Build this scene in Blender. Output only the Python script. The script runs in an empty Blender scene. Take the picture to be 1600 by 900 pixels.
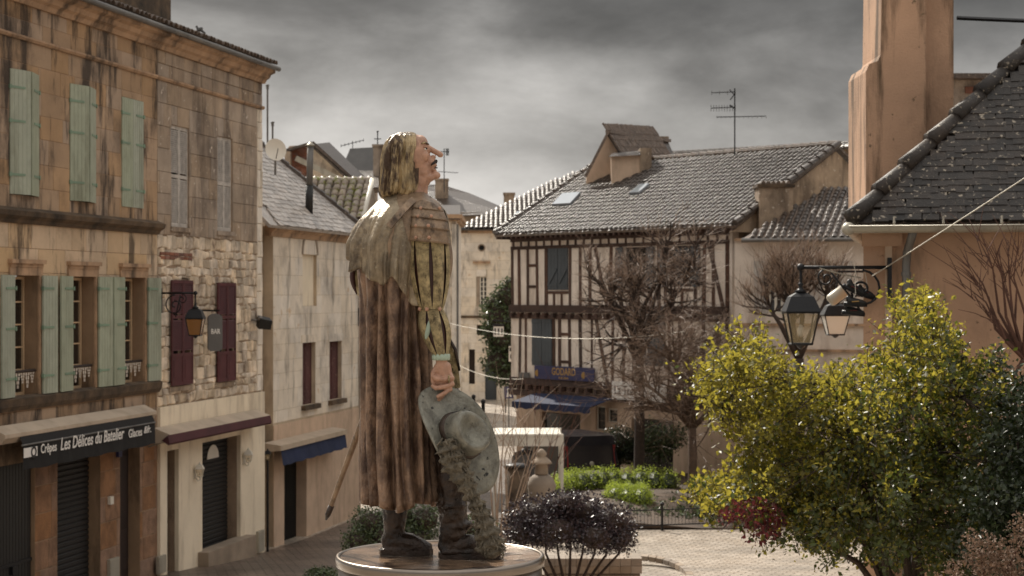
import bpy, math, random
import numpy as np
from mathutils import Vector, Matrix, noise
random.seed(11); rng = np.random.default_rng(5)
sc = bpy.context.scene
COL = sc.collection
PI = math.pi
# ------------------------------------------------------------------ camera, world, sun, exposure
F, HX, HY, E = 2800.0, 800.0, 458.0, 5.6      # focal length in photo pixels, principal column, horizon row, eye height
cd = bpy.data.cameras.new('camera'); cam = bpy.data.objects.new('camera', cd); COL.objects.link(cam)
cam.location = (0, 0, E); cam.rotation_euler = (PI/2, 0, 0)
cd.sensor_width = 36; cd.lens = F/1600*36; cd.shift_y = 8/1600
cd.clip_start = .1; cd.clip_end = 3000
cd.dof.use_dof = True; cd.dof.focus_distance = 9.2; cd.dof.aperture_fstop = 7.0
sc.camera = cam
SUN_DIR = Vector((-.34, .69, .64)).normalized()
sl = bpy.data.lights.new('sun', 'SUN'); sl.energy = 5.0; sl.angle = math.radians(1.2); sl.color = (1, .93, .82)
so = bpy.data.objects.new('sun', sl); COL.objects.link(so); so.rotation_euler = SUN_DIR.to_track_quat('Z', 'Y').to_euler()
so.location = (-30, 60, 60)
w = bpy.data.worlds.new('World'); sc.world = w; w.use_nodes = True
nt = w.node_tree; N = nt.nodes; L = nt.links; N.clear()
def nd(t, **k):
    n = N.new(t)
    for a, b in k.items(): setattr(n, a, b)
    return n
out = nd('ShaderNodeOutputWorld'); bg = nd('ShaderNodeBackground'); L.new(bg.outputs[0], out.inputs[0])
sky = nd('ShaderNodeTexSky'); sky.sky_type = 'NISHITA'; sky.sun_disc = False
sky.sun_elevation = math.asin(SUN_DIR.z); sky.sun_rotation = math.atan2(SUN_DIR.x, SUN_DIR.y); sky.dust_density = 3
tc = nd('ShaderNodeTexCoord')
mp = nd('ShaderNodeMapping'); mp.inputs['Scale'].default_value = (1, 1, 2.2); mp.inputs['Location'].default_value = (-2.054, -2.684, .51)
L.new(tc.outputs['Generated'], mp.inputs[0])
n1 = nd('ShaderNodeTexNoise'); n1.inputs['Scale'].default_value = 2.6; n1.inputs['Detail'].default_value = 3; n1.inputs['Roughness'].default_value = .5
n2 = nd('ShaderNodeTexNoise'); n2.inputs['Scale'].default_value = 7.5; n2.inputs['Detail'].default_value = 9; n2.inputs['Roughness'].default_value = .58
n2.inputs['Distortion'].default_value = .25
L.new(mp.outputs[0], n1.inputs[0]); L.new(mp.outputs[0], n2.inputs[0])
sep = nd('ShaderNodeSeparateXYZ'); L.new(tc.outputs['Generated'], sep.inputs[0])
def mth(op, a_, b_):
    m_ = nd('ShaderNodeMath', operation=op)
    for i_, v_ in ((0, a_), (1, b_)):
        if isinstance(v_, (int, float)): m_.inputs[i_].default_value = v_
        else: L.new(v_, m_.inputs[i_])
    return m_.outputs[0]
# height above the horizon, warped so that the low cloud bank has a ragged edge
hgt = mth('ADD', sep.outputs[2], mth('MULTIPLY', mth('SUBTRACT', n1.outputs[0], .5), .26))
hgt = mth('ADD', hgt, mth('MULTIPLY', mth('SUBTRACT', n2.outputs[0], .5), .13))
rp = nd('ShaderNodeValToRGB'); e = rp.color_ramp.elements
e[0].position = 0; e[0].color = (.58, .56, .53, 1); e[1].position = 1; e[1].color = (1.1, 1.06, 1.0, 1)
for p_, v_ in ((.05, .68), (.09, .58), (.135, .36), (.18, .16), (.225, .075), (.28, .2), (.42, .7), (.6, 1.0)):
    q = e.new(p_); q.color = (v_, v_*.965, v_*.92, 1)
L.new(hgt, rp.inputs[0])
mul = nd('ShaderNodeMix'); mul.data_type = 'RGBA'; mul.blend_type = 'MULTIPLY'; mul.inputs[0].default_value = 1
L.new(sky.outputs[0], mul.inputs[6]); mul.inputs[7].default_value = (.1, .1, .1, 1)
cm = nd('ShaderNodeMix'); cm.data_type = 'RGBA'; cm.inputs[0].default_value = .955
L.new(mul.outputs[2], cm.inputs[6]); L.new(rp.outputs[0], cm.inputs[7])
tx = nd('ShaderNodeMix'); tx.data_type = 'RGBA'; tx.blend_type = 'MULTIPLY'; tx.inputs[0].default_value = 1
n3 = nd('ShaderNodeTexNoise'); n3.inputs['Scale'].default_value = 9; n3.inputs['Detail'].default_value = 10; n3.inputs['Roughness'].default_value = .55; L.new(mp.outputs[0], n3.inputs[0])
r3 = nd('ShaderNodeMapRange'); r3.inputs[1].default_value = .3; r3.inputs[2].default_value = .7; r3.inputs[3].default_value = .72; r3.inputs[4].default_value = 1.3; L.new(n3.outputs[0], r3.inputs[0])
L.new(cm.outputs[2], tx.inputs[6]); L.new(r3.outputs[0], tx.inputs[7]); L.new(tx.outputs[2], bg.inputs[0])
bg.inputs[1].default_value = .86
sc.view_settings.view_transform = 'Standard'; sc.view_settings.look = 'None'
sc.view_settings.exposure = .2; sc.view_settings.gamma = 1.0; sc.view_settings.use_curve_mapping = False

# ------------------------------------------------------------------ helpers
WLOC = {}
def tag(o, label=None, cat=None, group=None, kind=None):
    if label: o['label'] = label
    if cat: o['category'] = cat
    if group: o['group'] = group
    if kind: o['kind'] = kind
    return o
def empty(name, loc, label=None, cat=None, group=None):
    o = bpy.data.objects.new(name, None); COL.objects.link(o); o.empty_display_size = .2
    o.location = loc; WLOC[o.name] = Vector(loc)
    return tag(o, label, cat, group)
def P(px, py, Y):
    return Vector(((px-HX)*Y/F, Y, E-(py-HY)*Y/F))
def link_mesh(name, me, mat, parent=None, loc=None):
    o = bpy.data.objects.new(name, me); COL.objects.link(o)
    if mat is not None and not me.materials: me.materials.append(mat)
    loc = Vector(loc) if loc is not None else Vector((0, 0, 0))
    WLOC[o.name] = loc.copy()
    if parent is not None:
        o.parent = parent; o.location = loc - WLOC[parent.name]
    else: o.location = loc
    return o
def mk(name, verts, faces, mat, parent=None, smooth=False):
    v = np.asarray(verts, dtype=float).reshape(-1, 3)
    c = (v.min(0)+v.max(0))/2; c[2] = v[:, 2].min() if parent is None else c[2]
    me = bpy.data.meshes.new(name); me.from_pydata((v-c).tolist(), [], [tuple(f) for f in faces]); me.update()
    if smooth: me.polygons.foreach_set('use_smooth', [True]*len(me.polygons))
    return link_mesh(name, me, mat, parent, c)
class MB:
    def __init__(s): s.v = []; s.f = []
    def add(s, vs, fs):
        b = len(s.v); s.v.extend([tuple(x) for x in vs]); s.f.extend([tuple(i+b for i in f) for f in fs]); return s
    def box8(s, p):   # bottom 4 ccw, top 4
        return s.add(p, [(3, 2, 1, 0), (4, 5, 6, 7), (0, 1, 5, 4), (1, 2, 6, 5), (2, 3, 7, 6), (3, 0, 4, 7)])
    def box(s, x0, x1, y0, y1, z0, z1):
        return s.box8([(x0, y0, z0), (x1, y0, z0), (x1, y1, z0), (x0, y1, z0), (x0, y0, z1), (x1, y0, z1), (x1, y1, z1), (x0, y1, z1)])
    def wbox(s, W, u0, u1, o0, o1, z0, z1):
        return s.box8([W.pt(u0, o1, z0), W.pt(u1, o1, z0), W.pt(u1, o0, z0), W.pt(u0, o0, z0), W.pt(u0, o1, z1), W.pt(u1, o1, z1), W.pt(u1, o0, z1), W.pt(u0, o0, z1)])
    def bar(s, a, b, w_, h_, up=(0, 0, 1)):
        a = Vector(a); b = Vector(b); d = (b-a).normalized(); x = d.cross(Vector(up))
        if x.length < 1e-4: x = d.cross(Vector((1, 0, 0)))
        x.normalize(); y = x.cross(d); x = x*w_/2; y = y*h_/2
        return s.box8([a-x-y, a+x-y, b+x-y, b-x-y, a-x+y, a+x+y, b+x+y, b-x+y])
    def tube(s, pts, r, n=8, cap=True):
        pts = [Vector(p) for p in pts]; m = len(pts)
        rs = r if hasattr(r, '__len__') else [r]*m
        t0 = (pts[1]-pts[0]).normalized()
        x = t0.cross(Vector((0, 0, 1)))
        if x.length < .05: x = t0.cross(Vector((1, 0, 0)))
        x.normalize(); b = len(s.v)
        for i in range(m):
            t = (pts[min(i+1, m-1)]-pts[max(i-1, 0)]).normalized()
            x = x-t*x.dot(t)
            x = x.normalized() if x.length > 1e-6 else t.orthogonal().normalized()
            y = t.cross(x)
            for k in range(n):
                a = 2*PI*k/n; s.v.append(tuple(pts[i]+(x*math.cos(a)+y*math.sin(a))*rs[i]))
        for i in range(m-1):
            for k in range(n):
                k2 = (k+1) % n; s.f.append((b+i*n+k, b+i*n+k2, b+(i+1)*n+k2, b+(i+1)*n+k))
        if cap:
            s.f.append(tuple(b+k for k in range(n))[::-1]); s.f.append(tuple(b+(m-1)*n+k for k in range(n)))
        return s
    def lathe(s, c, prof, n=24, sx=1, sy=1):
        b = len(s.v); c = Vector(c); m = len(prof)
        for r, z in prof:
            for k in range(n):
                a = 2*PI*k/n; s.v.append((c.x+r*sx*math.cos(a), c.y+r*sy*math.sin(a), c.z+z))
        for i in range(m-1):
            for k in range(n):
                k2 = (k+1) % n; s.f.append((b+i*n+k, b+i*n+k2, b+(i+1)*n+k2, b+(i+1)*n+k))
        s.f.append(tuple(b+k for k in range(n))[::-1]); s.f.append(tuple(b+(m-1)*n+k for k in range(n)))
        return s
    def ell(s, c, rx, ry, rz, n=14, m=9, rot=None):
        b = len(s.v); c = Vector(c)
        for i in range(m+1):
            t = PI*i/m
            for k in range(n):
                a = 2*PI*k/n; q = Vector((rx*math.sin(t)*math.cos(a), ry*math.sin(t)*math.sin(a), rz*math.cos(t)))
                if rot is not None: q = rot @ q
                s.v.append(tuple(c+q))
        for i in range(m):
            for k in range(n):
                k2 = (k+1) % n; s.f.append((b+i*n+k, b+(i+1)*n+k, b+(i+1)*n+k2, b+i*n+k2))
        return s
    def prism(s, poly, off):
        n = len(poly); off = Vector(off)
        vs = [Vector(p) for p in poly]; vs = vs+[v+off for v in vs]
        return s.add(vs, [tuple(range(n))[::-1], tuple(range(n, 2*n))]+[(i, (i+1) % n, (i+1) % n+n, i+n) for i in range(n)])
    def build(s, name, mat, parent=None, smooth=False):
        return mk(name, s.v, s.f, mat, parent, smooth)
class Wall:
    """a vertical plane in plan: u metres along, o metres out towards the viewer, z up"""
    def __init__(s, A, B):
        s.A = Vector(A[:2]); B = Vector(B[:2]); s.d = (B-s.A).normalized(); s.L = (B-s.A).length
        n = Vector((s.d.y, -s.d.x)); s.n = n if n.dot(-s.A) > 0 else -n
    def pt(s, u, o, z):
        q = s.A+s.d*u+s.n*o; return Vector((q.x, q.y, z))
    def U(s, px, o=0):
        k = (px-HX)/F; B = s.A+s.n*o
        return (k*B.y-B.x)/(s.d.x-k*s.d.y)
    def Z(s, px, py, o=0):
        q = s.A+s.n*o+s.d*s.U(px, o); return E-(py-HY)*q.y/F
def wall_px(pa, Ya, pb, Yb):
    return Wall(((pa-HX)*Ya/F, Ya), ((pb-HX)*Yb/F, Yb))
def sub_wall(W, u, o, dirv):
    r = Wall((0, 1), (1, 1)); q = W.A+W.d*u+W.n*o; r.A = q; r.d = dirv.normalized()
    n = Vector((r.d.y, -r.d.x)); r.n = n if n.dot(W.n) > 0 else -n
    return r
def rect_minus(r, holes):
    u0, u1, z0, z1 = r
    us = sorted({u0, u1, *[min(max(h[0], u0), u1) for h in holes], *[min(max(h[1], u0), u1) for h in holes]})
    zs = sorted({z0, z1, *[min(max(h[2], z0), z1) for h in holes], *[min(max(h[3], z0), z1) for h in holes]})
    res = []
    for a, b in zip(us, us[1:]):
        run = None
        for c, d in zip(zs, zs[1:]):
            mu, mz = (a+b)/2, (c+d)/2
            if any(h[0] < mu < h[1] and h[2] < mz < h[3] for h in holes):
                if run: res.append(run)
                run = None
            else: run = (a, b, run[2], d) if run else (a, b, c, d)
        if run: res.append(run)
    return res
def slab(W, parent, rect, holes, o0, o1, mat, name='wall'):
    m = MB()
    for a, b, c, d in rect_minus(rect, holes): m.wbox(W, a, b, o0, o1, c, d)
    return m.build(name, mat, parent)
def block(W, parent, u0, u1, z0, z1, o, mat, ch=.012, jit=0., name='stone_block'):
    g = .004; u0 += g; u1 -= g; z0 += g; z1 -= g
    r = lambda: random.uniform(-jit, jit)
    j = [(r(), r()) for _ in range(4)]; oo = o+random.uniform(-.5, .5)*ch*.7
    cs = [(u0, z0), (u1, z0), (u1, z1), (u0, z1)]; sg = [(1, 1), (-1, 1), (-1, -1), (1, -1)]
    v = [W.pt(a+x, o-.05, b+y) for (a, b), (x, y) in zip(cs, j)]
    v += [W.pt(a+x, oo-ch, b+y) for (a, b), (x, y) in zip(cs, j)]
    v += [W.pt(a+x+p*ch, oo+random.uniform(-.3, .3)*ch, b+y+q*ch) for (a, b), (x, y), (p, q) in zip(cs, j, sg)]
    f = [(8, 9, 10, 11)]
    for i in range(4):
        k = (i+1) % 4; f += [(i, k, k+4, i+4), (i+4, k+4, k+8, i+8)]
    return mk(name, v, f, mat, parent)
def ashlar(W, parent, u0, u1, z0, z1, ch, lmin, lmax, holes, mat, o=0., jit=.0, vary=.08, cham=.012):
    z = z0; k = 0
    nrow = max(1, round((z1-z0)/ch)); hs = [random.uniform(1-vary, 1+vary) for _ in range(nrow)]
    sc_ = (z1-z0)/sum(hs)
    for h in hs:
        h *= sc_; u = u0-random.uniform(0, lmax*.6)
        while u < u1:
            l = random.uniform(lmin, lmax); a, b = max(u, u0), min(u+l, u1)
            if b-a > .03:
                hh = [q for q in holes if q[0] < b and q[1] > a and q[2] < z+h and q[3] > z]
                for (p, q, r_, s_) in rect_minus((a, b, z, z+h), hh):
                    if q-p > .05 and s_-r_ > .05: block(W, parent, p, q, r_, s_, o, mat, cham, jit); k += 1
            u += l
        z += h
    return k
def loft(rings, name=None, mat=None, parent=None, closed=True, cap=(False, False), smooth=True):
    n = len(rings[0]); m = len(rings); v = [p for r in rings for p in r]; f = []
    for i in range(m-1):
        for k in range(n if closed else n-1):
            k2 = (k+1) % n; f.append((i*n+k, i*n+k2, (i+1)*n+k2, (i+1)*n+k))
    if cap[0]: f.append(tuple(range(n))[::-1])
    if cap[1]: f.append(tuple(range((m-1)*n, m*n)))
    if name is None: return v, f
    return mk(name, v, f, mat, parent, smooth)
def voxel(mb, name, mat, parent, vox=.006, smooth=6, disp=None):
    """join primitives of one body into a single continuous surface"""
    me = bpy.data.meshes.new(name); me.from_pydata(mb.v, [], mb.f); o = bpy.data.objects.new(name, me); COL.objects.link(o)
    r = o.modifiers.new('r', 'REMESH'); r.mode = 'VOXEL'; r.voxel_size = vox
    s = o.modifiers.new('s', 'SMOOTH'); s.iterations = smooth; s.factor = .5
    dg = bpy.context.evaluated_depsgraph_get(); dg.update()
    m2 = bpy.data.meshes.new_from_object(o.evaluated_get(dg)); bpy.data.objects.remove(o); bpy.data.meshes.remove(me)
    v = np.empty(len(m2.vertices)*3); m2.vertices.foreach_get('co', v); v = v.reshape(-1, 3)
    if disp is not None:
        nn = np.empty(len(m2.vertices)*3); m2.vertices.foreach_get('normal', nn); nn = nn.reshape(-1, 3)
        v = v+nn*np.array([disp(Vector(q)) for q in v])[:, None]
    f = [tuple(p.vertices) for p in m2.polygons]; bpy.data.meshes.remove(m2)
    return mk(name, v, f, mat, parent, True)
def text(name, s, loc, xdir, ndir, size, mat, parent, shear=0., sx=1., align='LEFT', depth=.002):
    c = bpy.data.curves.new(name, 'FONT'); c.body = s; c.size = size; c.shear = shear; c.align_x = align; c.extrude = depth; c.offset = size*.012
    c.resolution_u = 3
    o = bpy.data.objects.new(name, c); COL.objects.link(o); dg = bpy.context.evaluated_depsgraph_get(); dg.update()
    me = bpy.data.meshes.new_from_object(o.evaluated_get(dg)); bpy.data.objects.remove(o); bpy.data.curves.remove(c)
    x = Vector(xdir).normalized(); n = Vector(ndir).normalized(); y = n.cross(x)
    M = Matrix((x*sx, y, n)).transposed()
    v = np.array([list(M @ q.co+Vector(loc)) for q in me.vertices]); f = [tuple(p.vertices) for p in me.polygons]
    bpy.data.meshes.remove(me)
    return mk(name, v, f, mat, parent)

# ------------------------------------------------------------------ materials
def C(h, k=1.0):
    r = [int(h[i:i+2], 16)/255 for i in (0, 2, 4)]
    return tuple((x/12.92 if x < .04045 else ((x+.055)/1.055)**2.4)*k for x in r)+(1,)
def mat(name, col, rough=.85, var=.3, scale=1.6, dark=None, streak=0., patch=0., bump=.25, bscale=30, rnd=0., metal=0., trans=0., col2=None, spots=None, spec=.5, tcol=None, stretch=.22, srange=(.5, .66), sscale=2.2, island=0.):
    m = bpy.data.materials.new(name); m.use_nodes = True; t = m.node_tree; n = t.nodes; l = t.links
    b = n['Principled BSDF']; b.inputs['Roughness'].default_value = rough; b.inputs['Metallic'].default_value = metal
    b.inputs['Specular IOR Level'].default_value = spec
    g = n.new('ShaderNodeNewGeometry')
    def nz(sc_, det=5, mapping=None, ro=.6):
        x = n.new('ShaderNodeTexNoise'); x.inputs['Scale'].default_value = sc_; x.inputs['Detail'].default_value = det+2; x.inputs['Roughness'].default_value = ro
        if mapping:
            q = n.new('ShaderNodeMapping'); q.inputs['Scale'].default_value = mapping; l.new(g.outputs['Position'], q.inputs[0]); l.new(q.outputs[0], x.inputs[0])
        else: l.new(g.outputs['Position'], x.inputs[0])
        return x.outputs[0]
    def ramp(src, a, b_):
        r = n.new('ShaderNodeMapRange'); r.inputs[1].default_value = a; r.inputs[2].default_value = b_; l.new(src, r.inputs[0]); return r.outputs[0]
    def mix(fac, a, b_, blend='MIX'):
        x = n.new('ShaderNodeMix'); x.data_type = 'RGBA'; x.blend_type = blend
        if isinstance(fac, float): x.inputs[0].default_value = fac
        else: l.new(fac, x.inputs[0])
        for i, q in ((6, a), (7, b_)):
            if isinstance(q, tuple): x.inputs[i].default_value = q
            else: l.new(q, x.inputs[i])
        return x.outputs[2]
    lo = tuple(c*(1-var) for c in col[:3])+(1,); hi = col2 or tuple(min(1, c*(1+var)) for c in col[:3])+(1,)
    c = mix(ramp(nz(scale, 6), .3, .7), lo, hi)
    if rnd:
        oi = n.new('ShaderNodeObjectInfo'); r = n.new('ShaderNodeMapRange'); r.inputs[3].default_value = 1-rnd; r.inputs[4].default_value = 1+rnd
        l.new(oi.outputs['Random'], r.inputs[0]); hs = n.new('ShaderNodeHueSaturation'); l.new(r.outputs[0], hs.inputs['Value']); l.new(c, hs.inputs['Color'])
        s2 = n.new('ShaderNodeMapRange'); s2.inputs[3].default_value = .8; s2.inputs[4].default_value = 1.15
        fr = n.new('ShaderNodeMath'); fr.operation = 'FRACT'; mu = n.new('ShaderNodeMath'); mu.operation = 'MULTIPLY'; mu.inputs[1].default_value = 7.3
        l.new(oi.outputs['Random'], mu.inputs[0]); l.new(mu.outputs[0], fr.inputs[0]); l.new(fr.outputs[0], s2.inputs[0]); l.new(s2.outputs[0], hs.inputs['Saturation'])
        c = hs.outputs[0]
    if island:
        r = n.new('ShaderNodeMapRange'); r.inputs[3].default_value = 1-island; r.inputs[4].default_value = 1+island; l.new(g.outputs['Random Per Island'], r.inputs[0])
        hs = n.new('ShaderNodeHueSaturation'); l.new(r.outputs[0], hs.inputs['Value']); l.new(c, hs.inputs['Color']); c = hs.outputs[0]
    if dark and streak:
        f = n.new('ShaderNodeMath'); f.operation = 'MULTIPLY'; f.inputs[1].default_value = streak
        l.new(ramp(nz(sscale, 6, (1, 1, stretch), .65), *srange), f.inputs[0]); c = mix(f.outputs[0], c, dark)
    if dark and patch:
        f = n.new('ShaderNodeMath'); f.operation = 'MULTIPLY'; f.inputs[1].default_value = patch
        l.new(ramp(nz(scale*.7, 8, (1.3, 1, .8), .7), .52, .68), f.inputs[0]); c = mix(f.outputs[0], c, dark)
    if spots:
        sc_, a, b_, colr = spots; c = mix(ramp(nz(sc_, 4), a, b_), c, colr)
    l.new(c, b.inputs['Base Color'])
    if bump:
        bp = n.new('ShaderNodeBump'); bp.inputs['Strength'].default_value = bump; bp.inputs['Distance'].default_value = .02
        l.new(nz(bscale, 6), bp.inputs['Height']); l.new(bp.outputs[0], b.inputs['Normal'])
    if trans:
        ts = n.new('ShaderNodeBsdfTranslucent')
        if tcol: ts.inputs[0].default_value = tcol
        else: l.new(c, ts.inputs[0])
        ms = n.new('ShaderNodeMixShader'); ms.inputs[0].default_value = trans
        l.new(b.outputs[0], ms.inputs[1]); l.new(ts.outputs[0], ms.inputs[2]); l.new(ms.outputs[0], n['Material Output'].inputs[0])
    return m
M = {}
M['stone_a'] = mat('ochre_limestone', C('a78c70'), var=.24, scale=.8, dark=C('2c221b'), streak=.88, patch=.6, rnd=.08, bump=.5, srange=(.49, .6))
M['stone_a_mortar'] = mat('ochre_mortar', C('947a60'), var=.2, dark=C('3a2c22'), streak=.7)
M['stone_dark'] = mat('blackened_limestone', C('322a22'), var=.5, scale=2.5, col2=C('6c5843'), bump=.7)
M['cornice'] = mat('cornice_limestone', C('ae8f72'), var=.25, dark=C('2c231c'), streak=.8, patch=.6, bump=.4)
M['pillar'] = mat('orange_sandstone', C('8c6a50'), var=.35, scale=2.6, dark=C('4d3726'), patch=.7, rnd=.07, bump=.8)
M['stone_b'] = mat('grey_brown_limestone', C('a08e7b'), var=.3, scale=1.1, dark=C('43352b'), streak=.55, patch=.7, rnd=.08, bump=.8, srange=(.5, .64), spots=(9, .63, .69, C('d3c7b7')))
M['rubble'] = mat('rubble_stone', C('c9b8a2'), var=.4, scale=3., dark=C('5a4434'), patch=.8, rnd=.3, bump=.8, bscale=18)
M['mortar'] = mat('lime_mortar', C('97826d'), var=.3, dark=C('5e4a3c'), patch=.5, bump=.7)
M['brick'] = mat('red_brick', C('7e5444'), var=.3, rnd=.25, bump=.5)
M['cream'] = mat('cream_render', C('e6d8c0'), var=.1, scale=.9, dark=C('86715a'), streak=.4, patch=.15, bump=.3)
M['white_stone'] = mat('pale_limestone', C('e0d4c3'), var=.14, scale=1.5, dark=C('4d4239'), streak=.65, patch=.4, rnd=.04, bump=.5, srange=(.54, .66), spots=(2.2, .64, .72, C('c5a985')))
M['white_mortar'] = mat('pale_mortar', C('b9a78f'), var=.2, dark=C('5a4d42'), streak=.5)
M['peach'] = mat('peach_render', C('c9af97'), var=.13, dark=C('6b5a4a'), streak=.35, patch=.2, bump=.3)
M['orange'] = mat('orange_render', C('b9957a'), var=.16, scale=.8, dark=C('453629'), streak=.65, patch=.2, bump=.45, srange=(.55, .7), spots=(7, .66, .72, C('6f5745')))
M['sage'] = mat('sage_green_paint', C('9fa592'), rough=.55, var=.12, scale=3, dark=C('6c6d58'), streak=.6, patch=.3, bump=.12, rnd=.05)
M['green_iron'] = mat('green_painted_iron', C('788f7a'), rough=.5, var=.2, bump=.1)
M['grey_wood'] = mat('weathered_grey_wood', C('b8b1a9'), rough=.9, var=.25, scale=8, dark=C('6d665f'), streak=.35, bump=.3)
M['maroon'] = mat('maroon_paint', C('52262a'), rough=.6, var=.2, scale=3, dark=C('2c1416'), streak=.4, bump=.15)
M['maroon_old'] = mat('flaking_maroon_paint', C('4e2c2a'), rough=.8, var=.3, spots=(14, .6, .68, C('9b8673')), bump=.3)
M['black'] = mat('black_painted_metal', C('121110'), rough=.5, var=.25, bump=.1)
M['iron'] = mat('dark_wrought_iron', C('17171a'), rough=.45, var=.2, metal=.3, bump=.15)
M['roller'] = mat('dark_roller_slats', C('1c1918'), rough=.6, var=.2, bump=.1)
M['void'] = mat('unlit_room', C('0b0a09'), rough=1, var=.1, bump=0)
M['glass_dark'] = mat('window_glass', C('26221f'), rough=.08, var=.2, bump=0)
M['white_paint'] = mat('white_paint', C('d9d3c6'), rough=.5, var=.06, bump=.08)
M['frame_beige'] = mat('beige_window_frame', C('c4a988'), rough=.6, var=.1, bump=.1)
M['lace'] = mat('pale_lace', C('c9bfb2'), rough=.9, var=.1, bump=.1)
M['wood_dark'] = mat('dark_wood', C('2a1c16'), rough=.7, var=.3, bump=.3)
M['cassette'] = mat('beige_awning_case', C('b7a692'), rough=.6, var=.12, dark=C('7d6b58'), streak=.3, bump=.1)
M['black_cloth'] = mat('black_awning_cloth', C('141212'), rough=.85, var=.2, bump=.1)
M['maroon_cloth'] = mat('maroon_awning_cloth', C('4a2529'), rough=.85, var=.25, bump=.15)
M['blue_cloth'] = mat('navy_awning_cloth', C('1d2744'), rough=.85, var=.25, bump=.2)
M['blue_sign'] = mat('navy_sign_board', C('2a2c55'), rough=.5, var=.15, bump=.05)
M['gold'] = mat('ochre_lettering', C('b08a4c'), rough=.6, var=.1, bump=0)
M['white_print'] = mat('white_lettering', C('e4e0da'), rough=.7, var=.03, bump=0)
M['black_print'] = mat('black_lettering', C('2a2a2c'), rough=.7, var=.03, bump=0)
M['zinc'] = mat('grey_zinc', C('74716d'), rough=.5, var=.2, metal=.5, bump=.1, dark=C('46413c'), streak=.4)
M['zinc_pale'] = mat('pale_zinc_gutter', C('a8a294'), rough=.5, var=.15, metal=.3, bump=.1, dark=C('5e564c'), streak=.5)
M['tile_brown'] = mat('lichened_clay_tile', C('5c4c40'), rough=.45, var=.45, scale=6, rnd=.3, bump=.5, dark=C('29221d'), patch=.6, spots=(22, .6, .68, C('a29786')))
M['tile_sheen'] = mat('wet_sheen_tile', C('aaa29b'), rough=.22, var=.25, scale=4, rnd=.22, bump=.35, dark=C('5c534d'), patch=.4)  # pale base colour carries the sky's reflection on the wet roof
M['tile_moss'] = mat('mossy_roman_tile', C('9a8d80'), rough=.4, var=.25, scale=7, rnd=.22, bump=.4, spots=(6, .52, .6, C('74762a')))
M['tile_wet'] = mat('wet_roman_tile', C('463c35'), spec=.5, rough=.29, var=.5, scale=7, bump=.8, dark=C('261f1a'), patch=.5, spots=(12, .62, .68, C('8f857a')))
M['tile_black'] = mat('blackened_flat_tile', C('2d2621'), rough=.55, var=.5, scale=7, rnd=.4, bump=.7, spots=(15, .6, .65, C('a09483')))
M['slate'] = mat('grey_slate', C('5a5856'), rough=.5, var=.2, bump=.3)
M['skylight'] = mat('skylight_glass', C('b9c0c6'), rough=.05, var=.05, bump=0, metal=.6)
M['timber'] = mat('brown_oak_timber', C('4c372d'), rough=.85, var=.4, scale=5, rnd=.3, bump=.6)
M['infill'] = mat('lime_plaster_infill', C('e0d0bf'), var=.12, scale=1.6, rnd=.07, bump=.4, dark=C('8f7763'), streak=.45, patch=.2)
M['blue_grey'] = mat('blue_grey_shutter_paint', C('454b50'), rough=.6, var=.15, bump=.15)
M['bark'] = mat('grey_brown_bark', C('5d4b3e'), rough=.9, var=.35, scale=9, bump=.8, bscale=40)
M['bark_dark'] = mat('dark_bark', C('3b2f28'), rough=.9, var=.35, scale=9, bump=.8)
M['bark_pale'] = mat('pale_pinkish_bark', C('93806f'), rough=.8, var=.25, scale=9, bump=.4)
M['twig'] = mat('brown_twigs', C('937d6c'), rough=.6, var=.3, scale=4, bump=0)
M['twig_red'] = mat('reddish_twigs', C('5a3c30'), rough=.8, var=.3, scale=4, bump=0)
M['leaf_lime'] = mat('yellow_green_leaf', C('454819'), rough=.42, var=.5, scale=2.4, bump=0, trans=.45, tcol=C('b8aa40'), island=.5)
M['leaf_dark'] = mat('dark_glossy_leaf', C('2e3820'), rough=.34, var=.4, scale=3, bump=0, trans=.2, island=.5)
M['leaf_purple'] = mat('dark_purple_leaf', C('40363b'), rough=.32, var=.5, scale=6, bump=0, trans=.12, island=.5)
M['leaf_white'] = mat('grey_green_glossy_leaf', C('4c5838'), rough=.28, var=.4, scale=6, bump=0, trans=.2, island=.5)
M['leaf_red'] = mat('crimson_leaf', C('6a2a2e'), rough=.45, var=.4, scale=6, bump=0, trans=.35, island=.4)
M['leaf_hedge'] = mat('light_green_hedge_leaf', C('7f8c3a'), rough=.5, var=.3, scale=3, bump=0, trans=.45, tcol=C('b2c24a'), island=.4)
M['leaf_brown'] = mat('dried_brown_leaf', C('77604f'), rough=.8, var=.4, scale=6, bump=0, trans=.2)
M['soil'] = mat('garden_soil', C('4a3a2c'), var=.4, scale=3, bump=.8)
M['pave'] = None
M['steel'] = mat('brushed_stainless_steel', C('8f857b'), rough=.3, var=.12, scale=4, metal=1., bump=.05, bscale=60)
M['kerb'] = mat('kerb_stone', C('8f8172'), var=.25, rnd=.15, bump=.4)
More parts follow.
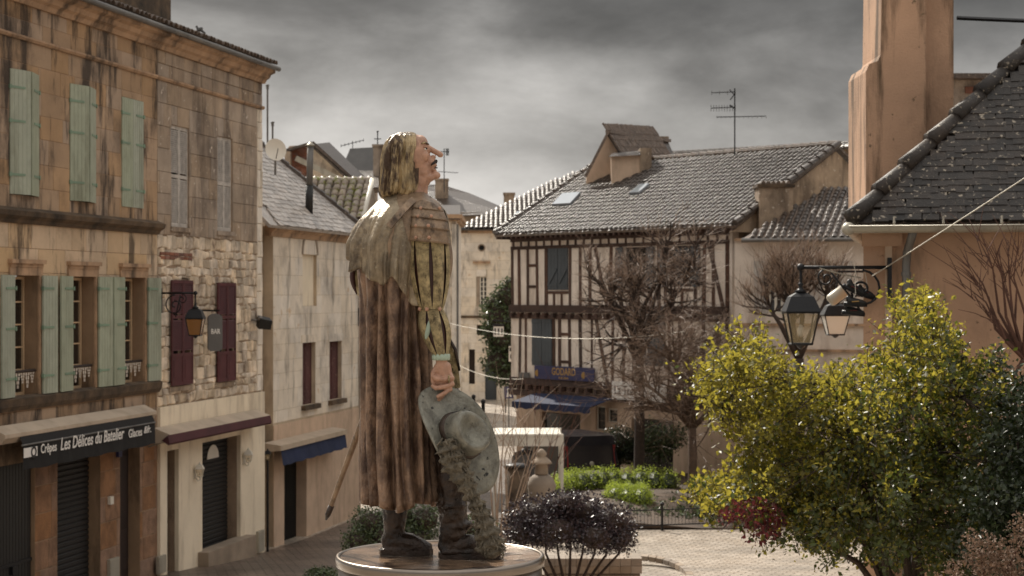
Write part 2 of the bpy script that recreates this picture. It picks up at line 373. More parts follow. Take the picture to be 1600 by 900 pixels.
# statue finishes
M['brz_cloak'] = mat('patinated_cloak', C('8f745f'), rough=.33, var=.45, scale=11, metal=.25, dark=C('331f1a'), streak=.75, patch=.8, bump=.6, bscale=60, sscale=13, stretch=.3, srange=(.46, .6), spots=(48, .68, .72, C('ab9a82')))
M['brz_cape'] = mat('patinated_cape', C('998971'), rough=.32, var=.4, scale=12, metal=.3, dark=C('3a2c22'), patch=.8, streak=.4, bump=.45, bscale=60, sscale=11, stretch=.4, srange=(.48, .6), spots=(30, .66, .72, C('b8ad94')))
M['brz_leather'] = mat('patinated_leather', C('8d765f'), rough=.3, var=.4, scale=14, metal=.3, dark=C('32241c'), patch=.9, bump=.45, bscale=70)
M['brz_gold'] = mat('gilded_sleeve', C('b3a077'), rough=.33, var=.55, scale=34, metal=.4, dark=C('3c2f1c'), patch=.95, bump=1., bscale=140)
M['brz_hair'] = mat('golden_brown_hair', C('ab9570'), rough=.3, var=.45, scale=14, metal=.3, dark=C('3c281a'), streak=.95, patch=.6, bump=.5, stretch=.3, sscale=20, srange=(.46, .57))
M['skin'] = mat('painted_skin', C('b58b73'), rough=.36, var=.2, scale=22, dark=C('6f4c3b'), patch=.6, bump=.2, bscale=80)
M['brz_dark'] = mat('dark_bronze', C('231b17'), rough=.26, var=.5, scale=12, bump=.4, bscale=50, col2=C('4a3a2f'), metal=.3)
M['brz_slit'] = mat('dark_maroon_lining', C('3c1f1a'), rough=.5, var=.4, bump=.2)
M['brz_hat'] = mat('grey_green_hat', C('827f73'), rough=.32, var=.35, scale=14, metal=.25, bump=.5, bscale=50, dark=C('4a463e'), patch=.8, spots=(26, .64, .655, C('201e1b')))
M['brz_plume'] = mat('olive_bronze_plume', C('6b6252'), rough=.45, var=.5, scale=24, bump=.9, bscale=60, dark=C('2c241c'), patch=.6)
M['verdigris'] = mat('pale_verdigris', C('a3b3a0'), rough=.5, var=.2, bump=.2)
M['brz_top'] = mat('wet_bronze_plate', C('7d6652'), rough=.1, var=.4, scale=5, bump=.3, bscale=12, dark=C('33281f'), patch=.9, spots=(6, .58, .62, C('4a3a30')))
M['eye'] = mat('painted_eye', C('cfc7bb'), rough=.3, var=.05, bump=0)
M['chimney'] = mat('stained_chimney_render', C('b9957a'), var=.18, scale=.8, dark=C('3f3220'), streak=.85, patch=.3, bump=.5, srange=(.5, .62), stretch=.12, spots=(7, .67, .72, C('75604a')))
M['stone_a_light'] = mat('cream_limestone', C('c6ab8a'), var=.2, scale=.9, dark=C('35291f'), streak=.8, patch=.5, rnd=.07, bump=.5, srange=(.53, .63))
M['leaf_green'] = mat('shade_green_leaf', C('333c1b'), rough=.4, var=.4, scale=3, bump=0, trans=.25, tcol=C('6f7a2a'), island=.5)  # darker leaf colour standing in for shade inside the shrub
# ------------------------------------------------------------------ ground
def gz(y):
    t = min(1, max(0, (y-33)/13)); return -.6*t*t*(3-2*t)
def pave_mat(name, c1, c2, mort, sc_, rough, rot=0.):
    m = mat(name, c1, rough=rough, var=.2, bump=0); t = m.node_tree; n = t.nodes; l = t.links; b = n['Principled BSDF']
    g = n.new('ShaderNodeNewGeometry'); mp_ = n.new('ShaderNodeMapping'); mp_.inputs['Rotation'].default_value = (0, 0, rot); l.new(g.outputs['Position'], mp_.inputs[0])
    br = n.new('ShaderNodeTexBrick'); br.inputs['Scale'].default_value = sc_; br.inputs['Color1'].default_value = c1; br.inputs['Color2'].default_value = c2
    br.inputs['Mortar'].default_value = mort; br.inputs['Mortar Size'].default_value = .028; br.inputs['Mortar Smooth'].default_value = .4
    l.new(mp_.outputs[0], br.inputs[0])
    nz = n.new('ShaderNodeTexNoise'); nz.inputs['Scale'].default_value = .5; nz.inputs['Detail'].default_value = 8; nz.inputs['Roughness'].default_value = .65; l.new(g.outputs['Position'], nz.inputs[0])
    mr = n.new('ShaderNodeMapRange'); mr.inputs[1].default_value = .35; mr.inputs[2].default_value = .65; mr.inputs[3].default_value = .55; mr.inputs[4].default_value = 1.15; l.new(nz.outputs[0], mr.inputs[0])
    mx_ = n.new('ShaderNodeMix'); mx_.data_type = 'RGBA'; mx_.blend_type = 'MULTIPLY'; mx_.inputs[0].default_value = 1
    l.new(br.outputs[0], mx_.inputs[6]); l.new(mr.outputs[0], mx_.inputs[7]); l.new(mx_.outputs[2], b.inputs['Base Color'])
    bp = n.new('ShaderNodeBump'); bp.inputs['Strength'].default_value = .6; bp.inputs['Distance'].default_value = .02; bp.invert = True
    ad = n.new('ShaderNodeMath'); ad.operation = 'ADD'; n2_ = n.new('ShaderNodeTexNoise'); n2_.inputs['Scale'].default_value = 25; l.new(g.outputs['Position'], n2_.inputs[0])
    l.new(br.outputs['Fac'], ad.inputs[0]); l.new(n2_.outputs[0], ad.inputs[1]); l.new(ad.outputs[0], bp.inputs['Height']); l.new(bp.outputs[0], b.inputs['Normal'])
    rr = n.new('ShaderNodeMapRange'); rr.inputs[3].default_value = rough+.15; rr.inputs[4].default_value = rough-.15; l.new(nz.outputs[0], rr.inputs[0]); l.new(rr.outputs[0], b.inputs['Roughness'])
    return m
M['pave'] = pave_mat('pale_stone_setts', C('c6baac'), C('a89a8a'), C('685c50'), 1.3, .38, .35)
M['street'] = pave_mat('brown_street_setts', C('7a6b5f'), C('645549'), C('352c25'), 1.3, .42, -.21)
ys = [-60, 0, 14, 20, 26, 30]+[33+i*1.3 for i in range(11)]+[52, 60, 75, 90, 120, 180, 300, 600]
xs = [-500, -150, -60, -30, -15, -6, 0, 6, 15, 30, 60, 150, 500]
gv = [(x, y, gz(y)) for y in ys for x in xs]; nx = len(xs)
gf = [(j*nx+i, j*nx+i+1, (j+1)*nx+i+1, (j+1)*nx+i) for j in range(len(ys)-1) for i in range(nx-1)]
tag(mk('ground', gv, gf, M['pave']), kind='structure')
# darker street along the left-hand houses
WL = wall_px(0, F/94.5, 410, F/66.8)
sv = []; sf = []
for i in range(40):
    y = 20+i*1.2; xl = -10.6+(y-20)*.2148; sv += [(xl, y, gz(y)+.006), (xl+4.3+(.12*(y-40) if y > 40 else 0)*0, y, gz(y)+.006)]
    if i: k = 2*i; sf.append((k-2, k-1, k+1, k))
tag(mk('street', sv, sf, M['street']), kind='structure')
# terrace the pedestal stands on (below the frame)
tm = MB(); tm.box(-12, 9, -8, 12.4, -.3, 3.3); tag(tm.build('terrace', M['pave']), kind='structure')

# ------------------------------------------------------------------ shared building bits
def shutter(W, parent, uh, side, w_, z0, z1, ang, o, mt, style='plank', hinge=None, rails=0):
    a = math.radians(ang); S = sub_wall(W, uh, o, W.d*side*math.cos(a)+W.n*math.sin(a)); m = MB()
    if style == 'plank':
        n_ = 5; pw = w_/n_
        for i in range(n_): m.wbox(S, i*pw+.003, (i+1)*pw-.003, -.012+random.uniform(-.002, .002), .014, z0, z1)
        m.wbox(S, .002, w_-.002, -.02, .006, z0+.002, z1-.002)
    else:
        st = .05
        m.wbox(S, 0, st, -.018, .018, z0, z1); m.wbox(S, w_-st, w_, -.018, .018, z0, z1)
        lz = z0 if style == 'louvre' else z0+(z1-z0)*.3
        mid = lz+(z1-lz)*.5
        for zz in (z0, z1-.07, mid-.03)+((lz-.06,) if style != 'louvre' else ()): m.wbox(S, st, w_-st, -.017, .017, zz, zz+.07)
        if style != 'louvre': m.wbox(S, st, w_-st, -.008, .006, z0+.07, lz-.06); m.wbox(S, st+.05, w_-st-.05, -.004, .013, z0+.14, lz-.13)
        z = lz+.08
        while z < z1-.09:
            if abs(z-mid) > .05:
                q = [S.pt(st, .014, z-.012), S.pt(w_-st, .014, z-.012), S.pt(w_-st, -.014, z+.022), S.pt(st, -.014, z+.022)]
                m.prism(q, (0, 0, .01))
            z += .042
    lf = m.build('shutter', mt, parent)
    for zz in (hinge or ()):
        h = MB(); h.wbox(S, -.01, w_*.72, .015, .024, zz-.02, zz+.02); h.wbox(S, -.03, .02, -.01, .035, zz-.035, zz+.035); h.build('hinge', M['green_iron'], lf)
    return lf
def window(W, parent, u0, u1, z0, z1, o, rows=4, cols=2, fr=.045, fmat='frame_beige', bar=.025):
    m = MB(); k = fr
    m.wbox(W, u0, u0+k, o-.03, o+.03, z0, z1); m.wbox(W, u1-k, u1, o-.03, o+.03, z0, z1)
    m.wbox(W, u0+k, u1-k, o-.03, o+.03, z0, z0+k); m.wbox(W, u0+k, u1-k, o-.03, o+.03, z1-k, z1)
    if cols == 2: m.wbox(W, (u0+u1)/2-.04, (u0+u1)/2+.04, o-.03, o+.033, z0+k, z1-k)
    f = m.build('window', M[fmat], parent)
    cw = (u1-u0-2*k)/cols; rh = (z1-z0-2*k)/rows
    for i in range(cols):
        for j in range(rows):
            p = MB(); p.wbox(W, u0+k+i*cw, u0+k+(i+1)*cw, o-.012, o-.006, z0+k+j*rh, z0+k+(j+1)*rh-.001); p.build('pane', M['glass_dark'], f)
            if j: g = MB(); g.wbox(W, u0+k+i*cw, u0+k+(i+1)*cw, o-.015, o+.012, z0+k+j*rh-bar/2, z0+k+j*rh+bar/2); g.build('glazing_bar', M[fmat], f)
    v = MB(); v.wbox(W, u0, u1, o-.32, o-.3, z0, z1); v.build('interior', M['void'], parent)
    return f
def roman_mesh(name, r, l, taper=.82, n=6, th=.012):
    v = []; f = []
    for j, (y, k) in enumerate(((0, 1), (l, taper))):
        for i in range(n+1):
            a = PI*i/n; v.append((r*k*math.cos(a), y, r*k*math.sin(a)*.9))
    for j in range(2):
        for i in range(n+1):
            x, y, z = v[j*(n+1)+i]; q = math.hypot(x, z) or 1; v.append((x*(1-th/r), y, z*(1-th/r)-.002))
    m = n+1
    for i in range(n): f.append((i, i+1, m+i+1, m+i)); f.append((2*m+i+1, 2*m+i, 3*m+i, 3*m+i+1)); f.append((i+1, i, 2*m+i, 2*m+i+1))
    me = bpy.data.meshes.new(name); me.from_pydata(v, [], f); me.polygons.foreach_set('use_smooth', [True]*len(f)); me.update(); return me
def flat_mesh(name, w_, l, th=.018):
    v = [(-w_/2, 0, 0), (w_/2, 0, 0), (w_/2, l, 0), (-w_/2, l, 0), (-w_/2, 0, th), (w_/2, 0, th), (w_/2, l, th), (-w_/2, l, th)]
    me = bpy.data.meshes.new(name); me.from_pydata(v, [], [(3, 2, 1, 0), (4, 5, 6, 7), (0, 1, 5, 4), (1, 2, 6, 5), (2, 3, 7, 6), (3, 0, 4, 7)]); me.update(); return me
def place(name, me, mt, parent, pos, X, Yv, Z):
    o = bpy.data.objects.new(name, me); COL.objects.link(o)
    if not me.materials: me.materials.append(mt)
    o.parent = parent
    Mx = Matrix((X, Yv, Z)).transposed().to_4x4(); Mx.translation = Vector(pos)-WLOC[parent.name]; o.matrix_basis = Mx
    return o
def tile_field(parent, origin, along, slope, inside, w_, l, me, mt, na, nr, single=True, skip=0., lift=.0, sag=0., stuffname='tile_field', offset=True, tilt=0.):
    """rows of tiles on a sloping plane: along = unit vector on the eave, slope = unit vector up the roof"""
    along = Vector(along).normalized(); slope = Vector(slope).normalized(); nrm = along.cross(slope)
    if nrm.z < 0: nrm = -nrm
    X = slope.cross(nrm)
    mb = MB(); n_ = 0
    vs = [v.co.copy() for v in me.vertices]; fs = [tuple(p.vertices) for p in me.polygons]
    for r in range(nr):
        for c in range(na):
            a = (c+(.5 if (r % 2 and offset) else 0))*w_; b = r*l
            if not inside(a, b): continue
            ja, jb = random.uniform(-.012, .012), random.uniform(-.02, .02); rz = random.uniform(-.03, .03)+tilt
            pos = Vector(origin)+along*(a+ja)+slope*(b+jb)+nrm*(lift+random.uniform(0, .008)+.0007*r-sag*math.sin(PI*min(1, b/(nr*l))))
            s2 = (slope+X*rz-nrm*.05).normalized(); x2 = s2.cross(nrm).normalized(); n2_ = x2.cross(s2)
            if single: place('roof_tile', me, mt, parent, pos, x2, s2, n2_)
            else:
                R = Matrix((x2, s2, n2_)).transposed(); mb.add([R @ v+pos for v in vs], fs)
            n_ += 1
    if not single and mb.v:
        o = mb.build(stuffname, mt, parent, False); o['kind'] = 'stuff'
    return n_

# ------------------------------------------------------------------ left: ochre stone house (A) with creperie
W = WL; U, Z = W.U, W.Z
uE = W.U(246); uF = W.U(410)
houseA = empty('stone_house', W.pt(uE/2, 0, 0), 'three storey ochre stone house with sage green shutters above a black awning', 'house')
UA0 = -2.2
up_win = [(15, 60, 14), (109, 149, 14), (190, 223.5, 0)]
lo_win = [(19, 59), (110, 147), (191, 225)]
zc0, zc1, zf = 6.78, 7.0, 9.89
holes = []
for a, b, t in up_win: holes.append((U(a), U(b), Z(37, 305), Z(37, 112)))
zl0, zl1 = 3.95, Z(75, 431)
for a, b in lo_win: holes.append((U(a), U(b), zl0-.12, zl1))
# ground floor openings
gop = [(U(-60), U(55)), (U(90), U(157)), (U(188), U(219))]
gh = [(a, b, -1, Z(120, 706)) for a, b in gop]
slab(W, houseA, (UA0, uE-.004, -.8, 10.5), holes+gh, -.4, -.006, M['stone_a_mortar'])
ashlar(W, houseA, UA0+1.2, uE-.004, zc1, zf, .4, .5, 1.0, holes, M['stone_a'], cham=.006)
ashlar(W, houseA, UA0+1.2, uE-.004, zf+.08, 10.5, .3, .8, 1.4, [], M['stone_a'], cham=.006)
ashlar(W, houseA, UA0+1.2, uE-.004, 3.86, zc0, .42, .55, 1.1, holes, M['stone_a_light'], cham=.006)
ashlar(W, houseA, UA0+1.2, uE-.004, Z(120, 706), 3.6, .31, .6, 1.1, [], M['stone_a'], cham=.006)
ashlar(W, houseA, UA0+1.2, uE-.004, -.6, Z(120, 706), .45, .5, .9, gh, M['pillar'], cham=.01)
def moulding(W, parent, u0, u1, prof, mt, name='moulding'):
    """prof: list of (o, z) outline, swept along the wall"""
    p = [W.pt(u0, o, z) for o, z in prof]; d = W.pt(u1, 0, 0)-W.pt(u0, 0, 0); m = MB(); m.prism(p, d); return m.build(name, mt, parent)
moulding(W, houseA, UA0, uE-.01, [(-.05, zc0), (.05, zc0), (.08, zc0+.06), (.17, zc0+.12), (.19, zc1-.02), (.0, zc1+.05), (-.05, zc1+.05)], M['stone_dark'], 'string_course')
moulding(W, houseA, UA0, uE-.01, [(-.05, 3.62), (.05, 3.62), (.1, 3.7), (.12, 3.83), (0, 3.87), (-.05, 3.87)], M['stone_dark'], 'string_course')
for hs_, nm in ((houseA, 'A'),):
    moulding(W, hs_, UA0, uE-.003, [(-.05, zf), (.03, zf), (.06, zf+.04), (.05, zf+.075), (-.05, zf+.08)], M['cornice'], 'frieze_moulding')
    moulding(W, hs_, UA0, uE-.003, [(-.3, 10.5), (.05, 10.5), (.09, 10.58), (.16, 10.62), (.2, 10.7), (.3, 10.74), (.31, 10.82), (-.3, 10.84)], M['cornice'], 'cornice')
    g = MB(); g.tube([W.pt(UA0, .37, 10.84), W.pt(uE-.003, .37, 10.84)], .06, 8); g.build('gutter', M['zinc'], hs_, True)
for i, (a, b, t) in enumerate(up_win):
    ua, ub = U(a), U(b); wl = (ub-ua)/2-.004; z0, z1 = Z(37, 305), Z(37, 112); hg = (z0+.33, (z0+z1)/2+.18, z1-.3)
    shutter(W, houseA, ua, 1, wl, z0, z1, t, .0 if t else .0, M['sage'], 'plank', hg)
    shutter(W, houseA, ub, -1, wl, z0, z1, t, .0, M['sage'], 'plank', hg)
    v = MB(); v.wbox(W, ua, ub, -.3, -.28, z0, z1); v.build('interior', M['void'], houseA)
for i, (a, b) in enumerate(lo_win):
    ua, ub = U(a), U(b); wl = (ub-ua)*.56; hg = (zl0+.22, (zl0+zl1)/2+.08, zl1-.22)
    shutter(W, houseA, ua-.05, -1, wl, zl0-.09, zl1, 4, .07, M['sage'], 'plank', hg)
    shutter(W, houseA, ub+.05, 1, wl, zl0-.09, zl1, 2, .07, M['sage'], 'plank', hg)
    window(W, houseA, ua+.02, ub-.02, zl0-.1, zl1-.02, -.27, 5, 2)
    s = MB()
    s.wbox(W, ua-.16, ub+.16, -.02, .09, zl1+.2, zl1+.27); s.wbox(W, ua-.12, ub+.12, -.02, .05, zl1+.14, zl1+.2)
    s.wbox(W, ua-.13, ua, -.02, .035, zl0-.1, zl1+.14); s.wbox(W, ub, ub+.13, -.02, .035, zl0-.1, zl1+.14); s.wbox(W, ua, ub, -.02, .035, zl1, zl1+.14)
    s.build('window_surround', M['cornice'], houseA)
    r = MB(); r.tube([W.pt(ua+.01, -.05, zl0+.32), W.pt(ub-.01, -.05, zl0+.32)], .028, 6); rl = r.build('window_rail', M['wood_dark'], houseA)
    t = MB(); k = 5; uw = (ub-ua-.06)/k       # scalloped lace hanging from the rail
    for q in range(k):
        c = ua+.03+(q+.5)*uw; dep = .2 if q % 2 == 0 else .28
        for e_ in range(4):
            wz = uw*.48*(1-e_/4.6); zt = zl0+.3-dep*e_/4
            for sgn in (-1, 1): t.wbox(W, c+sgn*wz*.55-wz*.32, c+sgn*wz*.55+wz*.32, -.052, -.044, zt-dep/4+.012, zt)
    t.build('lace_trim', M['lace'], rl)
# roof over A and B: low pitched canal tiles, the eave row built tile by tile
me_eave = roman_mesh('eave_tile', .098, .5)
def eave_roof(parent, u0, u1, nm):
    m = MB(); m.add([W.pt(u0, .3, 10.9), W.pt(u1, .3, 10.9), W.pt(u1, -6, 12.6), W.pt(u0, -6, 12.6), W.pt(u0, .3, 10.83), W.pt(u1, .3, 10.83), W.pt(u1, -6, 12.5), W.pt(u0, -6, 12.5)],
                   [(0, 1, 2, 3), (7, 6, 5, 4), (0, 4, 5, 1), (1, 5, 6, 2), (2, 6, 7, 3), (3, 7, 4, 0)])
    rf = m.build('roof', M['tile_brown'], parent)
    sl_ = (W.pt(0, -6.3, 1.7)-W.pt(0, 0, 0)).normalized(); al = Vector((W.d.x, W.d.y, 0))
    tile_field(rf, W.pt(u0+.1, .36, 10.93), al, sl_, lambda a, b: a < u1-u0-.1, .205, .4, me_eave, M['tile_brown'], int((u1-u0)/.205), 2, True, offset=False)
    tile_field(rf, W.pt(u0+.1, .36-.8*.965, 10.93+.8*.26), al, sl_, lambda a, b: a < u1-u0-.1, .205, .42, me_eave, M['tile_brown'], int((u1-u0)/.205), 5, False, offset=False)
eave_roof(houseA, max(UA0, U(90)), uE-.002, 'A')
c = MB(); uc0, uc1 = U(189, -1.5), U(267, -1.5); c.wbox(W, uc0, uc1, -2.3, -1.5, 10.5, 13.6); c.wbox(W, uc0-.08, uc1+.08, -2.4, -1.42, 13.6, 13.8)
c.build('chimney', M['stone_dark'], houseA)
# doors in the ground floor
def roller(W, parent, u0, u1, z0, z1, o, name='roller_shutter'):
    f = MB(); f.wbox(W, u0, u1, o-.06, o-.02, z0, z1); d = f.build(name, M['roller'], parent)
    z = z0
    while z < z1-.02:
        s = MB(); s.prism([W.pt(u0+.01, o-.02, z), W.pt(u0+.01, o+.005, z+.02), W.pt(u0+.01, o+.005, z+.075), W.pt(u0+.01, o-.02, z+.095)], W.pt(u1-.01, 0, 0)-W.pt(u0+.01, 0, 0)); s.build('slat', M['roller'], d); z += .1
    return d
ztop = Z(120, 706)
d = MB(); ua, ub = U(0), U(54); n_ = 14
for i in range(n_): d.wbox(W, ua-.3+(ub-ua+.3)*i/n_+.006, ua-.3+(ub-ua+.3)*(i+1)/n_-.006, -.1, -.07, -.6, ztop)
d.wbox(W, ua-.3, ub, -.12, -.09, -.6, ztop); dr = d.build('metal_door', M['black'], houseA)
h = MB(); h.wbox(W, ua-.3, ub, -.08, -.05, 1.0, 1.06); h.wbox(W, U(22), U(30), -.07, -.02, .86, 1.0); h.build('lock', M['iron'], dr)
roller(W, houseA, gop[1][0]+.01, gop[1][1]-.01, -.5, ztop, -.23)
d = MB(); d.wbox(W, gop[2][0], gop[2][1], -.3, -.25, -.5, ztop); d.wbox(W, gop[2][0]+.08, gop[2][1]-.08, -.25, -.23, .2, 1.0); d.wbox(W, gop[2][0]+.08, gop[2][1]-.08, -.25, -.23, 1.15, ztop-.3); d.build('door', M['wood_dark'], houseA)
d = MB(); d.wbox(W, gop[1][0]-.2, gop[1][1]+.3, -.3, .12, -.9, -.32+.1); d.build('door_step', M['kerb'], houseA)
for a, b in gop: v = MB(); v.wbox(W, a, b, -.52, -.48, -.8, ztop); v.build('interior', M['void'], houseA)
# small wall fittings on the pillars
def plate(name, W, u0, u1, z0, z1, o, mt, label, cat, lid=True):
    m = MB(); m.wbox(W, u0, u1, o, o+.06, z0, z1)
    if lid: m.wbox(W, u0+.02, u1-.02, o+.06, o+.068, z0+.02, (z0+z1)/2-.01); m.wbox(W, u0+.02, u1-.02, o+.06, o+.068, (z0+z1)/2+.01, z1-.02)
    o_ = m.build(name, mt); tag(o_, label, cat); return o_
plate('meter_box', W, U(167), U(182), Z(175, 905), Z(175, 872), .004, M['zinc_pale'], 'grey meter box low on the sandstone pillar under the black awning', 'meter box')
plate('meter_box', W, U(239), U(251), Z(245, 895), Z(245, 868), .064, M['zinc_pale'], 'narrow grey meter box at the joint between ochre house and cream shop', 'meter box')
plate('bell_push', W, U(168), U(173), Z(170, 788), Z(170, 776), .004, M['white_paint'], 'small white bell push on the sandstone pillar', 'doorbell', False)
hp = plate('house_number', W, U(181), U(186), Z(183, 714), Z(183, 703), .004, M['blue_sign'], 'little blue house number plate on the pillar under the awning', 'sign', False)
# black awning with lettering
def awning(name, W, u0, u1, zt, zb, o, caseM, clothM, val, label, casew=.4, slope=.35):
    r = empty(name, W.pt((u0+u1)/2, o, zb), label, 'awning')
    c = MB(); c.prism([W.pt(u0, 0, zt-.02), W.pt(u0, 0, zt+.1), W.pt(u0, casew*.35, zt+.12), W.pt(u0, casew, zt), W.pt(u0, casew, zt-.06), W.pt(u0, casew*.8, zt-.16), W.pt(u0, .02, zt-.2)], W.pt(u1, 0, 0)-W.pt(u0, 0, 0)); c.build('awning_case', caseM, r)
    return r
aw = awning('black_awning', W, U(8, .4), U(245, .4), Z(140, 659, .4), 0, 0, M['cassette'], None, 0, 'black awning with white lettering over the ochre house shopfront')
u0, u1 = U(33, .42), U(243, .46); zt = Z(140, 659, .4)
c = MB(); NW = 26; top = []; bot = []
for i in range(NW+1):
    u = u0+(u1-u0)*i/NW; wv = .008*math.sin(i*1.9)
    top.append((u, .38, zt-.03)); bot.append((u, .46+wv, zt-.62+.012*math.sin(i*1.3)))
vs = [W.pt(*p) for p in top]+[W.pt(u0+(u1-u0)*i/NW, .45, zt-.2) for i in range(NW+1)]+[W.pt(*p) for p in bot]; k = NW+1
c.add(vs, [(i, i+1, k+i+1, k+i) for i in range(NW)]+[(k+i, k+i+1, 2*k+i+1, 2*k+i) for i in range(NW)]); val = c.build('valance', M['black_cloth'], aw)
b = MB(); b.tube([W.pt(u0-.04, .455, zt-.205), W.pt(u1, .455, zt-.205)], .016, 6); b.build('front_bar', M['zinc'], aw)
def wtext(s, pxa, py, pxb, size, o=.472, sh=0., mt='white_print', par=val, W=W):
    ua, ub = W.U(pxa, o), W.U(pxb, o); z = W.Z(pxa, py, o)
    t = text('lettering', s, W.pt(ua, o, z), (W.d.x, W.d.y, 0), (W.n.x, W.n.y, 0), size, M[mt], par, sh)
    b_ = t.dimensions; wd = math.hypot(max(v.co.x for v in t.data.vertices)-min(v.co.x for v in t.data.vertices), max(v.co.y for v in t.data.vertices)-min(v.co.y for v in t.data.vertices))
    k_ = (ub-ua)/wd
    for v in t.data.vertices:          # fit to its width on the cloth
        p = Vector((v.co.x, v.co.y)); a = p.dot(W.d); q = p-W.d*a; p = W.d*(a*k_)+q; v.co.x, v.co.y = p.x, p.y
    mid = W.pt((ua+ub)/2, o, 0); wc = Vector((mid.x, mid.y, WLOC[t.name].z)); t.location = wc-WLOC[par.name]
    return t
wtext('Crêpes', 64, 708.5, 88.5, .22); wtext('Les Délices du Batelier', 95, 703.5, 194, .30, sh=.18); wtext('Glaces', 201, 684, 222, .22); wtext('&fr.', 225, 677, 236, .19, sh=.2)
lg = MB(); lg.wbox(W, U(37, .47), U(58, .47), .47, .476, Z(47, 714, .47), Z(47, 699, .47)); lg = lg.build('logo_patch', M['white_print'], val)
lg2 = MB(); uu = U(53, .48); zz = Z(53, 706, .48)
for i in range(20):
    a0, a1 = 2*PI*i/20, 2*PI*(i+1)/20; R1, R0 = .1, .055
    lg2.add([W.pt(uu+R1*math.cos(a0), .48, zz+R1*math.sin(a0)), W.pt(uu+R1*math.cos(a1), .48, zz+R1*math.sin(a1)), W.pt(uu+R0*math.cos(a1), .48, zz+R0*math.sin(a1)), W.pt(uu+R0*math.cos(a0), .48, zz+R0*math.sin(a0))], [(0, 1, 2, 3)])
lg2.build('logo_ring', M['black_print'], lg)

# ------------------------------------------------------------------ left: grey-brown rubble house (B)
houseB = empty('rubble_stone_house', W.pt((uE+uF)/2, 0, 0), 'weathered rubble stone house with grey and maroon louvred shutters and cream shopfront', 'house')
gl = [(268, 296, 198, 355), (340, 363.5, 215, 361)]; ml = [(268, 301, 438, 601), (340, 368, 442, 595)]
hb = [(U(a), U(b), Z((a+b)/2, d), Z((a+b)/2, c)) for a, b, c, d in gl]+[(U(a+2), U(b-2), Z((a+b)/2, d), Z((a+b)/2, c)) for a, b, c, d in ml]
zr = 3.3
dB = (U(257), U(275)); rB = (U(312), U(372))
hg_ = [(dB[0], dB[1], -1.5, Z(266, 703)), (rB[0], rB[1], -.45, Z(340, 686))]
slab(W, houseB, (uE, uF, -1.2, 10.5), hb+hg_, -.4, -.03, M['mortar'])
zmid0, zmid1 = Z(330, 400), Z(330, 376)
ashlar(W, houseB, uE+.003, uF-.35, zmid1+.05, zf, .42, .6, 1.2, hb, M['stone_b'], cham=.006)
ashlar(W, houseB, uE+.003, uF, zf+.08, 10.5, .3, .6, 1.0, [], M['stone_b'])
ashlar(W, houseB, uE+.003, uF-.35, zr+.02, zmid1+.05, .21, .16, .42, hb, M['rubble'], jit=.035, vary=.5, cham=.024)
ashlar(W, houseB, uF-.35, uF, zr+.02, zf, .38, .3, .4, [], M['white_stone'], o=.012, vary=.2, cham=.02)
slab(W, houseB, (uE+.004, uF+.0, -1.2, zr), hg_, -.38, .06, M['cream'], 'rendered_wall')
for z in (zmid0-.12, zmid0-.04):
    for i in range(7):
        block(W, houseB, uE+.15+i*.24, uE+.15+i*.24+.23, z, z+.075, .008, M['brick'], .008, .004, 'brick')
moulding(W, houseB, uE+.003, uF+.02, [(-.05, zf), (.03, zf), (.06, zf+.04), (.05, zf+.075), (-.05, zf+.08)], M['cornice'], 'frieze_moulding')
moulding(W, houseB, uE+.003, uF+.05, [(-.3, 10.5), (.05, 10.5), (.09, 10.58), (.16, 10.62), (.2, 10.7), (.3, 10.74), (.31, 10.82), (-.3, 10.84)], M['cornice'], 'cornice')
g = MB(); g.tube([W.pt(uE+.003, .37, 10.84), W.pt(uF+.1, .37, 10.84)], .06, 8); g.build('gutter', M['zinc'], houseB, True)
g = MB(); g.wbox(W, uF-.02, uF, -6, -.4, -1.2, 10.9); g.build('end_wall', M['mortar'], houseB)
eave_roof(houseB, uE+.002, uF+.08, 'B')
for a, b, c_, d_ in gl:
    ua, ub = U(a), U(b); z0, z1 = Z((a+b)/2, d_), Z((a+b)/2, c_); wl = (ub-ua)/2-.004
    shutter(W, houseB, ua, 1, wl, z0, z1, 1, -.06, M['grey_wood'], 'louvre'); shutter(W, houseB, ub, -1, wl, z0, z1, 1, -.06, M['grey_wood'], 'louvre')
    v = MB(); v.wbox(W, ua, ub, -.3, -.28, z0, z1); v.build('interior', M['void'], houseB)
    s = MB(); s.wbox(W, ua-.06, ub+.06, -.2, .04, z0-.1, z0-.004); s.build('window_sill', M['stone_b'], houseB)
for a, b, c_, d_ in ml:
    ua, ub = U(a, .05), U(b, .05); z0, z1 = Z((a+b)/2, d_), Z((a+b)/2, c_); wl = (ub-ua)/2-.004
    shutter(W, houseB, ua, 1, wl, z0, z1, 1.5, .05, M['maroon'], 'half'); shutter(W, houseB, ub, -1, wl, z0, z1, 1.5, .05, M['maroon'], 'half')
    v = MB(); v.wbox(W, ua, ub, -.3, -.28, z0, z1); v.build('interior', M['void'], houseB)
    s = MB(); s.wbox(W, ua-.06, ub+.06, -.2, .04, z0-.12, z0-.02); s.build('window_sill', M['stone_b'], houseB)
d = MB(); d.wbox(W, dB[0], dB[1], -.22, -.18, -1, hg_[0][3]); d.wbox(W, dB[0]+.08, dB[1]-.08, -.18, -.165, -.1, .7); d.wbox(W, dB[0]+.08, dB[1]-.08, -.18, -.165, .85, 1.6); dd = d.build('door', M['black'], houseB)
g = MB(); g.wbox(W, dB[0]+.1, dB[1]-.1, -.178, -.17, 1.7, 2.2); g.build('door_pane', M['glass_dark'], dd)
rs = roller(W, houseB, rB[0]+.01, rB[1]-.01, -.42, Z(340, 686), -.25)
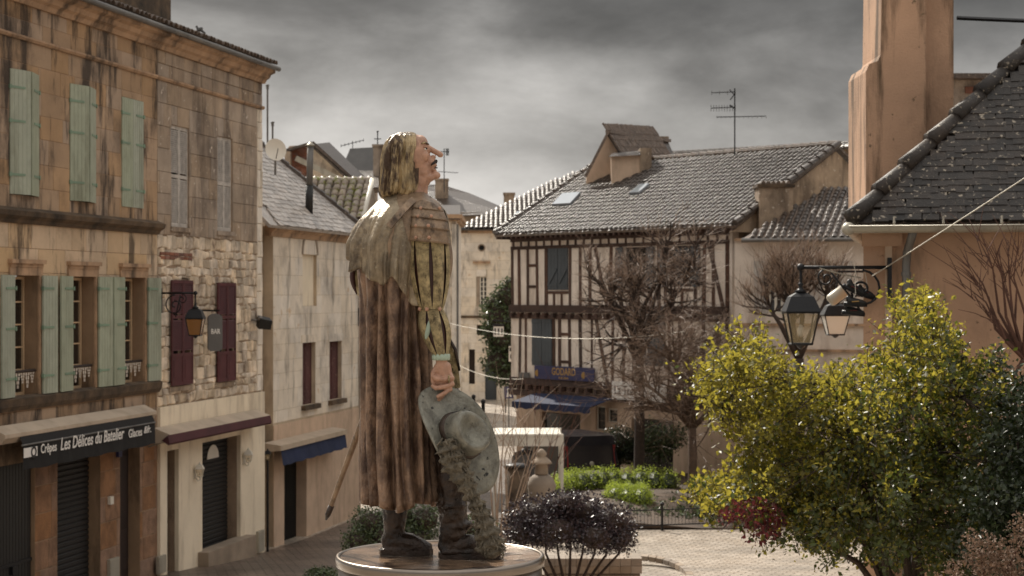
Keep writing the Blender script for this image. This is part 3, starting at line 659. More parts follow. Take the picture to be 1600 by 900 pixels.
hm = MB(); uu = U(332, -.24); zz = Z(332, 716, -.24); pts = [W.pt(uu+.34*math.cos(PI*i/14), -.236, zz+.3*math.sin(PI*i/14)) for i in range(15)]; hm.prism(pts, (W.n.x*.012, W.n.y*.012, 0)); hm.build('half_round_vent', M['white_paint'], rs)  # white half-round vent on the roller shutter
for a, b in (dB, rB): v = MB(); v.wbox(W, a, b, -.46, -.42, -1.2, 3.2); v.build('interior', M['void'], houseB)
s = MB(); s.wbox(W, rB[0]-.25, rB[1]+.35, -.05, .3, -1.2, Z(320, 866, .3)); s.build('door_step', M['kerb'], houseB)
aw2 = awning('maroon_awning', W, U(262, .45), U(419, .45), Z(340, 664, .45), 0, 0, M['cassette'], None, 0, 'folded maroon awning over the cream rendered shopfront', .5)
u0, u1 = U(262, .5), U(419, .45); zt = Z(340, 664, .45)
c = MB(); c.prism([W.pt(u0, .5, zt-.005), W.pt(u0, .54, zt-.16), W.pt(u0, .515, zt-.2), W.pt(u0, .4, zt-.12), W.pt(u0, .36, zt-.12)], W.pt(u1, 0, 0)-W.pt(u0, 0, 0)); c.build('folded_cloth', M['maroon_cloth'], aw2)
for uu in (u0+.15, (u0+u1)/2, u1-.3):
    b = MB(); b.tube([W.pt(uu, .03, zt-.25), W.pt(uu+.05, .42, zt-.12)], .02, 6); b.build('bracket', M['zinc_pale'], aw2)
plate('meter_box', W, U(400, .06), U(409, .06), Z(404, 862, .06), Z(404, 829, .06), .064, M['zinc_pale'], 'grey meter box at the foot of the cream wall beside the black lamp post pipe', 'meter box')

# lanterns -----------------------------------------------------------
def lantern(root, c, H, body='iron', glass='glass_lamp', wd=.235):
    """four-sided street lantern; c = centre of its bottom, H = height"""
    c = Vector(c); q = wd*H; a = q*.62
    def ring(r, z): return [c+Vector((sx*r, sy*r, z)) for sx, sy in ((-1, -1), (1, -1), (1, 1), (-1, 1))]
    lo, hi = ring(a, H*.08), ring(q, H*.55)
    for i in range(4):
        b = MB(); b.tube([lo[i], hi[i]], H*.014, 5); b.build('corner_bar', M[body], root)
        k = (i+1) % 4; g = MB(); g.add([lo[i]*.985+c*.015, lo[k]*.985+c*.015, hi[k]*.985+c*.015, hi[i]*.985+c*.015], [(0, 1, 2, 3)]); g.build('lamp_pane', M[glass], root)
    b = MB()
    for r_, z in ((a, .08), (q, .55)):
        rr = ring(r_, H*z)
        for i in range(4): b.tube([rr[i], rr[(i+1) % 4]], H*.018, 5)
    b.build('lantern_frame', M[body], root)
    h = MB(); r1, r2, r3 = ring(q*1.1, H*.56), ring(q*.72, H*.78), ring(q*.3, H*.84)
    h.add(r1+r2+r3, [(3, 2, 1, 0)]+[(i, (i+1) % 4, 4+(i+1) % 4, 4+i) for i in range(4)]+[(4+i, 4+(i+1) % 4, 8+(i+1) % 4, 8+i) for i in range(4)]+[(8, 9, 10, 11)]); h.build('lantern_hood', M[body], root)
    f = MB(); f.lathe(c+Vector((0, 0, H*.83)), [(q*.3, 0), (q*.42, H*.03), (q*.2, H*.06), (q*.12, H*.1), (q*.2, H*.13), (q*.06, H*.17)], 10); f.build('finial', M[body], root, True)
    f = MB(); f.lathe(c, [(q*.06, -.0), (q*.22, H*.03), (a*.5, H*.06), (a*1.0, H*.085)], 8); f.build('lantern_base', M[body], root, True)
    bl = MB(); bl.ell(c+Vector((0, 0, H*.27)), H*.05, H*.05, H*.1, 8, 6); bl.build('bulb', M['white_paint'], root, True)
gm = bpy.data.materials.new('lantern_glass'); gm.use_nodes = True; b_ = gm.node_tree.nodes['Principled BSDF']; b_.inputs['Base Color'].default_value = C('c9b48c'); b_.inputs['Roughness'].default_value = .12; b_.inputs['Transmission Weight'].default_value = .0; b_.inputs['Alpha'].default_value = .3; M['glass_lamp'] = gm
gm2 = gm.copy(); gm2.name = 'amber_lantern_glass'; gm2.node_tree.nodes['Principled BSDF'].inputs['Base Color'].default_value = C('9a6a34'); gm2.node_tree.nodes['Principled BSDF'].inputs['Alpha'].default_value = .8; M['glass_amber'] = gm2
gm3 = gm.copy(); gm3.name = 'frosted_lantern_glass'; gm3.node_tree.nodes['Principled BSDF'].inputs['Base Color'].default_value = C('e6e2d8'); gm3.node_tree.nodes['Principled BSDF'].inputs['Alpha'].default_value = .93; M['glass_frost'] = gm3
def spiral(c, r0, turns, ax, az, start=0., k=26, r1=.02):
    return [c+ax*(r0+(r1-r0)*i/k)*math.cos(start+turns*2*PI*i/k)+az*(r0+(r1-r0)*i/k)*math.sin(start+turns*2*PI*i/k) for i in range(k+1)]
def bracket_lamp(name, A, dirv, reach, drop, H, label, group=None, glass='glass_amber', plate_h=.5, sc_=1.):
    A = Vector(A); d = Vector(dirv).normalized(); z = Vector((0, 0, 1)); r = empty(name, A, label, 'street lamp', group)
    b = MB(); b.bar(A-z*plate_h*.8, A+z*plate_h*.2, .05, .05, d); b.build('wall_plate', M['iron'], r)
    b = MB(); b.tube([A, A+d*reach], .022*sc_, 6); b.ell(A+d*reach, .045*sc_, .045*sc_, .045*sc_, 8, 6); b.build('arm', M['iron'], r, True)
    b = MB(); b.tube(spiral(A+d*.3*sc_-z*.25*sc_, .22*sc_, 1.5, d, z, PI*.5), .014*sc_, 5); b.build('scroll', M['iron'], r, True)
    b = MB(); b.tube(spiral(A+d*(reach-.28*sc_)-z*.12*sc_, .1*sc_, -1.3, d, z, PI*.5), .012*sc_, 5); b.tube([A+d*.32*sc_-z*.48*sc_, A+d*(reach*.5)-z*.25*sc_, A+d*(reach-.32*sc_)-z*.04], .013*sc_, 5); b.build('scroll', M['iron'], r, True)
    e_ = A+d*reach; b = MB(); b.tube([e_, e_-z*drop], .018*sc_, 6); b.build('hanger', M['iron'], r)
    lantern(r, e_-z*(drop+H*.98), H, 'iron', glass)
    return r
lampA = bracket_lamp('bracket_lamp', W.pt(U(249), .03, Z(249, 458)), Vector((W.n.x, W.n.y, 0))+Vector((W.d.x, W.d.y, 0))*.0, .74, .2, .72, 'amber glass street lantern on a scrolled bracket between sage and maroon shutters')
def wall_lantern(px, py0, py1, label):
    o = .18; u = U(px, o); z0, z1 = Z(px, py1, o), Z(px, py0, o); r = empty('wall_lantern', W.pt(u, .06, z0), label, 'wall lamp', 'white lanterns flanking the roller shutter')
    lantern_h = (z1-z0)*.95; b = MB(); b.wbox(W, u-.05, u+.05, .06, .08, z0-.02, z0+.18); b.build('back_plate', M['white_paint'], r)
    b = MB(); b.tube([W.pt(u, .08, z0+.02), W.pt(u, .14, z0-.06), W.pt(u, .2, z0-.03), W.pt(u, o, z0+.02)], .012, 6); b.build('curved_arm', M['white_paint'], r, True)
    lantern(r, W.pt(u, o, z0), lantern_h, 'white_paint', 'glass_lamp', .24)
wall_lantern(312, 720, 747, 'white wall lantern left of the roller shutter on the cream shop'); wall_lantern(388, 698, 724, 'white wall lantern right of the roller shutter on the cream shop')
# hanging BAR sign, floodlight, bird, pipe
r = empty('hanging_bar_sign', W.pt(U(335, .3), .05, Z(335, 550, .3)), 'oval topped grey enamel sign reading BAR between the maroon shutters', 'sign')
ua, ub = U(324, .3), U(346, .3); z0, z1 = Z(335, 548, .3), Z(335, 497, .3)
S = sub_wall(W, ua, .3, W.d*.55+W.n*.45); S2 = (ub-ua)*.42
b = MB(); pts = [S.pt(0, 0, z0+.05), S.pt(S2*.2, 0, z0), S.pt(S2*.8, 0, z0), S.pt(S2, 0, z0+.05), S.pt(S2, 0, z1)]+[S.pt(S2*.5+S2*.5*math.cos(PI*i/8), 0, z1+.1*math.sin(PI*i/8)) for i in range(1, 8)]+[S.pt(0, 0, z1)]
b.prism(pts, (S.n.x*.04, S.n.y*.04, 0)); bd = b.build('sign_board', M['slate'], r)
text('lettering', 'BAR', S.pt(S2*.5, .046, (z0+z1)/2+.02), (S.d.x, S.d.y, 0), (S.n.x, S.n.y, 0), .15, M['white_print'], bd, align='CENTER', sx=.8 if S.d.dot(Vector((1, 0))) > 0 else -.8)
b = MB(); b.tube([W.pt(U(335, .3), 0, z1+.16), W.pt(U(335, .3), .42, z1+.16)], .02, 6); b.build('bracket', M['iron'], r)
r = empty('floodlight', W.pt(U(394), .02, Z(394, 500)), 'black floodlight on a short arm at the corner of the rubble house', 'floodlight')
b = MB(); b.tube([W.pt(U(393), 0, Z(394, 500)), W.pt(U(393)+.1, .15, Z(394, 500))], .025, 6); b.ell(W.pt(U(393)+.1, .16, Z(394, 497)), .07, .07, .06); b.build('arm', M['zinc'], r, True)
S = sub_wall(W, U(393)+.1, .14, W.d*.7+W.n*.7); b = MB(); zz = Z(394, 506)
b.box8([S.pt(0, .0, zz-.12), S.pt(.3, .0, zz-.14), S.pt(.3, -.16, zz-.08), S.pt(0, -.16, zz-.05), S.pt(0, .1, zz+.12), S.pt(.3, .1, zz+.06), S.pt(.3, -.06, zz+.14), S.pt(0, -.06, zz+.2)]); b.build('housing', M['black'], r)
r = empty('downpipe_lamp', W.pt(uF+.06, .05, -1), 'thin black standpipe topped by a little lantern at the cream wall corner', 'lamp post')
b = MB(); b.tube([W.pt(uF+.08, .1, -.6), W.pt(uF+.08, .1, Z(413, 718))], .03, 6); b.build('pipe', M['iron'], r); lantern(r, W.pt(uF+.08, .1, Z(413, 720)), .3, 'iron', 'glass_lamp')
# pigeon on the gutter
r = empty('pigeon', W.pt(U(311, .2), .2, 11.05), 'dark pigeon perched on the canal tile eave of the rubble house', 'bird')
q = W.pt(U(312, .2), .2, 11.17); dv = Vector((W.d.x, W.d.y, 0)); m = MB()
R = Matrix.Rotation(math.radians(-30), 3, 'Y')
k = .62; q = W.pt(U(312, .2), .2, 11.13)
m.ell(q, .13*k, .06*k, .07*k, 12, 8, R); m.ell(q+Vector((-.1, 0, .1))*k, .036*k, .036*k, .042*k); m.tube([q+Vector((-.06, 0, .03))*k, q+Vector((-.1, 0, .1))*k], [.05*k, .034*k], 8); m.tube([q+Vector((.06, 0, -.03))*k, q+Vector((.2, 0, -.13))*k], [.05*k, .025*k], 8); m.tube([q+Vector((-.12, 0, .1))*k, q+Vector((-.165, 0, .09))*k], [.014*k, .006*k], 6)
voxel(m, 'body', M['slate'], r, .006, 2)
for dy in (-.016, .016): b = MB(); b.tube([q+Vector((0, dy, -.03)), q+Vector((0, dy, -.1))], .006, 5); b.build('leg', M['bark_pale'], r)
# ------------------------------------------------------------------ statue and its steel drum
YS, SS = F/300.0, 300.0
base = P(688, 866, YS)
def S3(px, py, dy=0.): return Vector((base.x+(px-688)/SS, YS+dy, base.z+(866-py)/SS))
ped = empty('round_pedestal', (base.x, YS, 3.3), 'polished stainless steel drum with a wet bronze top carrying the statue', 'pedestal')
R_ = 162.5/SS
d = MB(); d.lathe((base.x, YS, 3.3), [(R_-.012, 0), (R_-.012, base.z-3.3-.055)], 96); d.build('drum', M['steel'], ped, True)
d = MB(); zt = base.z; d.lathe((base.x, YS, 0), [(R_-.02, zt-.06), (R_, zt-.05), (R_+.003, zt-.02), (R_, zt-.003), (R_-.012, zt+.002), (R_-.022, zt-.004), (R_-.024, zt-.02)], 96); d.build('rim', M['steel'], ped, True)
d = MB(); n_ = 64; rr = [0.001, .1, .2, .3, .4, R_-.023]
vs = []; fs = []
for j, r in enumerate(rr):
    for k in range(n_):
        a = 2*PI*k/n_; x, y = r*math.cos(a), r*math.sin(a); vs.append((base.x+x, YS+y, zt-.006+.004*noise.noise(Vector((x*7, y*7, 3)))))
for j in range(len(rr)-1):
    for k in range(n_): k2 = (k+1) % n_; fs.append((j*n_+k, j*n_+k2, (j+1)*n_+k2, (j+1)*n_+k))
d.add(vs, fs); d.build('top_plate', M['brz_top'], ped, True)
st = empty('statue', (base.x, YS, base.z), 'painted bronze statue of a long haired man in cloak and boots holding a plumed hat', 'statue')
# body profile of the cloak, row by row: photo row, left edge, right edge, half depth
PR = [(300, 622, 660, .05), (308, 606, 668, .10), (318, 594, 680, .17), (330, 584, 690, .225), (345, 573, 694, .255), (362, 564, 694, .265), (380, 557, 692, .27), (420, 560, 684, .262), (470, 566, 676, .24), (520, 567, 674, .22), (600, 567, 678, .205), (700, 565, 684, .205), (786, 566, 689, .21), (800, 566, 689, .21)]
def prof(py):
    for a, b in zip(PR, PR[1:]):
        if a[0] <= py <= b[0]:
            t = (py-a[0])/(b[0]-a[0]); t2 = t*t*(3-2*t)*.4+t*.6
            return [a[i]+(b[i]-a[i])*t2 for i in (1, 2, 3)]
    return PR[-1][1:]
def body_pt(th, py, off=0., sq=2.4):
    l, r, ry = prof(py); cx = (l+r)/2; rx = (r-l)/2/SS
    c, s = math.cos(th), math.sin(th); k = (abs(c)**sq+abs(s)**sq)**(-1/sq)
    return S3(cx, py, 0)+Vector(((rx+off)*c*k, (ry+off)*s*k, 0)), Vector((c, s, 0)).normalized()
# cloak with deep vertical folds: centres (degrees), half widths, depths
folds = [(188, 6, .03), (203, 5, .035), (218, 5, .045), (236, 5.5, .062), (257, 5, .066), (280, 4, .03), (299, 5.5, .062), (315, 7, .085), (335, 8, .05), (355, 8, .03), (15, 12, .05), (45, 12, .05), (75, 11, .05), (105, 12, .05), (135, 11, .05), (165, 9, .04)]
def fold(th, py):
    dg = math.degrees(th) % 360; k = min(1, max(0, (py-360)/160)); o = 0
    for c, w_, dp in folds:
        x = (dg-c-3.5*math.sin(py*.011+c)+180) % 360-180
        o -= dp*math.exp(-(x/w_)**2)*(1.15 if abs(x) < w_*.3 else 1)
    return o*k+.02*k+.006*noise.noise(Vector((dg*.06, py*.012, 2)))
n_ = 220; rings = []
rows = [302, 306, 312, 320, 330, 342, 356, 372, 390, 408]+list(range(425, 786, 14))+[786]
for py in rows:
    rg = []
    for k in range(n_):
        th = 2*PI*k/n_; q, nn = body_pt(th, py); hem = (5*math.sin(3*th+.4)+3*math.sin(7*th)) if py > 760 else 0
        rg.append(q+nn*fold(th, py)+Vector((0, 0, -hem/SS*(py-760)/26 if py > 760 else 0)))
    rings.append(rg)
inner = [[q+(Vector((st.location.x-.2, YS, q.z))-q).normalized()*.018+Vector((0, 0, .002)) for q in rg] for rg in (rings[-1], rings[-2], rings[-6], rings[-14])]
rings += inner
loft(rings, 'cloak', M['brz_cloak'], st)
# leather tunic over the shoulders
rings = []
for py in (301, 305, 310, 317, 325, 335, 348, 364, 384, 404, 420):
    rings.append([(lambda qn: qn[0]+qn[1]*.003*noise.noise(qn[0]*25))(body_pt(2*PI*k/120, py, .014)) for k in range(120)])
loft(rings, 'tunic', M['brz_leather'], st)
# short shoulder cape with a ragged, slanting hem
rings = []; m_ = 30
def hem_row(th):
    x = math.cos(th); s = math.sin(th); h = 440+38*x+7*math.sin(9*th)+3*math.sin(17*th+1)+6*math.sin(5*th)
    return h+(10 if s < 0 else -8)
def cape_top(th):
    s, x = math.sin(th), math.cos(th)
    if s > .15: return 306
    k = min(1, max(0, (x+.42)/.75))*min(1, (.15-s)/.4); return 306+84*k**1.3
for j in range(m_+1):
    t = j/m_; rg = []
    for k in range(n_):
        th = 2*PI*k/n_; p0_ = cape_top(th); py = p0_+(hem_row(th)-p0_)*t; q, nn = body_pt(th, py, .018+.02*t)
        dg = math.degrees(th); f = .020*math.sin(dg*.23+2*math.sin(dg*.033)+t*.9)*t**.7+.013*math.sin(dg*.47+1-t)*t+.008*math.sin(dg*.9+2*t)*t+.009*noise.noise(Vector((dg*.05, py*.03, 7)))
        rg.append(q+nn*f)
    rings.append(rg)
rings.append([p+(Vector((base.x-.2, YS, p.z))-p).normalized()*.016 for p in rings[-1]])
loft(rings, 'cape', M['brz_cape'], st)
# chest of the doublet showing in front of the near sleeve, crossing strap
m = MB(); m.ell(S3(672, 405), 36/SS, .2, 62/SS, 24, 16); m.ell(S3(668, 350), 30/SS, .2, 42/SS, 24, 16); m.ell(S3(660, 460), 30/SS, .17, 60/SS, 24, 16); voxel(m, 'doublet', M['brz_leather'], st, .012, 4)
def ribbon(pts, wd, th_, upv):
    m = MB(); k = len(pts); vs = []
    for i, p in enumerate(pts):
        t = (pts[min(i+1, k-1)]-pts[max(i-1, 0)]).normalized(); nn = Vector(upv[i] if isinstance(upv, list) else upv).normalized(); x = t.cross(nn).normalized()
        vs += [p-x*wd/2, p+x*wd/2, p+x*wd/2+nn*th_, p-x*wd/2+nn*th_]
    fs = [(4*i+a, 4*i+b, 4*i+4+b, 4*i+4+a) for i in range(k-1) for a, b in ((0, 1), (1, 2), (2, 3), (3, 0))]+[(3, 2, 1, 0), (4*k-4, 4*k-3, 4*k-2, 4*k-1)]
    m.add(vs, fs); return m
def on_body(px, py, off):
    l, r, ry = prof(py); c = max(-1, min(1, (px-(l+r)/2)/((r-l)/2))); s = (1-abs(c)**2.4)**(1/2.4)
    return S3(px, py, -(ry+off)*s), Vector((c*.5, -s, .35)).normalized()
pp = [on_body(650-36*i/7, 314+44*i/7, .045) for i in range(8)]
ribbon([p for p, _ in pp], .035, .008, [n for _, n in pp]).build('strap', M['brz_leather'], st, False)
# near arm: layered shoulder plates
arm_y = -.225
bands = [(319, 331, 660, 686, 650, 694), (330, 345, 651, 695, 646, 700), (344, 360, 646, 700, 644, 703), (359, 381, 644, 702, 642, 703)]
for i, (a, b, l0, r0, l1, r1) in enumerate(bands):
    rings = []
    for j in range(7):
        t = j/6; py = a+(b-a)*t; l = l0+(l1-l0)*math.sin(t*PI/2); r = r0+(r1-r0)*math.sin(t*PI/2); rg = []
        for k in range(40):
            th = 2*PI*k/40; dz = 4*math.sin(th)*0+3.2*math.cos(th)
            flare = 1+.05*t+(.03 if j == 6 else 0)
            rg.append(S3((l+r)/2+(r-l)/2*flare*math.cos(th), py+dz, arm_y+flare*(.045+.062*min(1, (py-312)/45))*math.sin(th)))
        rings.append(rg)
    rings.append([p+(S3(672, b, arm_y)-p).normalized()*.012 for p in rings[-1]])
    pl = loft(rings, 'shoulder_plate', M['brz_leather'], st, cap=(i == 0, False))
    for px in ((662, 690), (658, 678), (655, 674), (655, 675))[i]:
        q = S3(px, (a+b)/2+4, arm_y); l, r = l1, r1; c = (px-(l+r)/2)/((r-l)/2); s = math.sqrt(max(0, 1-c*c)); rv = MB()
        rv.ell(q+Vector((0, -(.045+.064*min(1, ((a+b)/2+4-312)/45))*1.03*s, 0)), .009, .009, .009, 10, 6); rv.build('rivet', M['skin'], pl, True)
# near arm: slashed upper and lower sleeve
def sleeve(path, n_strip, mat_s, gap, phase, name='sleeve_strip'):
    core = []; 
    for (px, py, rx, ry, dy) in path:
        core.append([S3(px+rx*.9*math.cos(2*PI*k/28), py, arm_y+dy+ry*.9*math.sin(2*PI*k/28)) for k in range(28)])
    c = loft(core, 'sleeve_lining', M['brz_slit'], st, cap=(True, True))
    for s in range(n_strip):
        a0 = phase+2*PI*s/n_strip; wd = 2*PI/n_strip; rows_ = []
        for i, (px, py, rx, ry, dy) in enumerate(path):
            t = i/(len(path)-1); g = gap*math.sin(PI*t)**.7; rg = []
            for k in range(9):
                f = k/8; th = a0+wd*(g/2+(1-g)*f); bul = 1+.10*math.sin(PI*f)*math.sin(PI*t)**.5
                rg.append(S3(px+rx*bul*math.cos(th), py, arm_y+dy+ry*bul*math.sin(th)))
            rows_.append(rg)
        v, f = loft(rows_, closed=False); loft(rows_, name, mat_s, st, closed=False)
up = []
for i in range(15):
    t = i/14; py = 374+(482-374)*t; rx = 28.5+5*math.sin(PI*t*.8)*.5-11.5*t**2.2; up.append((672.5+4.5*t, py, rx, rx/SS*1.02, .0))
sleeve(up, 7, M['brz_gold'], .24, .35)
lo = []
for i in range(13):
    t = i/12; py = 482+(553-482)*t; rx = 17.5+8*math.sin(PI*t**.85)-5.5*t; lo.append((677.5+14*t**1.2, py, rx, rx/SS, -.0-.02*t))
sleeve(lo, 6, M['brz_gold'], .3, .15)
pa = MB(); pa.ell(S3(673.5, 512, arm_y-.069), .014, .012, .055, 12, 10, Matrix.Rotation(.25, 3, 'Y')); pa.build('worn_patch', M['verdigris'], st, True)
for px in (660, 671, 690):
    b = MB(); c = (px-677)/18; b.ell(S3(px, 482, arm_y-.062*math.sqrt(1-c*c*.9)), .011, .011, .011, 10, 6); b.build('button', M['skin'], st, True)
rings = []
for i, (py, r) in enumerate(((549, 10.5), (551, 13), (556, 13.2), (560, 12.4), (560, 9))):
    rings.append([S3(692+(r+(.9*math.sin(k*PI/2) if 0 < i < 4 else 0))*math.cos(2*PI*k/48), py, arm_y-.02+(r+(.9*math.sin(k*PI/2) if 0 < i < 4 else 0))/SS*math.sin(2*PI*k/48)) for k in range(48)])
loft(rings, 'cuff', M['verdigris'], st)
# hand: palm, curled fingers and thumb gripping the hat brim
hy = arm_y-.02
def cap(m, pts, rs): 
    m.tube(pts, rs, 10)
    for p, r in zip(pts, rs): m.ell(p, r, r, r, 10, 7)
m = MB(); h = lambda x, y, d=0.: S3(x, y, hy+d)
cap(m, [h(692, 556), h(694, 568)], [.029, .031]); cap(m, [h(690, 570), h(693, 584, -.004)], [.027, .02]); cap(m, [h(700, 570), h(704, 586, -.004)], [.026, .02]); cap(m, [h(696, 572, -.005), h(699, 588, -.008)], [.026, .02])
cap(m, [h(705, 580, -.004), h(709, 587, -.022), h(697, 589, -.036), h(685, 588, -.036), h(680, 584, -.03)], [.0145, .0145, .0135, .0125, .0115])
cap(m, [h(705, 588, -.002), h(709, 596, -.02), h(697, 600, -.036), h(685, 602, -.034), h(680, 599, -.026)], [.0145, .0145, .0135, .0125, .0115])
cap(m, [h(702, 592, 0), h(706, 604, -.016), h(697, 610, -.03), h(688, 615, -.028)], [.014, .0135, .0125, .0115])
cap(m, [h(698, 592, .01), h(700, 606, .004), h(693, 616, -.008), h(689, 620, -.01)], [.0125, .012, .011, .010])
cap(m, [h(686, 570, .004), h(680, 580, -.004), h(680, 592, -.008), h(683, 598, -.01)], [.016, .0145, .0125, .011])
m.ell(h(695, 594, -.004), .034, .02, .034); m.ell(h(690, 588, -.006), .026, .018, .03)
hand = voxel(m, 'hand', M['skin'], st, .0036, 3)
rg_ = MB(); rg_.tube([h(704.5, 588.5, -.03)+Vector((0, .017*math.cos(a), .017*math.sin(a))) for a in [2*PI*i/16 for i in range(17)]], .0045, 6); rg_.build('finger_ring', M['brz_gold'], hand, True)
# far arm: puffed sleeve behind the back, pointed cloak lining in front
m_r = []
for i in range(13):
    t = i/12; py = 398+(468-398)*t; r = 3+15*math.sin(PI*t)**.7; m_r.append([S3(563+3*t+r*math.cos(2*PI*k/20)*1.05, py, .1+r/SS*math.sin(2*PI*k/20)*1.3) for k in range(20)])
loft(m_r, 'far_sleeve', M['brz_gold'], st, cap=(True, True))
sl_ = MB(); sl_.tube([S3(556.5-7*math.sin(PI*i/10), 404+56*i/10, .04) for i in range(11)], [.003+.012*math.sin(PI*i/10) for i in range(11)], 6); sl_.build('sleeve_lining', M['brz_slit'], st, True)
b = MB(); b.add([S3(699, 520, -.1), S3(716, 566, -.1), S3(720, 604, -.1), S3(700, 608, -.1), S3(690, 560, -.1)]+[S3(699, 520, -.04), S3(716, 566, -.04), S3(720, 604, -.04), S3(700, 608, -.04), S3(690, 560, -.04)], [(0, 1, 2, 3, 4), (9, 8, 7, 6, 5)]+[(i, 5+i, 5+(i+1) % 5, (i+1) % 5) for i in range(5)]); b.build('lining_fold', M['brz_gold'], st)
b = MB(); b.tube([S3(700, 522, -.1), S3(712, 545, -.105), S3(719, 578, -.1)], [.006, .01, .006], 6); b.build('lining_edge', M['brz_dark'], st, True)
# scabbard
b = MB(); b.tube([S3(585, 610, .02), S3(560, 670, .1), S3(530, 748, .16), S3(506, 812, .2), S3(503, 819, .205)], [.019, .018, .016, .013, .004], 10); sc_b = b.build('scabbard', M['brz_leather'], st, True)
b = MB(); b.tube([S3(512, 797, .19), S3(506, 812, .2), S3(503, 820, .205)], [.0165, .0155, .005], 10); b.build('scabbard_tip', M['brz_dark'], sc_b, True)
# ---- head: tilted back, long nose, moustache
tl = Matrix.Rotation(math.radians(12), 3, 'Y')
m = MB()
m.ell(S3(645, 243), 27/SS, .088, 34/SS, 24, 16)
m.ell(S3(654, 241), 17.5/SS, .068, 29/SS, 20, 14)                   # face plane
m.ell(S3(655, 262), 20/SS, .060, 18/SS, 20, 14)                     # cheeks and jaw
m.ell(S3(657, 226), 12/SS, .062, 15/SS, 16, 12)                     # forehead
for s in (-1, 1): m.tube([S3(667, 227.5, s*.014), S3(661, 228, s*.055)], [.013, .012], 8); m.ell(S3(662, 245, s*.046), .033, .024, .03)
m.tube([S3(667, 229), S3(677, 235.5), S3(689, 241.5)], [.014, .0155, .0145], 10); m.ell(S3(688, 242), .0165, .017, .0145)
for s in (-1, 1): m.ell(S3(677, 245.5, s*.015), .015, .0105, .011)
m.tube([S3(677, 246), S3(672, 250)], [.012, .016], 8)
m.ell(S3(673, 255), 9/SS, .036, 11/SS); m.ell(S3(679, 258.6), .014, .025, .0085); m.ell(S3(678.4, 265.8), .0135, .023, .0085)
m.ell(S3(680.5, 274), .027, .029, .022); m.ell(S3(660, 270), .05, .056, .036); m.ell(S3(668, 277), .042, .045, .026)
m.tube([S3(664, 276), S3(654, 284)], [.045, .052], 12)
m.tube([S3(648, 262), S3(646, 290), S3(642, 316)], [.06, .058, .07], 16); m.tube([S3(660, 281), S3(659, 296), S3(656, 312)], [.034, .032, .04], 12)
head = voxel(m, 'head', M['skin'], st, .0042, 5)
for s in (-1, 1):
    e_ = MB(); e_.ell(S3(664.4, 234.2, s*.047), .013, .011, .0085, 12, 8, Matrix.Rotation(-.3, 3, 'Y')); ey = e_.build('eye', M['eye'], head, True)
    e_ = MB(); e_.ell(S3(667, 233.3, s*.0525), .0052, .004, .0055, 10, 6); e_.build('iris', M['brz_dark'], ey, True)
    e_ = MB(); e_.tube([S3(660.5, 231.5, s*.058), S3(665, 230.4, s*.058), S3(668.8, 232, s*.045)], [.003, .0046, .003], 6); e_.build('eyelid', M['skin'], ey, True)
    e_ = MB(); e_.tube([S3(659, 226.3, s*.064), S3(665, 223.8, s*.056), S3(670, 226.2, s*.03)], [.003, .0062, .004], 6); e_.build('eyebrow', M['brz_hair'], head, True)
mo = MB()
for s in (-1, 1): mo.tube([S3(681.5, 251.5, s*.003), S3(680.5, 253, s*.018), S3(676.5, 256.5, s*.034), S3(674, 259.5, s*.039)], [.0085, .009, .006, .002], 8)
mo.build('moustache', M['wood_dark'], head, True)
mo = MB(); mo.tube([S3(680.4, 262.2, -.02), S3(682.6, 262.2, 0), S3(680.4, 262.2, .02)], [.002, .0045, .002], 6); mo.build('mouth', M['brz_slit'], head, True)
# hair: heavy shoulder length bob with combed locks
HR = [(206, 636, 643, .012), (208, 622, 649, .045), (213, 611, 652, .072), (222, 604, 653, .092), (236, 600, 653, .104), (252, 598.5, 652.5, .109), (270, 597, 652, .112), (286, 595, 652, .115), (298, 594, 650, .112), (305, 596, 644, .1), (309, 602, 635, .075), (308, 610, 628, .04)]
rings = []; nh = 160
for i in range(len(HR)-1):
    for j in range(4 if i < len(HR)-2 else 5):
        t = j/4; a, b = HR[i], HR[i+1]; py, l, r, ry = [a[k]+(b[k]-a[k])*t for k in range(4)]; rg = []
        for k in range(nh):
            th = 2*PI*k/nh; sq = 3.6; c, s = math.cos(th), math.sin(th); kk = (abs(c)**sq+abs(s)**sq)**(-1/sq)
            if s < 0 or True: cc = c*kk; ss = s*kk
            dg = math.degrees(th); g = min(1, max(0, (py-208)/25))
            lk = (.011*abs(math.sin(dg*.085+py*.013+1.2*math.sin(py*.03)))+.006*math.sin(dg*.3+py*.03)+.004*math.sin(dg*.61-py*.05)-.006)*g
            rg.append(S3((l+r)/2+(r-l)/2*cc, py+(2.5*math.sin(dg*.085) if py > 285 else 0), ry*ss)+Vector((c, s, 0))*lk)
        rings.append(rg)
loft(rings, 'hair', M['brz_hair'], st, cap=(True, True))
# ---- legs
wr = lambda k, f=30: (lambda p: k*noise.noise(p*f)+k*.7*noise.noise(p*f*2.3))
m = MB(); cap(m, [S3(622, 690, .06), S3(618, 778, .05)], [.095, .075]); cap(m, [S3(618, 770, .04), S3(617, 800, .03), S3(615, 834, .02)], [.074, .066, .056]); cap(m, [S3(611, 846, .02), S3(640, 848, .01), S3(660, 853, 0), S3(668, 855, 0)], [.055, .05, .036, .028]); m.ell(S3(608, 850, .02), .045, .05, .04)
m.box(*[S3(597, 0).x, S3(672, 0).x, YS-.035, YS+.06, S3(0, 862).z, S3(0, 856).z])
voxel(m, 'boot', M['brz_dark'], st, .008, 4, wr(.0045, 22))
def sole(pts, py0, py1, name='sole'):
    m = MB(); m.prism([Vector((S3(x, 0).x, YS+d_, S3(0, py1).z)) for x, d_ in pts], (0, 0, (py1-py0)/SS)); return m.build(name, M['brz_dark'], st)
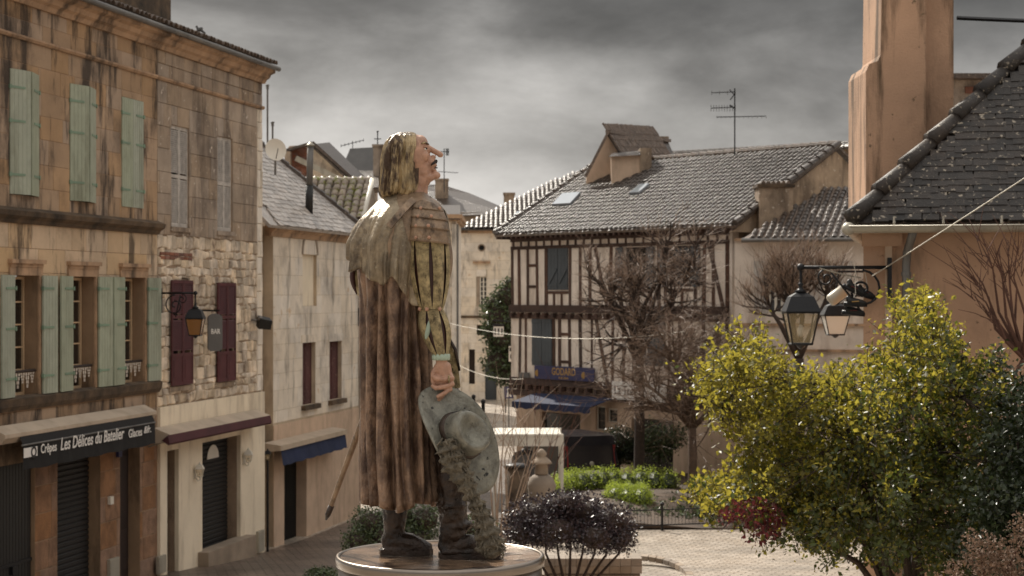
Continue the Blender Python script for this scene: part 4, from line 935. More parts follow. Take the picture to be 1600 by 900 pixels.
sole([(595, -.03), (620, -.04), (650, -.05), (672, -.035), (677, .0), (672, .04), (650, .06), (620, .06), (596, .07), (592, .02)], 858, 867)
m = MB(); cap(m, [S3(700, 640, -.1), S3(708, 720, -.1), S3(709, 790, -.11), S3(710, 826, -.11)], [.1, .088, .076, .068]); m.ell(S3(714, 815, -.11), .085, .08, .03); m.ell(S3(708, 785, -.12), .084, .075, .02); m.ell(S3(712, 745, -.12), .088, .08, .022)
voxel(m, 'trouser_leg', M['brz_dark'], st, .009, 4, wr(.011, 16))
m = MB(); cap(m, [S3(706, 825, -.11), S3(705, 848, -.11)], [.07, .058]); cap(m, [S3(702, 848, -.11), S3(735, 846, -.115), S3(760, 852, -.12), S3(776, 855, -.12)], [.056, .056, .042, .03]); m.box(S3(691, 0).x, S3(782, 0).x, YS-.17, YS-.06, S3(0, 861).z, S3(0, 855).z)
voxel(m, 'boot', M['brz_dark'], st, .008, 4, wr(.0045, 22))
sole([(689, -.15), (720, -.17), (755, -.18), (782, -.16), (787, -.12), (782, -.08), (755, -.06), (720, -.05), (690, -.06), (686, -.1)], 858, 867)
# ---- hat with spotted brim, dented crown and long plume
hc = S3(724, 677, -.30)
ax = Vector((.495, 0, -.869)); nrm = Vector((.869*.55, -.80, .495*.55)).normalized(); bx = nrm.cross(ax).normalized(); ax = bx.cross(nrm).normalized()
vs = []; fs = []; n_ = 80; rr = [0, .2, .4, .55, .7, .82, .92, 1.0]
def brim(r, th, off=0.):
    la, lb = .305, .178; c, s = math.cos(th), math.sin(th)
    up_ = .05*r*r*s*s*1.0-.035*r*r*c*c+.012*math.sin(3*th+1)*r
    return hc+ax*la*r*c+bx*lb*r*s+nrm*(up_-.02+off)
for off in (0, -.014):
    for r in rr:
        for k in range(n_): vs.append(brim(max(r, .001), 2*PI*k/n_, off))
q = len(rr)
for s_ in range(2):
    for j in range(q-1):
        for k in range(n_):
            k2 = (k+1) % n_; b0 = s_*q*n_; f = (b0+j*n_+k, b0+j*n_+k2, b0+(j+1)*n_+k2, b0+(j+1)*n_+k); fs.append(f if s_ == 0 else f[::-1])
for k in range(n_): k2 = (k+1) % n_; fs.append(((q-1)*n_+k, (q-1)*n_+k2, (2*q-1)*n_+k2, (2*q-1)*n_+k))
hat = mk('hat', vs, fs, M['brz_hat'], st, True)
rings = []
for r, z in ((1.1, -.01), (1.03, .02), (1.0, .06), (.98, .1), (.93, .128), (.84, .142), (.7, .138), (.5, .118), (.28, .1), (.05, .094)):
    rg = []
    for k in range(56):
        th = 2*PI*k/56; dent = 1+.05*math.sin(2*th+.5)
        rg.append(hc+ax*(.115*r*math.cos(th)*dent+.0)+bx*(.098*r*math.sin(th)*dent)+nrm*(z+.01*math.sin(2*th)*r)+ax*(-.012))
    rings.append(rg)
loft(rings, 'hat_crown', M['brz_hat'], hat, cap=(False, True))
bd = []
for r, z in ((1.12, -.004), (1.09, .03), (1.02, .034)):
    bd.append([hc+ax*(.115*r*math.cos(2*PI*k/56)*(1+.05*math.sin(4*PI*k/56+.5))-.012)+bx*.098*r*math.sin(2*PI*k/56)*(1+.05*math.sin(4*PI*k/56+.5))+nrm*z for k in range(56)])
loft(bd, 'hat_band', M['brz_dark'], hat)
path = [(706, 672), (709, 690), (717, 712), (730, 738), (742, 760), (752, 782), (760, 806), (768, 832), (774, 852)]
pts = []; NP = 90
for i in range(NP+1):
    f = i/NP*(len(path)-1); k = min(int(f), len(path)-2); t = f-k; p0, p1, p2, p3 = path[max(k-1, 0)], path[k], path[k+1], path[min(k+2, len(path)-1)]
    cr = [.5*(2*p1[a]+(p2[a]-p0[a])*t+(2*p0[a]-5*p1[a]+4*p2[a]-p3[a])*t*t+(3*p1[a]-p0[a]-3*p2[a]+p3[a])*t**3) for a in (0, 1)]
    pts.append(S3(cr[0], cr[1], -.42+.06*i/NP))
rings = []
for i, p in enumerate(pts):
    t = i/NP; r = (13.5+3.5*math.sin(t*9)+(2.5*math.sin(i*.9)))/SS*min(1, .45+t*6)*(1 if t < .9 else max(.25, 1-(t-.9)*6)); rg = []
    for k in range(36):
        th = 2*PI*k/36; g = 1+.42*noise.noise(Vector((math.cos(th)*2.2, math.sin(th)*2.2, i*.28)))+.3*noise.noise(Vector((math.cos(th)*6, math.sin(th)*6, i*.5)))
        rg.append(p+Vector((r*g*math.cos(th), r*.75*g*math.sin(th), r*.35*g*math.cos(th)-.012*g)))
    rings.append(rg)
pl = loft(rings, 'plume', M['brz_plume'], hat, cap=(True, True))
fb = MB()
for i in range(150):
    t = random.uniform(.03, .97); p = pts[int(t*NP)]; th = random.uniform(PI*.9, PI*2.1); r = (11.5+3.5*math.sin(t*9))/SS; a = p+Vector((r*math.cos(th), r*.75*math.sin(th), 0))
    dn = Vector((random.uniform(-.015, .025), random.uniform(-.012, .005), -random.uniform(.02, .045)))
    fb.tube([a, a+dn*.5+Vector((math.cos(th)*.012, -.006, 0)), a+dn], [.0045, .0055, .0015], 4)
o_ = fb.build('plume_barbs', M['brz_plume'], hat); o_['kind'] = 'stuff'
# ------------------------------------------------------------------ left: pale house (C) beyond the rubble house
def roof_plane(parent, pts, mt, name='roof', th=.08):
    n_ = len(pts); a, b, c = Vector(pts[0]), Vector(pts[1]), Vector(pts[2]); nn = (b-a).cross(c-a).normalized()
    if nn.z < 0: nn = -nn
    m = MB(); m.prism([Vector(p)-nn*(th+.015) for p in pts], nn*th); return m.build(name, mt, parent)
WC = Wall(W.pt(uF, -.2, 0), W.pt(uF+8, -.2, 0)); UC, ZC = WC.U, WC.Z
uc1 = UC(560); ucw0 = UC(427)
houseC = empty('pale_stone_house', WC.pt(3.5, 0, -.6), 'pale plastered stone house with steep wet tiled roof and navy awning', 'house')
hc_ = [(UC(473), UC(493), ZC(483, 632), ZC(483, 535)), (UC(515), UC(534), ZC(524, 624), ZC(524, 533)), (UC(473), UC(495), ZC(484, 478), ZC(484, 398))]
gC = [(UC(443), UC(478), -2, ZC(460, 712))]
zeC = 7.22
slab(WC, houseC, (ucw0, uc1, -1.3, zeC), hc_+gC, -.4, -.005, M['white_mortar'])
ashlar(WC, houseC, ucw0, uc1, 2.45, zeC-.25, .42, .5, 1.1, hc_, M['white_stone'], cham=.004, vary=.25)
slab(WC, houseC, (ucw0, uc1, -1.3, 2.4), gC, -.38, .02, M['peach'], 'rendered_wall')
WS = Wall(WC.pt(-.05, -.25, 0), WC.pt(3, -.25, 0))
ashlar(WS, houseC, .05, ucw0, -1.2, 7.0, .42, .5, .9, [], M['rubble']); slab(WS, houseC, (0, ucw0, -1.3, 7.1), [], -.4, -.02, M['mortar'])
WS2 = Wall(WC.pt(uc1+.002, -.3, 0), WC.pt(uc1+3, -.3, 0)); slab(WS2, houseC, (0, 1.3, -1.3, 7.0), [], -.4, -.02, M['stone_b'], 'side_wall')
moulding(WC, houseC, ucw0-.3, uc1+.02, [(-.1, zeC-.25), (.04, zeC-.25), (.08, zeC-.15), (.16, zeC-.1), (.17, zeC), (-.1, zeC+.02)], M['cornice'], 'eaves_moulding')
for a, b, c_, d_ in hc_[:2]:
    m = MB(); m.wbox(WC, a, b, -.16, -.12, c_, d_); lf = m.build('shutter', M['maroon_old'], houseC)
    m = MB(); m.wbox(WC, (a+b)/2-.012, (a+b)/2+.012, -.12, -.105, c_, d_); m.wbox(WC, a, a+.06, -.12, -.11, c_, d_); m.wbox(WC, b-.06, b, -.12, -.11, c_, d_); m.build('shutter_frame', M['maroon_old'], lf)
    s = MB(); s.wbox(WC, a-.12, b+.12, -.1, .12, c_-.12, c_-.003); s.build('window_sill', M['stone_dark'], houseC)
    s = MB(); s.wbox(WC, a-.1, b+.1, -.02, .02, d_, d_+.2); s.build('lintel', M['white_stone'], houseC)
a, b, c_, d_ = hc_[2]; m = MB(); m.wbox(WC, a, b, -.12, -.09, c_, d_); m.build('blocked_niche', M['cream'], houseC)
m = MB(); k = 12; mid, ra = (a+b)/2, (b-a)/2
for i in range(k):
    t0, t1 = PI*i/k, PI*(i+1)/k
    m.prism([WC.pt(mid+ra*math.cos(t), -.05, d_+r_*math.sin(t)) for t, r_ in ()] or [WC.pt(mid+ra*math.cos(t0), -.02, d_+ra*math.sin(t0)), WC.pt(mid+(ra+.09)*math.cos(t0), -.02, d_+(ra+.09)*math.sin(t0)), WC.pt(mid+(ra+.09)*math.cos(t1), -.02, d_+(ra+.09)*math.sin(t1)), WC.pt(mid+ra*math.cos(t1), -.02, d_+ra*math.sin(t1))], (WC.n.x*.045, WC.n.y*.045, 0))
m.build('niche_arch', M['stone_b'], houseC)
d = MB(); ua, ub = gC[0][0], gC[0][1]; zt_ = gC[0][3]; d.wbox(WC, ua, ub, -.3, -.26, -1.3, zt_)
for i in range(11): d.wbox(WC, ua+(ub-ua)*(i+.2)/11, ua+(ub-ua)*(i+.55)/11, -.26, -.235, -1.3, zt_)
d.build('grille_door', M['black'], houseC)
# hipped roof
sl_t = math.tan(math.radians(45)); e0 = WC.pt(ucw0-1.0, .3, zeC); e1 = WC.pt(uc1+.1, .3, zeC); run = 3.6
al = Vector((W.d.x, W.d.y, 0)); bk = -Vector((W.n.x, W.n.y, 0)); up3 = Vector((0, 0, 1))
rfC = roof_plane(houseC, [e0, e1, e1+(bk-al)*run+up3*run*sl_t, e0+bk*run+up3*run*sl_t], M['tile_sheen'])
roof_plane(houseC, [e1, e1+bk*run*2, e1+(bk-al)*run+up3*run*sl_t], M['tile_sheen'])
sl_ = (bk+up3*sl_t).normalized(); Lc = (e1-e0).length; me_fl = flat_mesh('flat_tile', .235, .24, .02)
tile_field(rfC, e0, al, sl_, lambda a, b: a < Lc-b*math.cos(PI/4) and a > .7+b*.32, .24, .17, me_fl, M['tile_sheen'], int(Lc/.24), 24, True)
m = MB(); 
for i in range(14):
    p = e1+((bk-al)+up3*sl_t)*run*(i/14); q = e1+((bk-al)+up3*sl_t)*run*((i+1.1)/14); m.tube([p+up3*.05, q+up3*.02], [.1, .085], 7)
m.build('hip_tiles', M['tile_wet'], rfC)
awC = empty('navy_awning', WC.pt(UC(490, .4), .3, 2), 'navy blue awning with mossy stone lip over the black grille door', 'awning')
za = ZC(490, 687, .4); ua, ub = UC(436, .4), UC(540, .4)
c = MB(); c.prism([WC.pt(ua, 0, za+.12), WC.pt(ua, .45, za+.06), WC.pt(ua, .45, za-.06), WC.pt(ua, 0, za-.1)], WC.pt(ub, 0, 0)-WC.pt(ua, 0, 0)); c.build('awning_case', M['cassette'], awC)
c = MB(); vs = []; k = 18
for i in range(k+1):
    u = ua+.1+(ub-ua-.15)*i/k; vs += [WC.pt(u, .4, za-.02), WC.pt(u, .47+.012*math.sin(i*1.7), za-.42+.015*math.sin(i*2.3))]
c.add(vs, [(2*i, 2*i+1, 2*i+3, 2*i+2) for i in range(k)]); c.build('valance', M['blue_cloth'], awC)
lampC = bracket_lamp('bracket_lamp', WC.pt(uc1-.02, .03, ZC(556, 487)), Vector((WC.n.x, WC.n.y, 0)), .7, .1, .6, 'small lantern on a scrolled bracket at the far end of the pale house', sc_=.8)
# pipe chimney through that roof
q = P(484, 330, 46.5); r = empty('flue_pipe', q, 'grey metal flue pipe with a cone cap rising through the wet roof', 'flue')
b = MB(); b.tube([P(483, 335, 46.5), P(483.5, 290, 46.5)], .1, 10); b.build('collar', M['black'], r, True)
b = MB(); b.tube([P(483.5, 290, 46.5), P(485, 229, 46.5)], .085, 10); b.build('pipe', M['zinc'], r, True)
b = MB(); b.lathe(P(485, 229, 46.5), [(.07, 0), (.12, .03), (.1, .05), (.02, .12)], 10); b.build('cap', M['zinc_pale'], r, True)
# satellite dish with two masts
q = P(430, 235, 45); r = empty('satellite_dish', q, 'pale satellite dish beside the rubble house gable', 'satellite dish'); m = MB(); vs = []; fs = []
dn = Vector((.35, -.9, .25)).normalized(); dx = dn.cross(up3).normalized(); dy = dx.cross(dn)
for j in range(6):
    rr_ = .27*j/5
    for k in range(24): a = 2*PI*k/24; vs.append(q+dx*rr_*math.cos(a)+dy*rr_*1.08*math.sin(a)+dn*(.9*rr_*rr_))
fs = [(j*24+k, j*24+(k+1) % 24, (j+1)*24+(k+1) % 24, (j+1)*24+k) for j in range(5) for k in range(24)]
m.add(vs, fs); m.build('dish', M['white_paint'], r, True)
b = MB(); b.tube([q-dn*.02+Vector((0, .05, -.6)), q-dn*.02+Vector((0, .05, .1))], .03, 6); b.tube([q-dy*.25, q+dn*.3-dy*.05], .012, 5); b.build('bracket', M['zinc'], r)
for i, (px, y0, y1, t) in enumerate(((418, 132, 235, 'taller'), (426, 190, 240, 'shorter'))):
    m = MB(); m.tube([P(px, y1, 45.3), P(px, y0, 45.3)], .025, 6); m.tube([P(px-3, y0+2, 45.3), P(px+3, y0+1, 45.3)], .015, 5); m.lathe(P(px, y0+4, 45.3), [(.035, -.05), (.035, .05)], 6)
    tag(m.build('aerial_mast', M['zinc']), t+' thin aerial mast standing by the satellite dish', 'aerial')

# ------------------------------------------------------------------ roofs behind the pale house
Y = 62
hD = empty('mossy_roof_house', P(530, 400, Y), 'low house whose roman tile roof is spotted with yellow moss', 'house')
r0 = P(452, 283, Y); r1 = P(581, 283, Y); ev = Vector((-.15, -1.9, -1.42)); 
rD = roof_plane(hD, [r0+ev, r1+ev, r1, r0], M['tile_brown'])
me_rm = roman_mesh('roman_tile', .13, .5, .84)
Ls = ev.length; sv_ = (-ev).normalized(); tile_field(rD, r0+ev+Vector((.1, 0, .02)), (1, 0, 0), sv_, lambda a, b: a < 2.8 and b < Ls-.2, .265, .34, me_rm, M['tile_moss'], 12, 8, True, offset=False)
m = MB(); m.box(r0.x+.1, r1.x-.1, Y-1.5, Y+2.5, -.6, r0.z+ev.z+.1); m.build('wall', M['white_stone'], hD)
m = MB(); m.prism([r1+ev*.9+Vector((.02, 0, -.08)), r1+Vector((.02, 0, -.12)), r1+Vector((.02, 2.2, -1.5))+Vector((0, 0, 0)), r1+ev*.9+Vector((.02, 0, -1.3))], (-.2, 0, 0)); m.build('gable', M['stone_b'], hD)
roof_plane(hD, [r0+Vector((0, 0, 0)), r1, r1+Vector((.1, 2.6, -1.4)), r0+Vector((0, 2.6, -1.4))], M['tile_moss'])
m = MB()
for i in range(9): x = r0.x+(r1.x-r0.x)*i/9; m.tube([(x, Y, r0.z+.05), (x+.36, Y, r0.z+.02)], [.11, .09], 8)
m.build('ridge_tiles', M['tile_moss'], hD)
m = MB(); m.tube([r1+ev+Vector((.0, 0, .05)), r1+Vector((0, 0, .05))], .09, 8); m.build('verge_tiles', M['white_paint'], hD, True)
Y = 72
hE = empty('brick_gable_house', P(490, 400, Y), 'house with red brick gable and dark sloping roof behind the mossy roof', 'house')
WE = wall_px(443, Y, 545, Y+1)
m = MB(); m.prism([P(446, 300, Y), P(446, 236, Y), P(452, 228, Y), P(489, 226, Y), P(545, 277, Y+.5), P(545, 300, Y+.5)], (0, 5, 0)); m.build('wall', M['white_stone'], hE)
for j in range(16):
    for i in range(6):
        py = 276-j*3.1; x0 = 452+i*5.4+(2.7 if j % 2 else 0)
        a, b = P(x0, py, Y-.03), P(x0+5.1, py-2.7, Y-.03)
        if x0+5 < 484 and py > 230: m = MB(); m.box(a.x, b.x, Y-.04, Y+.03, a.z, b.z); m.build('brick', M['brick'], hE)
m = MB(); m.bar(P(446, 236, Y-.1), P(489, 223.5, Y-.1), .5, .1); m.bar(P(487, 223, Y-.1), P(553, 283, Y+.3), .5, .12); m.build('verge', M['tile_brown'], hE)
roof_plane(hE, [P(487, 225, Y-.2), P(547, 280, Y-.2), P(575, 280, Y+6), P(515, 222, Y+6)], M['tile_wet'])
m = MB(); m.bar(P(462, 247, Y-.12), P(528, 279, Y-.12), .1, .22); m.build('flashing', M['zinc_pale'], hE)
m = MB(); m.box(P(447, 0, Y).x, P(456, 0, Y).x, Y-.5, Y, P(0, 275, Y).z, P(0, 238, Y).z); m.build('chimney', M['stone_b'], hE)
Y = 95
hF = empty('slate_tower', P(560, 400, Y), 'far tower with truncated grey slate roof', 'tower')
a, b = P(532, 268, Y), P(588, 268, Y); c_, d_ = P(547, 232, Y+1), P(585, 230, Y+1)
m = MB(); m.box8([a, b, b+Vector((0, 4, 0)), a+Vector((0, 4, 0)), c_, d_, d_+Vector((0, 2, 0)), c_+Vector((0, 2, 0))]); m.build('roof', M['slate'], hF)
m = MB(); m.box(a.x+.2, b.x-.2, Y+.3, Y+3.7, -.6, a.z); m.build('wall', M['stone_b'], hF)
roof_plane(hF, [P(520, 292, Y-5), P(600, 292, Y-5), P(600, 266, Y-.5), P(545, 266, Y-.5)], M['tile_wet'])
m = MB(); a, b = P(583, 300, Y-2), P(599, 229, Y-2); m.box(a.x, b.x, Y-2, Y-1.2, a.z, b.z); m.box(a.x-.06, b.x+.06, Y-2.06, Y-1.14, b.z, b.z+.12); ch = m.build('chimney', M['stone_b'], hF)
m = MB(); t_ = P(590, 229, Y-1.6); m.tube([t_, t_+Vector((0, 0, .75))], .03, 6); m.tube([t_+Vector((-.18, 0, .4)), t_+Vector((.18, 0, .4))], .025, 6); m.ell(t_+Vector((0, 0, .78)), .06, .06, .06); m.build('cross_finial', M['iron'], hF)
m = MB(); A = P(551, 232, Y+1); m.tube([A, A+Vector((0, 0, .4))], .02, 5); a, b = P(533, 228, Y+1), P(568, 219, Y+1); m.tube([a, b], .02, 5)
for i in range(7): q = a+(b-a)*(i/6); m.tube([q+Vector((0, -.3+.04*i, 0)), q+Vector((0, .3, .0))], .012, 4); m.tube([q-Vector((0, 0, .08)), q+Vector((0, 0, .08))], .012, 4)
tag(m.build('roof_aerial', M['iron']), 'slanted comb aerial above the slate tower', 'aerial')
# pale far houses around the statue's shoulder
def simple_house(name, label, pxa, pxb, pyb, Y, depth, wallM, roofpts=None, roofM=None):
    r = empty(name, P((pxa+pxb)/2, 600, Y), label, 'house'); a, b = P(pxa, pyb, Y), P(pxb, pyb, Y)
    m = MB(); m.box(a.x, b.x, Y, Y+depth, -.8, a.z); m.build('wall', wallM, r); return r
Y = 88
hH = simple_house('pilastered_house', 'pale corner house with cornice and downpipe right beside the statue', 568, 713, 346, Y, 8, M['white_stone'])
m = MB(); a, b = P(566, 346, Y), P(719, 340, Y); m.box(a.x, b.x, Y-.25, Y+8, a.z, a.z+.14); m.box(a.x, b.x+.1, Y-.4, Y+8, a.z+.14, a.z+.34); m.build('cornice', M['cornice'], hH)
m = MB(); a = P(706, 350, Y); m.box(a.x, a.x+.3, Y-.08, Y, -.6, a.z); m.build('pilaster', M['white_stone'], hH)
m = MB(); a = P(715, 350, Y-.1); m.tube([(a.x, Y-.1, -.6), (a.x, Y-.1, a.z)], .06, 6); m.build('downpipe', M['zinc'], hH)
WH = wall_px(568, Y, 713, Y); ashlar(WH, hH, WH.U(704), WH.L, -.5, 9.1, .45, .3, .45, [], M['rubble'], o=.012)
roof_plane(hH, [P(566, 340, Y-.4), P(719, 340, Y-.4), P(719, 320, Y+7), P(566, 320, Y+7)], M['tile_wet'])
Y = 125
hK = simple_house('far_hip_house', 'far house with broad mossy tiled roof and two chimneys', 665, 800, 332, Y, 8, M['stone_b'])
roof_plane(hK, [P(640, 338, Y-.4), P(800, 334, Y-.4), P(782, 322, Y+4), P(735, 302, Y+5), P(690, 288, Y+6), P(640, 288, Y+6)], M['tile_wet'])
for px0, px1, y0, y1, dy in ((680, 700, 280, 310, 3), (787, 804, 302, 340, -2)):
    a, b = P(px0, y1, Y+dy), P(px1, y0, Y+dy); m = MB(); m.box(a.x, b.x, Y+dy, Y+dy+.8, a.z, b.z-.1); m.box(a.x-.05, b.x+.05, Y+dy-.05, Y+dy+.85, b.z-.1, b.z+.05); m.build('chimney', M['stone_b'], hK)
m = MB(); a = P(694, 300, 110); m.tube([a, P(694, 232, 110)], .03, 5); m.tube([P(684, 237, 110), P(702, 237, 110)], .025, 5); m.tube([P(684, 268, 110), P(716, 270, 110)], .02, 5)
for i in range(5): m.tube([P(697+i, 232, 110), P(697+i, 243, 110)], .015, 4)
tag(m.build('roof_aerial', M['iron']), 'faint aerial on the far roofs right behind the statue\'s nose', 'aerial')

# ------------------------------------------------------------------ oculus house (G)
Y = 104; WG = wall_px(713, Y, 830, Y); UG, ZG = WG.U, WG.Z
hG = empty('oculus_house', WG.pt(2, 0, -.6), 'pale ashlar house with small round oculus and arched door beyond the evergreen', 'house')
hg = [(UG(744), UG(761), ZG(0, 478), ZG(0, 432)), (UG(745), UG(758), ZG(0, 523), ZG(0, 508)), (UG(758), UG(776), -1, ZG(0, 565)), (UG(733), UG(742), ZG(0, 600), ZG(0, 546))]
slab(WG, hG, (0, WG.L, -.8, ZG(0, 357)), hg, -.4, -.012, M['white_mortar']); ashlar(WG, hG, 0, WG.L, -.7, ZG(0, 364), .55, .8, 1.4, hg, M['white_stone'], cham=.012)
m = MB(); m.wbox(WG, 0, WG.L, -.1, .2, ZG(0, 364), ZG(0, 357)); m.build('cornice', M['cornice'], hG)
m = MB(); m.wbox(WG, 0, WG.L, -.02, .1, ZG(0, 497), ZG(0, 493)); m.build('string_course', M['stone_dark'], hG)
m = MB(); m.wbox(WG, UG(739), UG(766), -.02, .14, ZG(0, 412), ZG(0, 408)); m.build('ledge', M['cornice'], hG)
oc = WG.pt(UG(752.5), .02, ZG(0, 387)); m = MB(); m.tube([oc+Vector((.19*math.cos(a), 0, .19*math.sin(a))) for a in [2*PI*i/20 for i in range(21)]], .04, 6); m.build('oculus_ring', M['stone_b'], hG, True)
m = MB(); m.prism([oc+Vector((.17*math.cos(2*PI*i/20), 0, .17*math.sin(2*PI*i/20))) for i in range(20)], (0, -.02, 0)); m.build('oculus_pane', M['void'], hG)
a, b, c_, d_ = hg[0]; window(WG, hG, a+.22, b, c_, d_, -.2, 6, 2, .05, 'white_paint', .04)
for k in (1, 3): a, b, c_, d_ = hg[k]; m = MB(); m.wbox(WG, a, b, -.3, -.25, c_, d_); m.build('dark_opening', M['wood_dark'], hG)
a, b, c_, d_ = hg[2]; m = MB(); m.wbox(WG, a, b, -.3, -.25, -1, d_); m.build('door', M['blue_grey'], hG)
m = MB(); mid, ra = (a+b)/2, (b-a)/2
for i in range(8):
    t0, t1 = PI*i/8, PI*(i+1)/8; m.prism([WG.pt(mid+ra*math.cos(t0), .0, d_+ra*math.sin(t0)-.3), WG.pt(mid+(ra+.22)*math.cos(t0), 0, d_+(ra+.22)*math.sin(t0)-.3), WG.pt(mid+(ra+.22)*math.cos(t1), 0, d_+(ra+.22)*math.sin(t1)-.3), WG.pt(mid+ra*math.cos(t1), 0, d_+ra*math.sin(t1)-.3)], (0, -.08, 0))
m.build('door_arch', M['white_stone'], hG)
rG = roof_plane(hG, [P(715, 358, Y-.4), P(960, 358, Y-.4), P(920, 268, Y+9), P(898, 270, Y+9)], M['tile_wet'])
e0 = P(715, 357, Y-.4); bv = P(898, 270, Y+9)-P(715, 357, Y-.4); me_rs = roman_mesh('roman_tile_far', .14, .55, .84, 4)
slv = Vector((0, 9.4, P(898, 270, Y+9).z-e0.z)); Lr = slv.length; tile_field(rG, e0, (1, 0, 0), slv, lambda a, b: a > b*bv.x/Lr and a < 8.6, .28, .42, me_rs, M['tile_brown'], 32, 24, False, offset=False)
for k, (x0, y0, x1, y1) in enumerate(((802, 341, 820, 333), (824, 343, 838, 334))):
    f = lambda py: (357-py)/(357-270); yA, yB = Y-.4+9.4*f(y0), Y-.4+9.4*f(y1)
    m = MB(); m.box8([P(x0, y0-1, yA-.1), P(x1, y0-1, yA-.1), P(x1+6, y1-1, yB-.1), P(x0+6, y1-1, yB-.1), P(x0, y0-3, yA-.2), P(x1, y0-3, yA-.2), P(x1+6, y1-3, yB-.2), P(x0+6, y1-3, yB-.2)]); m.build('skylight', M['skylight'], hG)
# small dark annex roof between G and the half timbered house
m = MB(); m.prism([P(860, 320, 80), P(902, 268, 80), P(916, 270, 80), P(925, 330, 80)], (0, 3, 0)); o = m.build('dark_gable_annex', M['tile_brown']); tag(o, 'dark brown gable rising behind the left slope of the half timbered house', 'gable')

# ------------------------------------------------------------------ half timbered house (I)
sI = lambda px: 43+.0189*(px-800)
WI = wall_px(800, F/sI(800), 1144, F/sI(1144)); UI, ZI = WI.U, WI.Z
hI = empty('half_timbered_house', WI.pt(WI.L/2, 0, -.6), 'half timbered house with plaster panels, grey shutters and long wet tiled roof', 'house')
zb = -.7; ztop = ZI(800, 372); zjet = ZI(800, 484); zshop = ZI(800, 598)
wI = [(857, 888, 388, 453), (975, 1012, 386, 450), (1043, 1083, 384, 448)]; wl = [(832, 863, 494, 571), (1008, 1040, 497, 572)]
hi_ = [(UI(a), UI(b), ZI((a+b)/2, d_), ZI((a+b)/2, c_)) for a, b, c_, d_ in wI+wl]
slab(WI, hI, (-.05, WI.L, zshop, ztop), hi_, -.3, 0, M['infill'])
slab(WI, hI, (.2, WI.L, zb, zshop), [(UI(845), UI(905), -2, ZI(870, 645)), (UI(929), UI(944), ZI(936, 672), ZI(936, 634)), (UI(947), UI(963), ZI(955, 660), ZI(955, 638)), (UI(985), UI(1050), -2, ZI(1020, 655))], -.3, -.05, M['peach'], 'shop_wall')
m = MB(); m.wbox(WI, 0, WI.L, -5.5, -.31, zb, ztop); m.build('rear_body', M['stone_b'], hI)
def timber(u0, z0, u1, z1, wd=.12, o=.025, nm='timber_post'):
    m = MB(); d2 = Vector((u1-u0, z1-z0)); d2.normalize(); p = Vector((-d2.y, d2.x))*wd/2; j = lambda: random.uniform(-.012, .012)
    q = [(u0+p.x+j(), z0+p.y), (u1+p.x+j(), z1+p.y), (u1-p.x+j(), z1-p.y), (u0-p.x+j(), z0-p.y)]
    m.prism([WI.pt(a, -.02, b) for a, b in q], (WI.n.x*(o+.02), WI.n.y*(o+.02), 0)); return m.build(nm, M['timber'], hI)
uL = UI(1140)
for z, wd, o in ((ztop-.05, .2, .05), (ZI(800, 388), .12, .03), (zjet+.05, .26, .12), (ZI(800, 494), .16, .05), (zshop+.1, .24, .1), (ZI(800, 612), .2, .14)):
    timber(-.05, z, uL, z, wd, o, 'timber_beam')
pu = [801, 812, 825, 840, 854, 891, 907, 922, 954, 970, 1017, 1030, 1040, 1087, 1100, 1115, 1137]
zt1, zt0 = ZI(800, 390), zjet+.18
for px in pu: timber(UI(px), zt0, UI(px)+random.uniform(-.04, .04), zt1, random.uniform(.11, .16))
for a, b, y in ((825, 840, 415), (825, 840, 448), (857, 888, 457), (954, 970, 447), (975, 1012, 455), (1043, 1083, 453)):
    z = ZI(a, y); timber(UI(a), z, UI(b), z, .1, .02, 'timber_rail')
for px in (866, 878): timber(UI(px), zt0, UI(px), ZI(px, 458), .11)
for px in (985, 998, 1052, 1066): timber(UI(px), zt0, UI(px), ZI(px, 454), .11)
timber(UI(948), zt0, UI(930), zt1, .13, .03, 'timber_brace'); timber(UI(1130), zt0, UI(1108), zt1, .13, .03, 'timber_brace')
for i in range(26): u = .1+i*(uL-.2)/25; timber(u, ZI(800, 388), u, ztop-.1, .1, .022, 'timber_stud')
for i in range(24):
    u = .15+i*(uL-.3)/23; m = MB(); m.wbox(WI, u-.07, u+.07, -.02, .2, zjet-.26, zjet-.1); m.build('joist_end', M['timber'], hI)
    m = MB(); m.wbox(WI, u-.07, u+.07, -.02, .22, zshop-.2, zshop-.04); m.build('joist_end', M['timber'], hI)
zq1, zq0 = ZI(800, 497), zshop+.2
for px in (812, 822, 866, 875, 891, 908, 925, 957, 975, 990, 1003, 1045, 1062, 1080, 1100, 1120, 1137): timber(UI(px), zq0, UI(px)+random.uniform(-.05, .05), zq1, random.uniform(.1, .15))
timber(UI(950), zq0, UI(932), zq1, .14, .03, 'timber_brace')
for a, b, y in ((875, 891, 522), (957, 975, 530), (875, 891, 565)): z = ZI(a, y); timber(UI(a), z, UI(b), z, .1, .02, 'timber_rail')
for k, (u0, u1, z0, z1) in enumerate(hi_):
    if k in (0, 3, 4):
        mid = (u0+u1)/2
        for a, b in ((u0, mid-.008), (mid+.008, u1)):
            m = MB(); n_ = 3
            for i in range(n_): m.wbox(WI, a+(b-a)*i/n_+.004, a+(b-a)*(i+1)/n_-.004, -.02, .035, z0, z1)
            m.bar(WI.pt(a+.05, .05, z0+.2), WI.pt(b-.05, .05, (z0+z1)/2), .03, .08) if k == 0 else None
            for zz in (z0+.18, z1-.18): m.wbox(WI, a+.01, b-.01, .03, .055, zz-.045, zz+.045)
            m.build('shutter', M['blue_grey'], hI)
    else:
        window(WI, hI, u0+.02, u1-.02, z0, z1, -.12, 3, 2, .06, 'wood_dark')
        for a, b in ((u0-.35, u0), (u1, u1+.35)): m = MB(); m.wbox(WI, a, b, .04, .08, z0, z1); m.build('shutter', M['blue_grey'], hI)
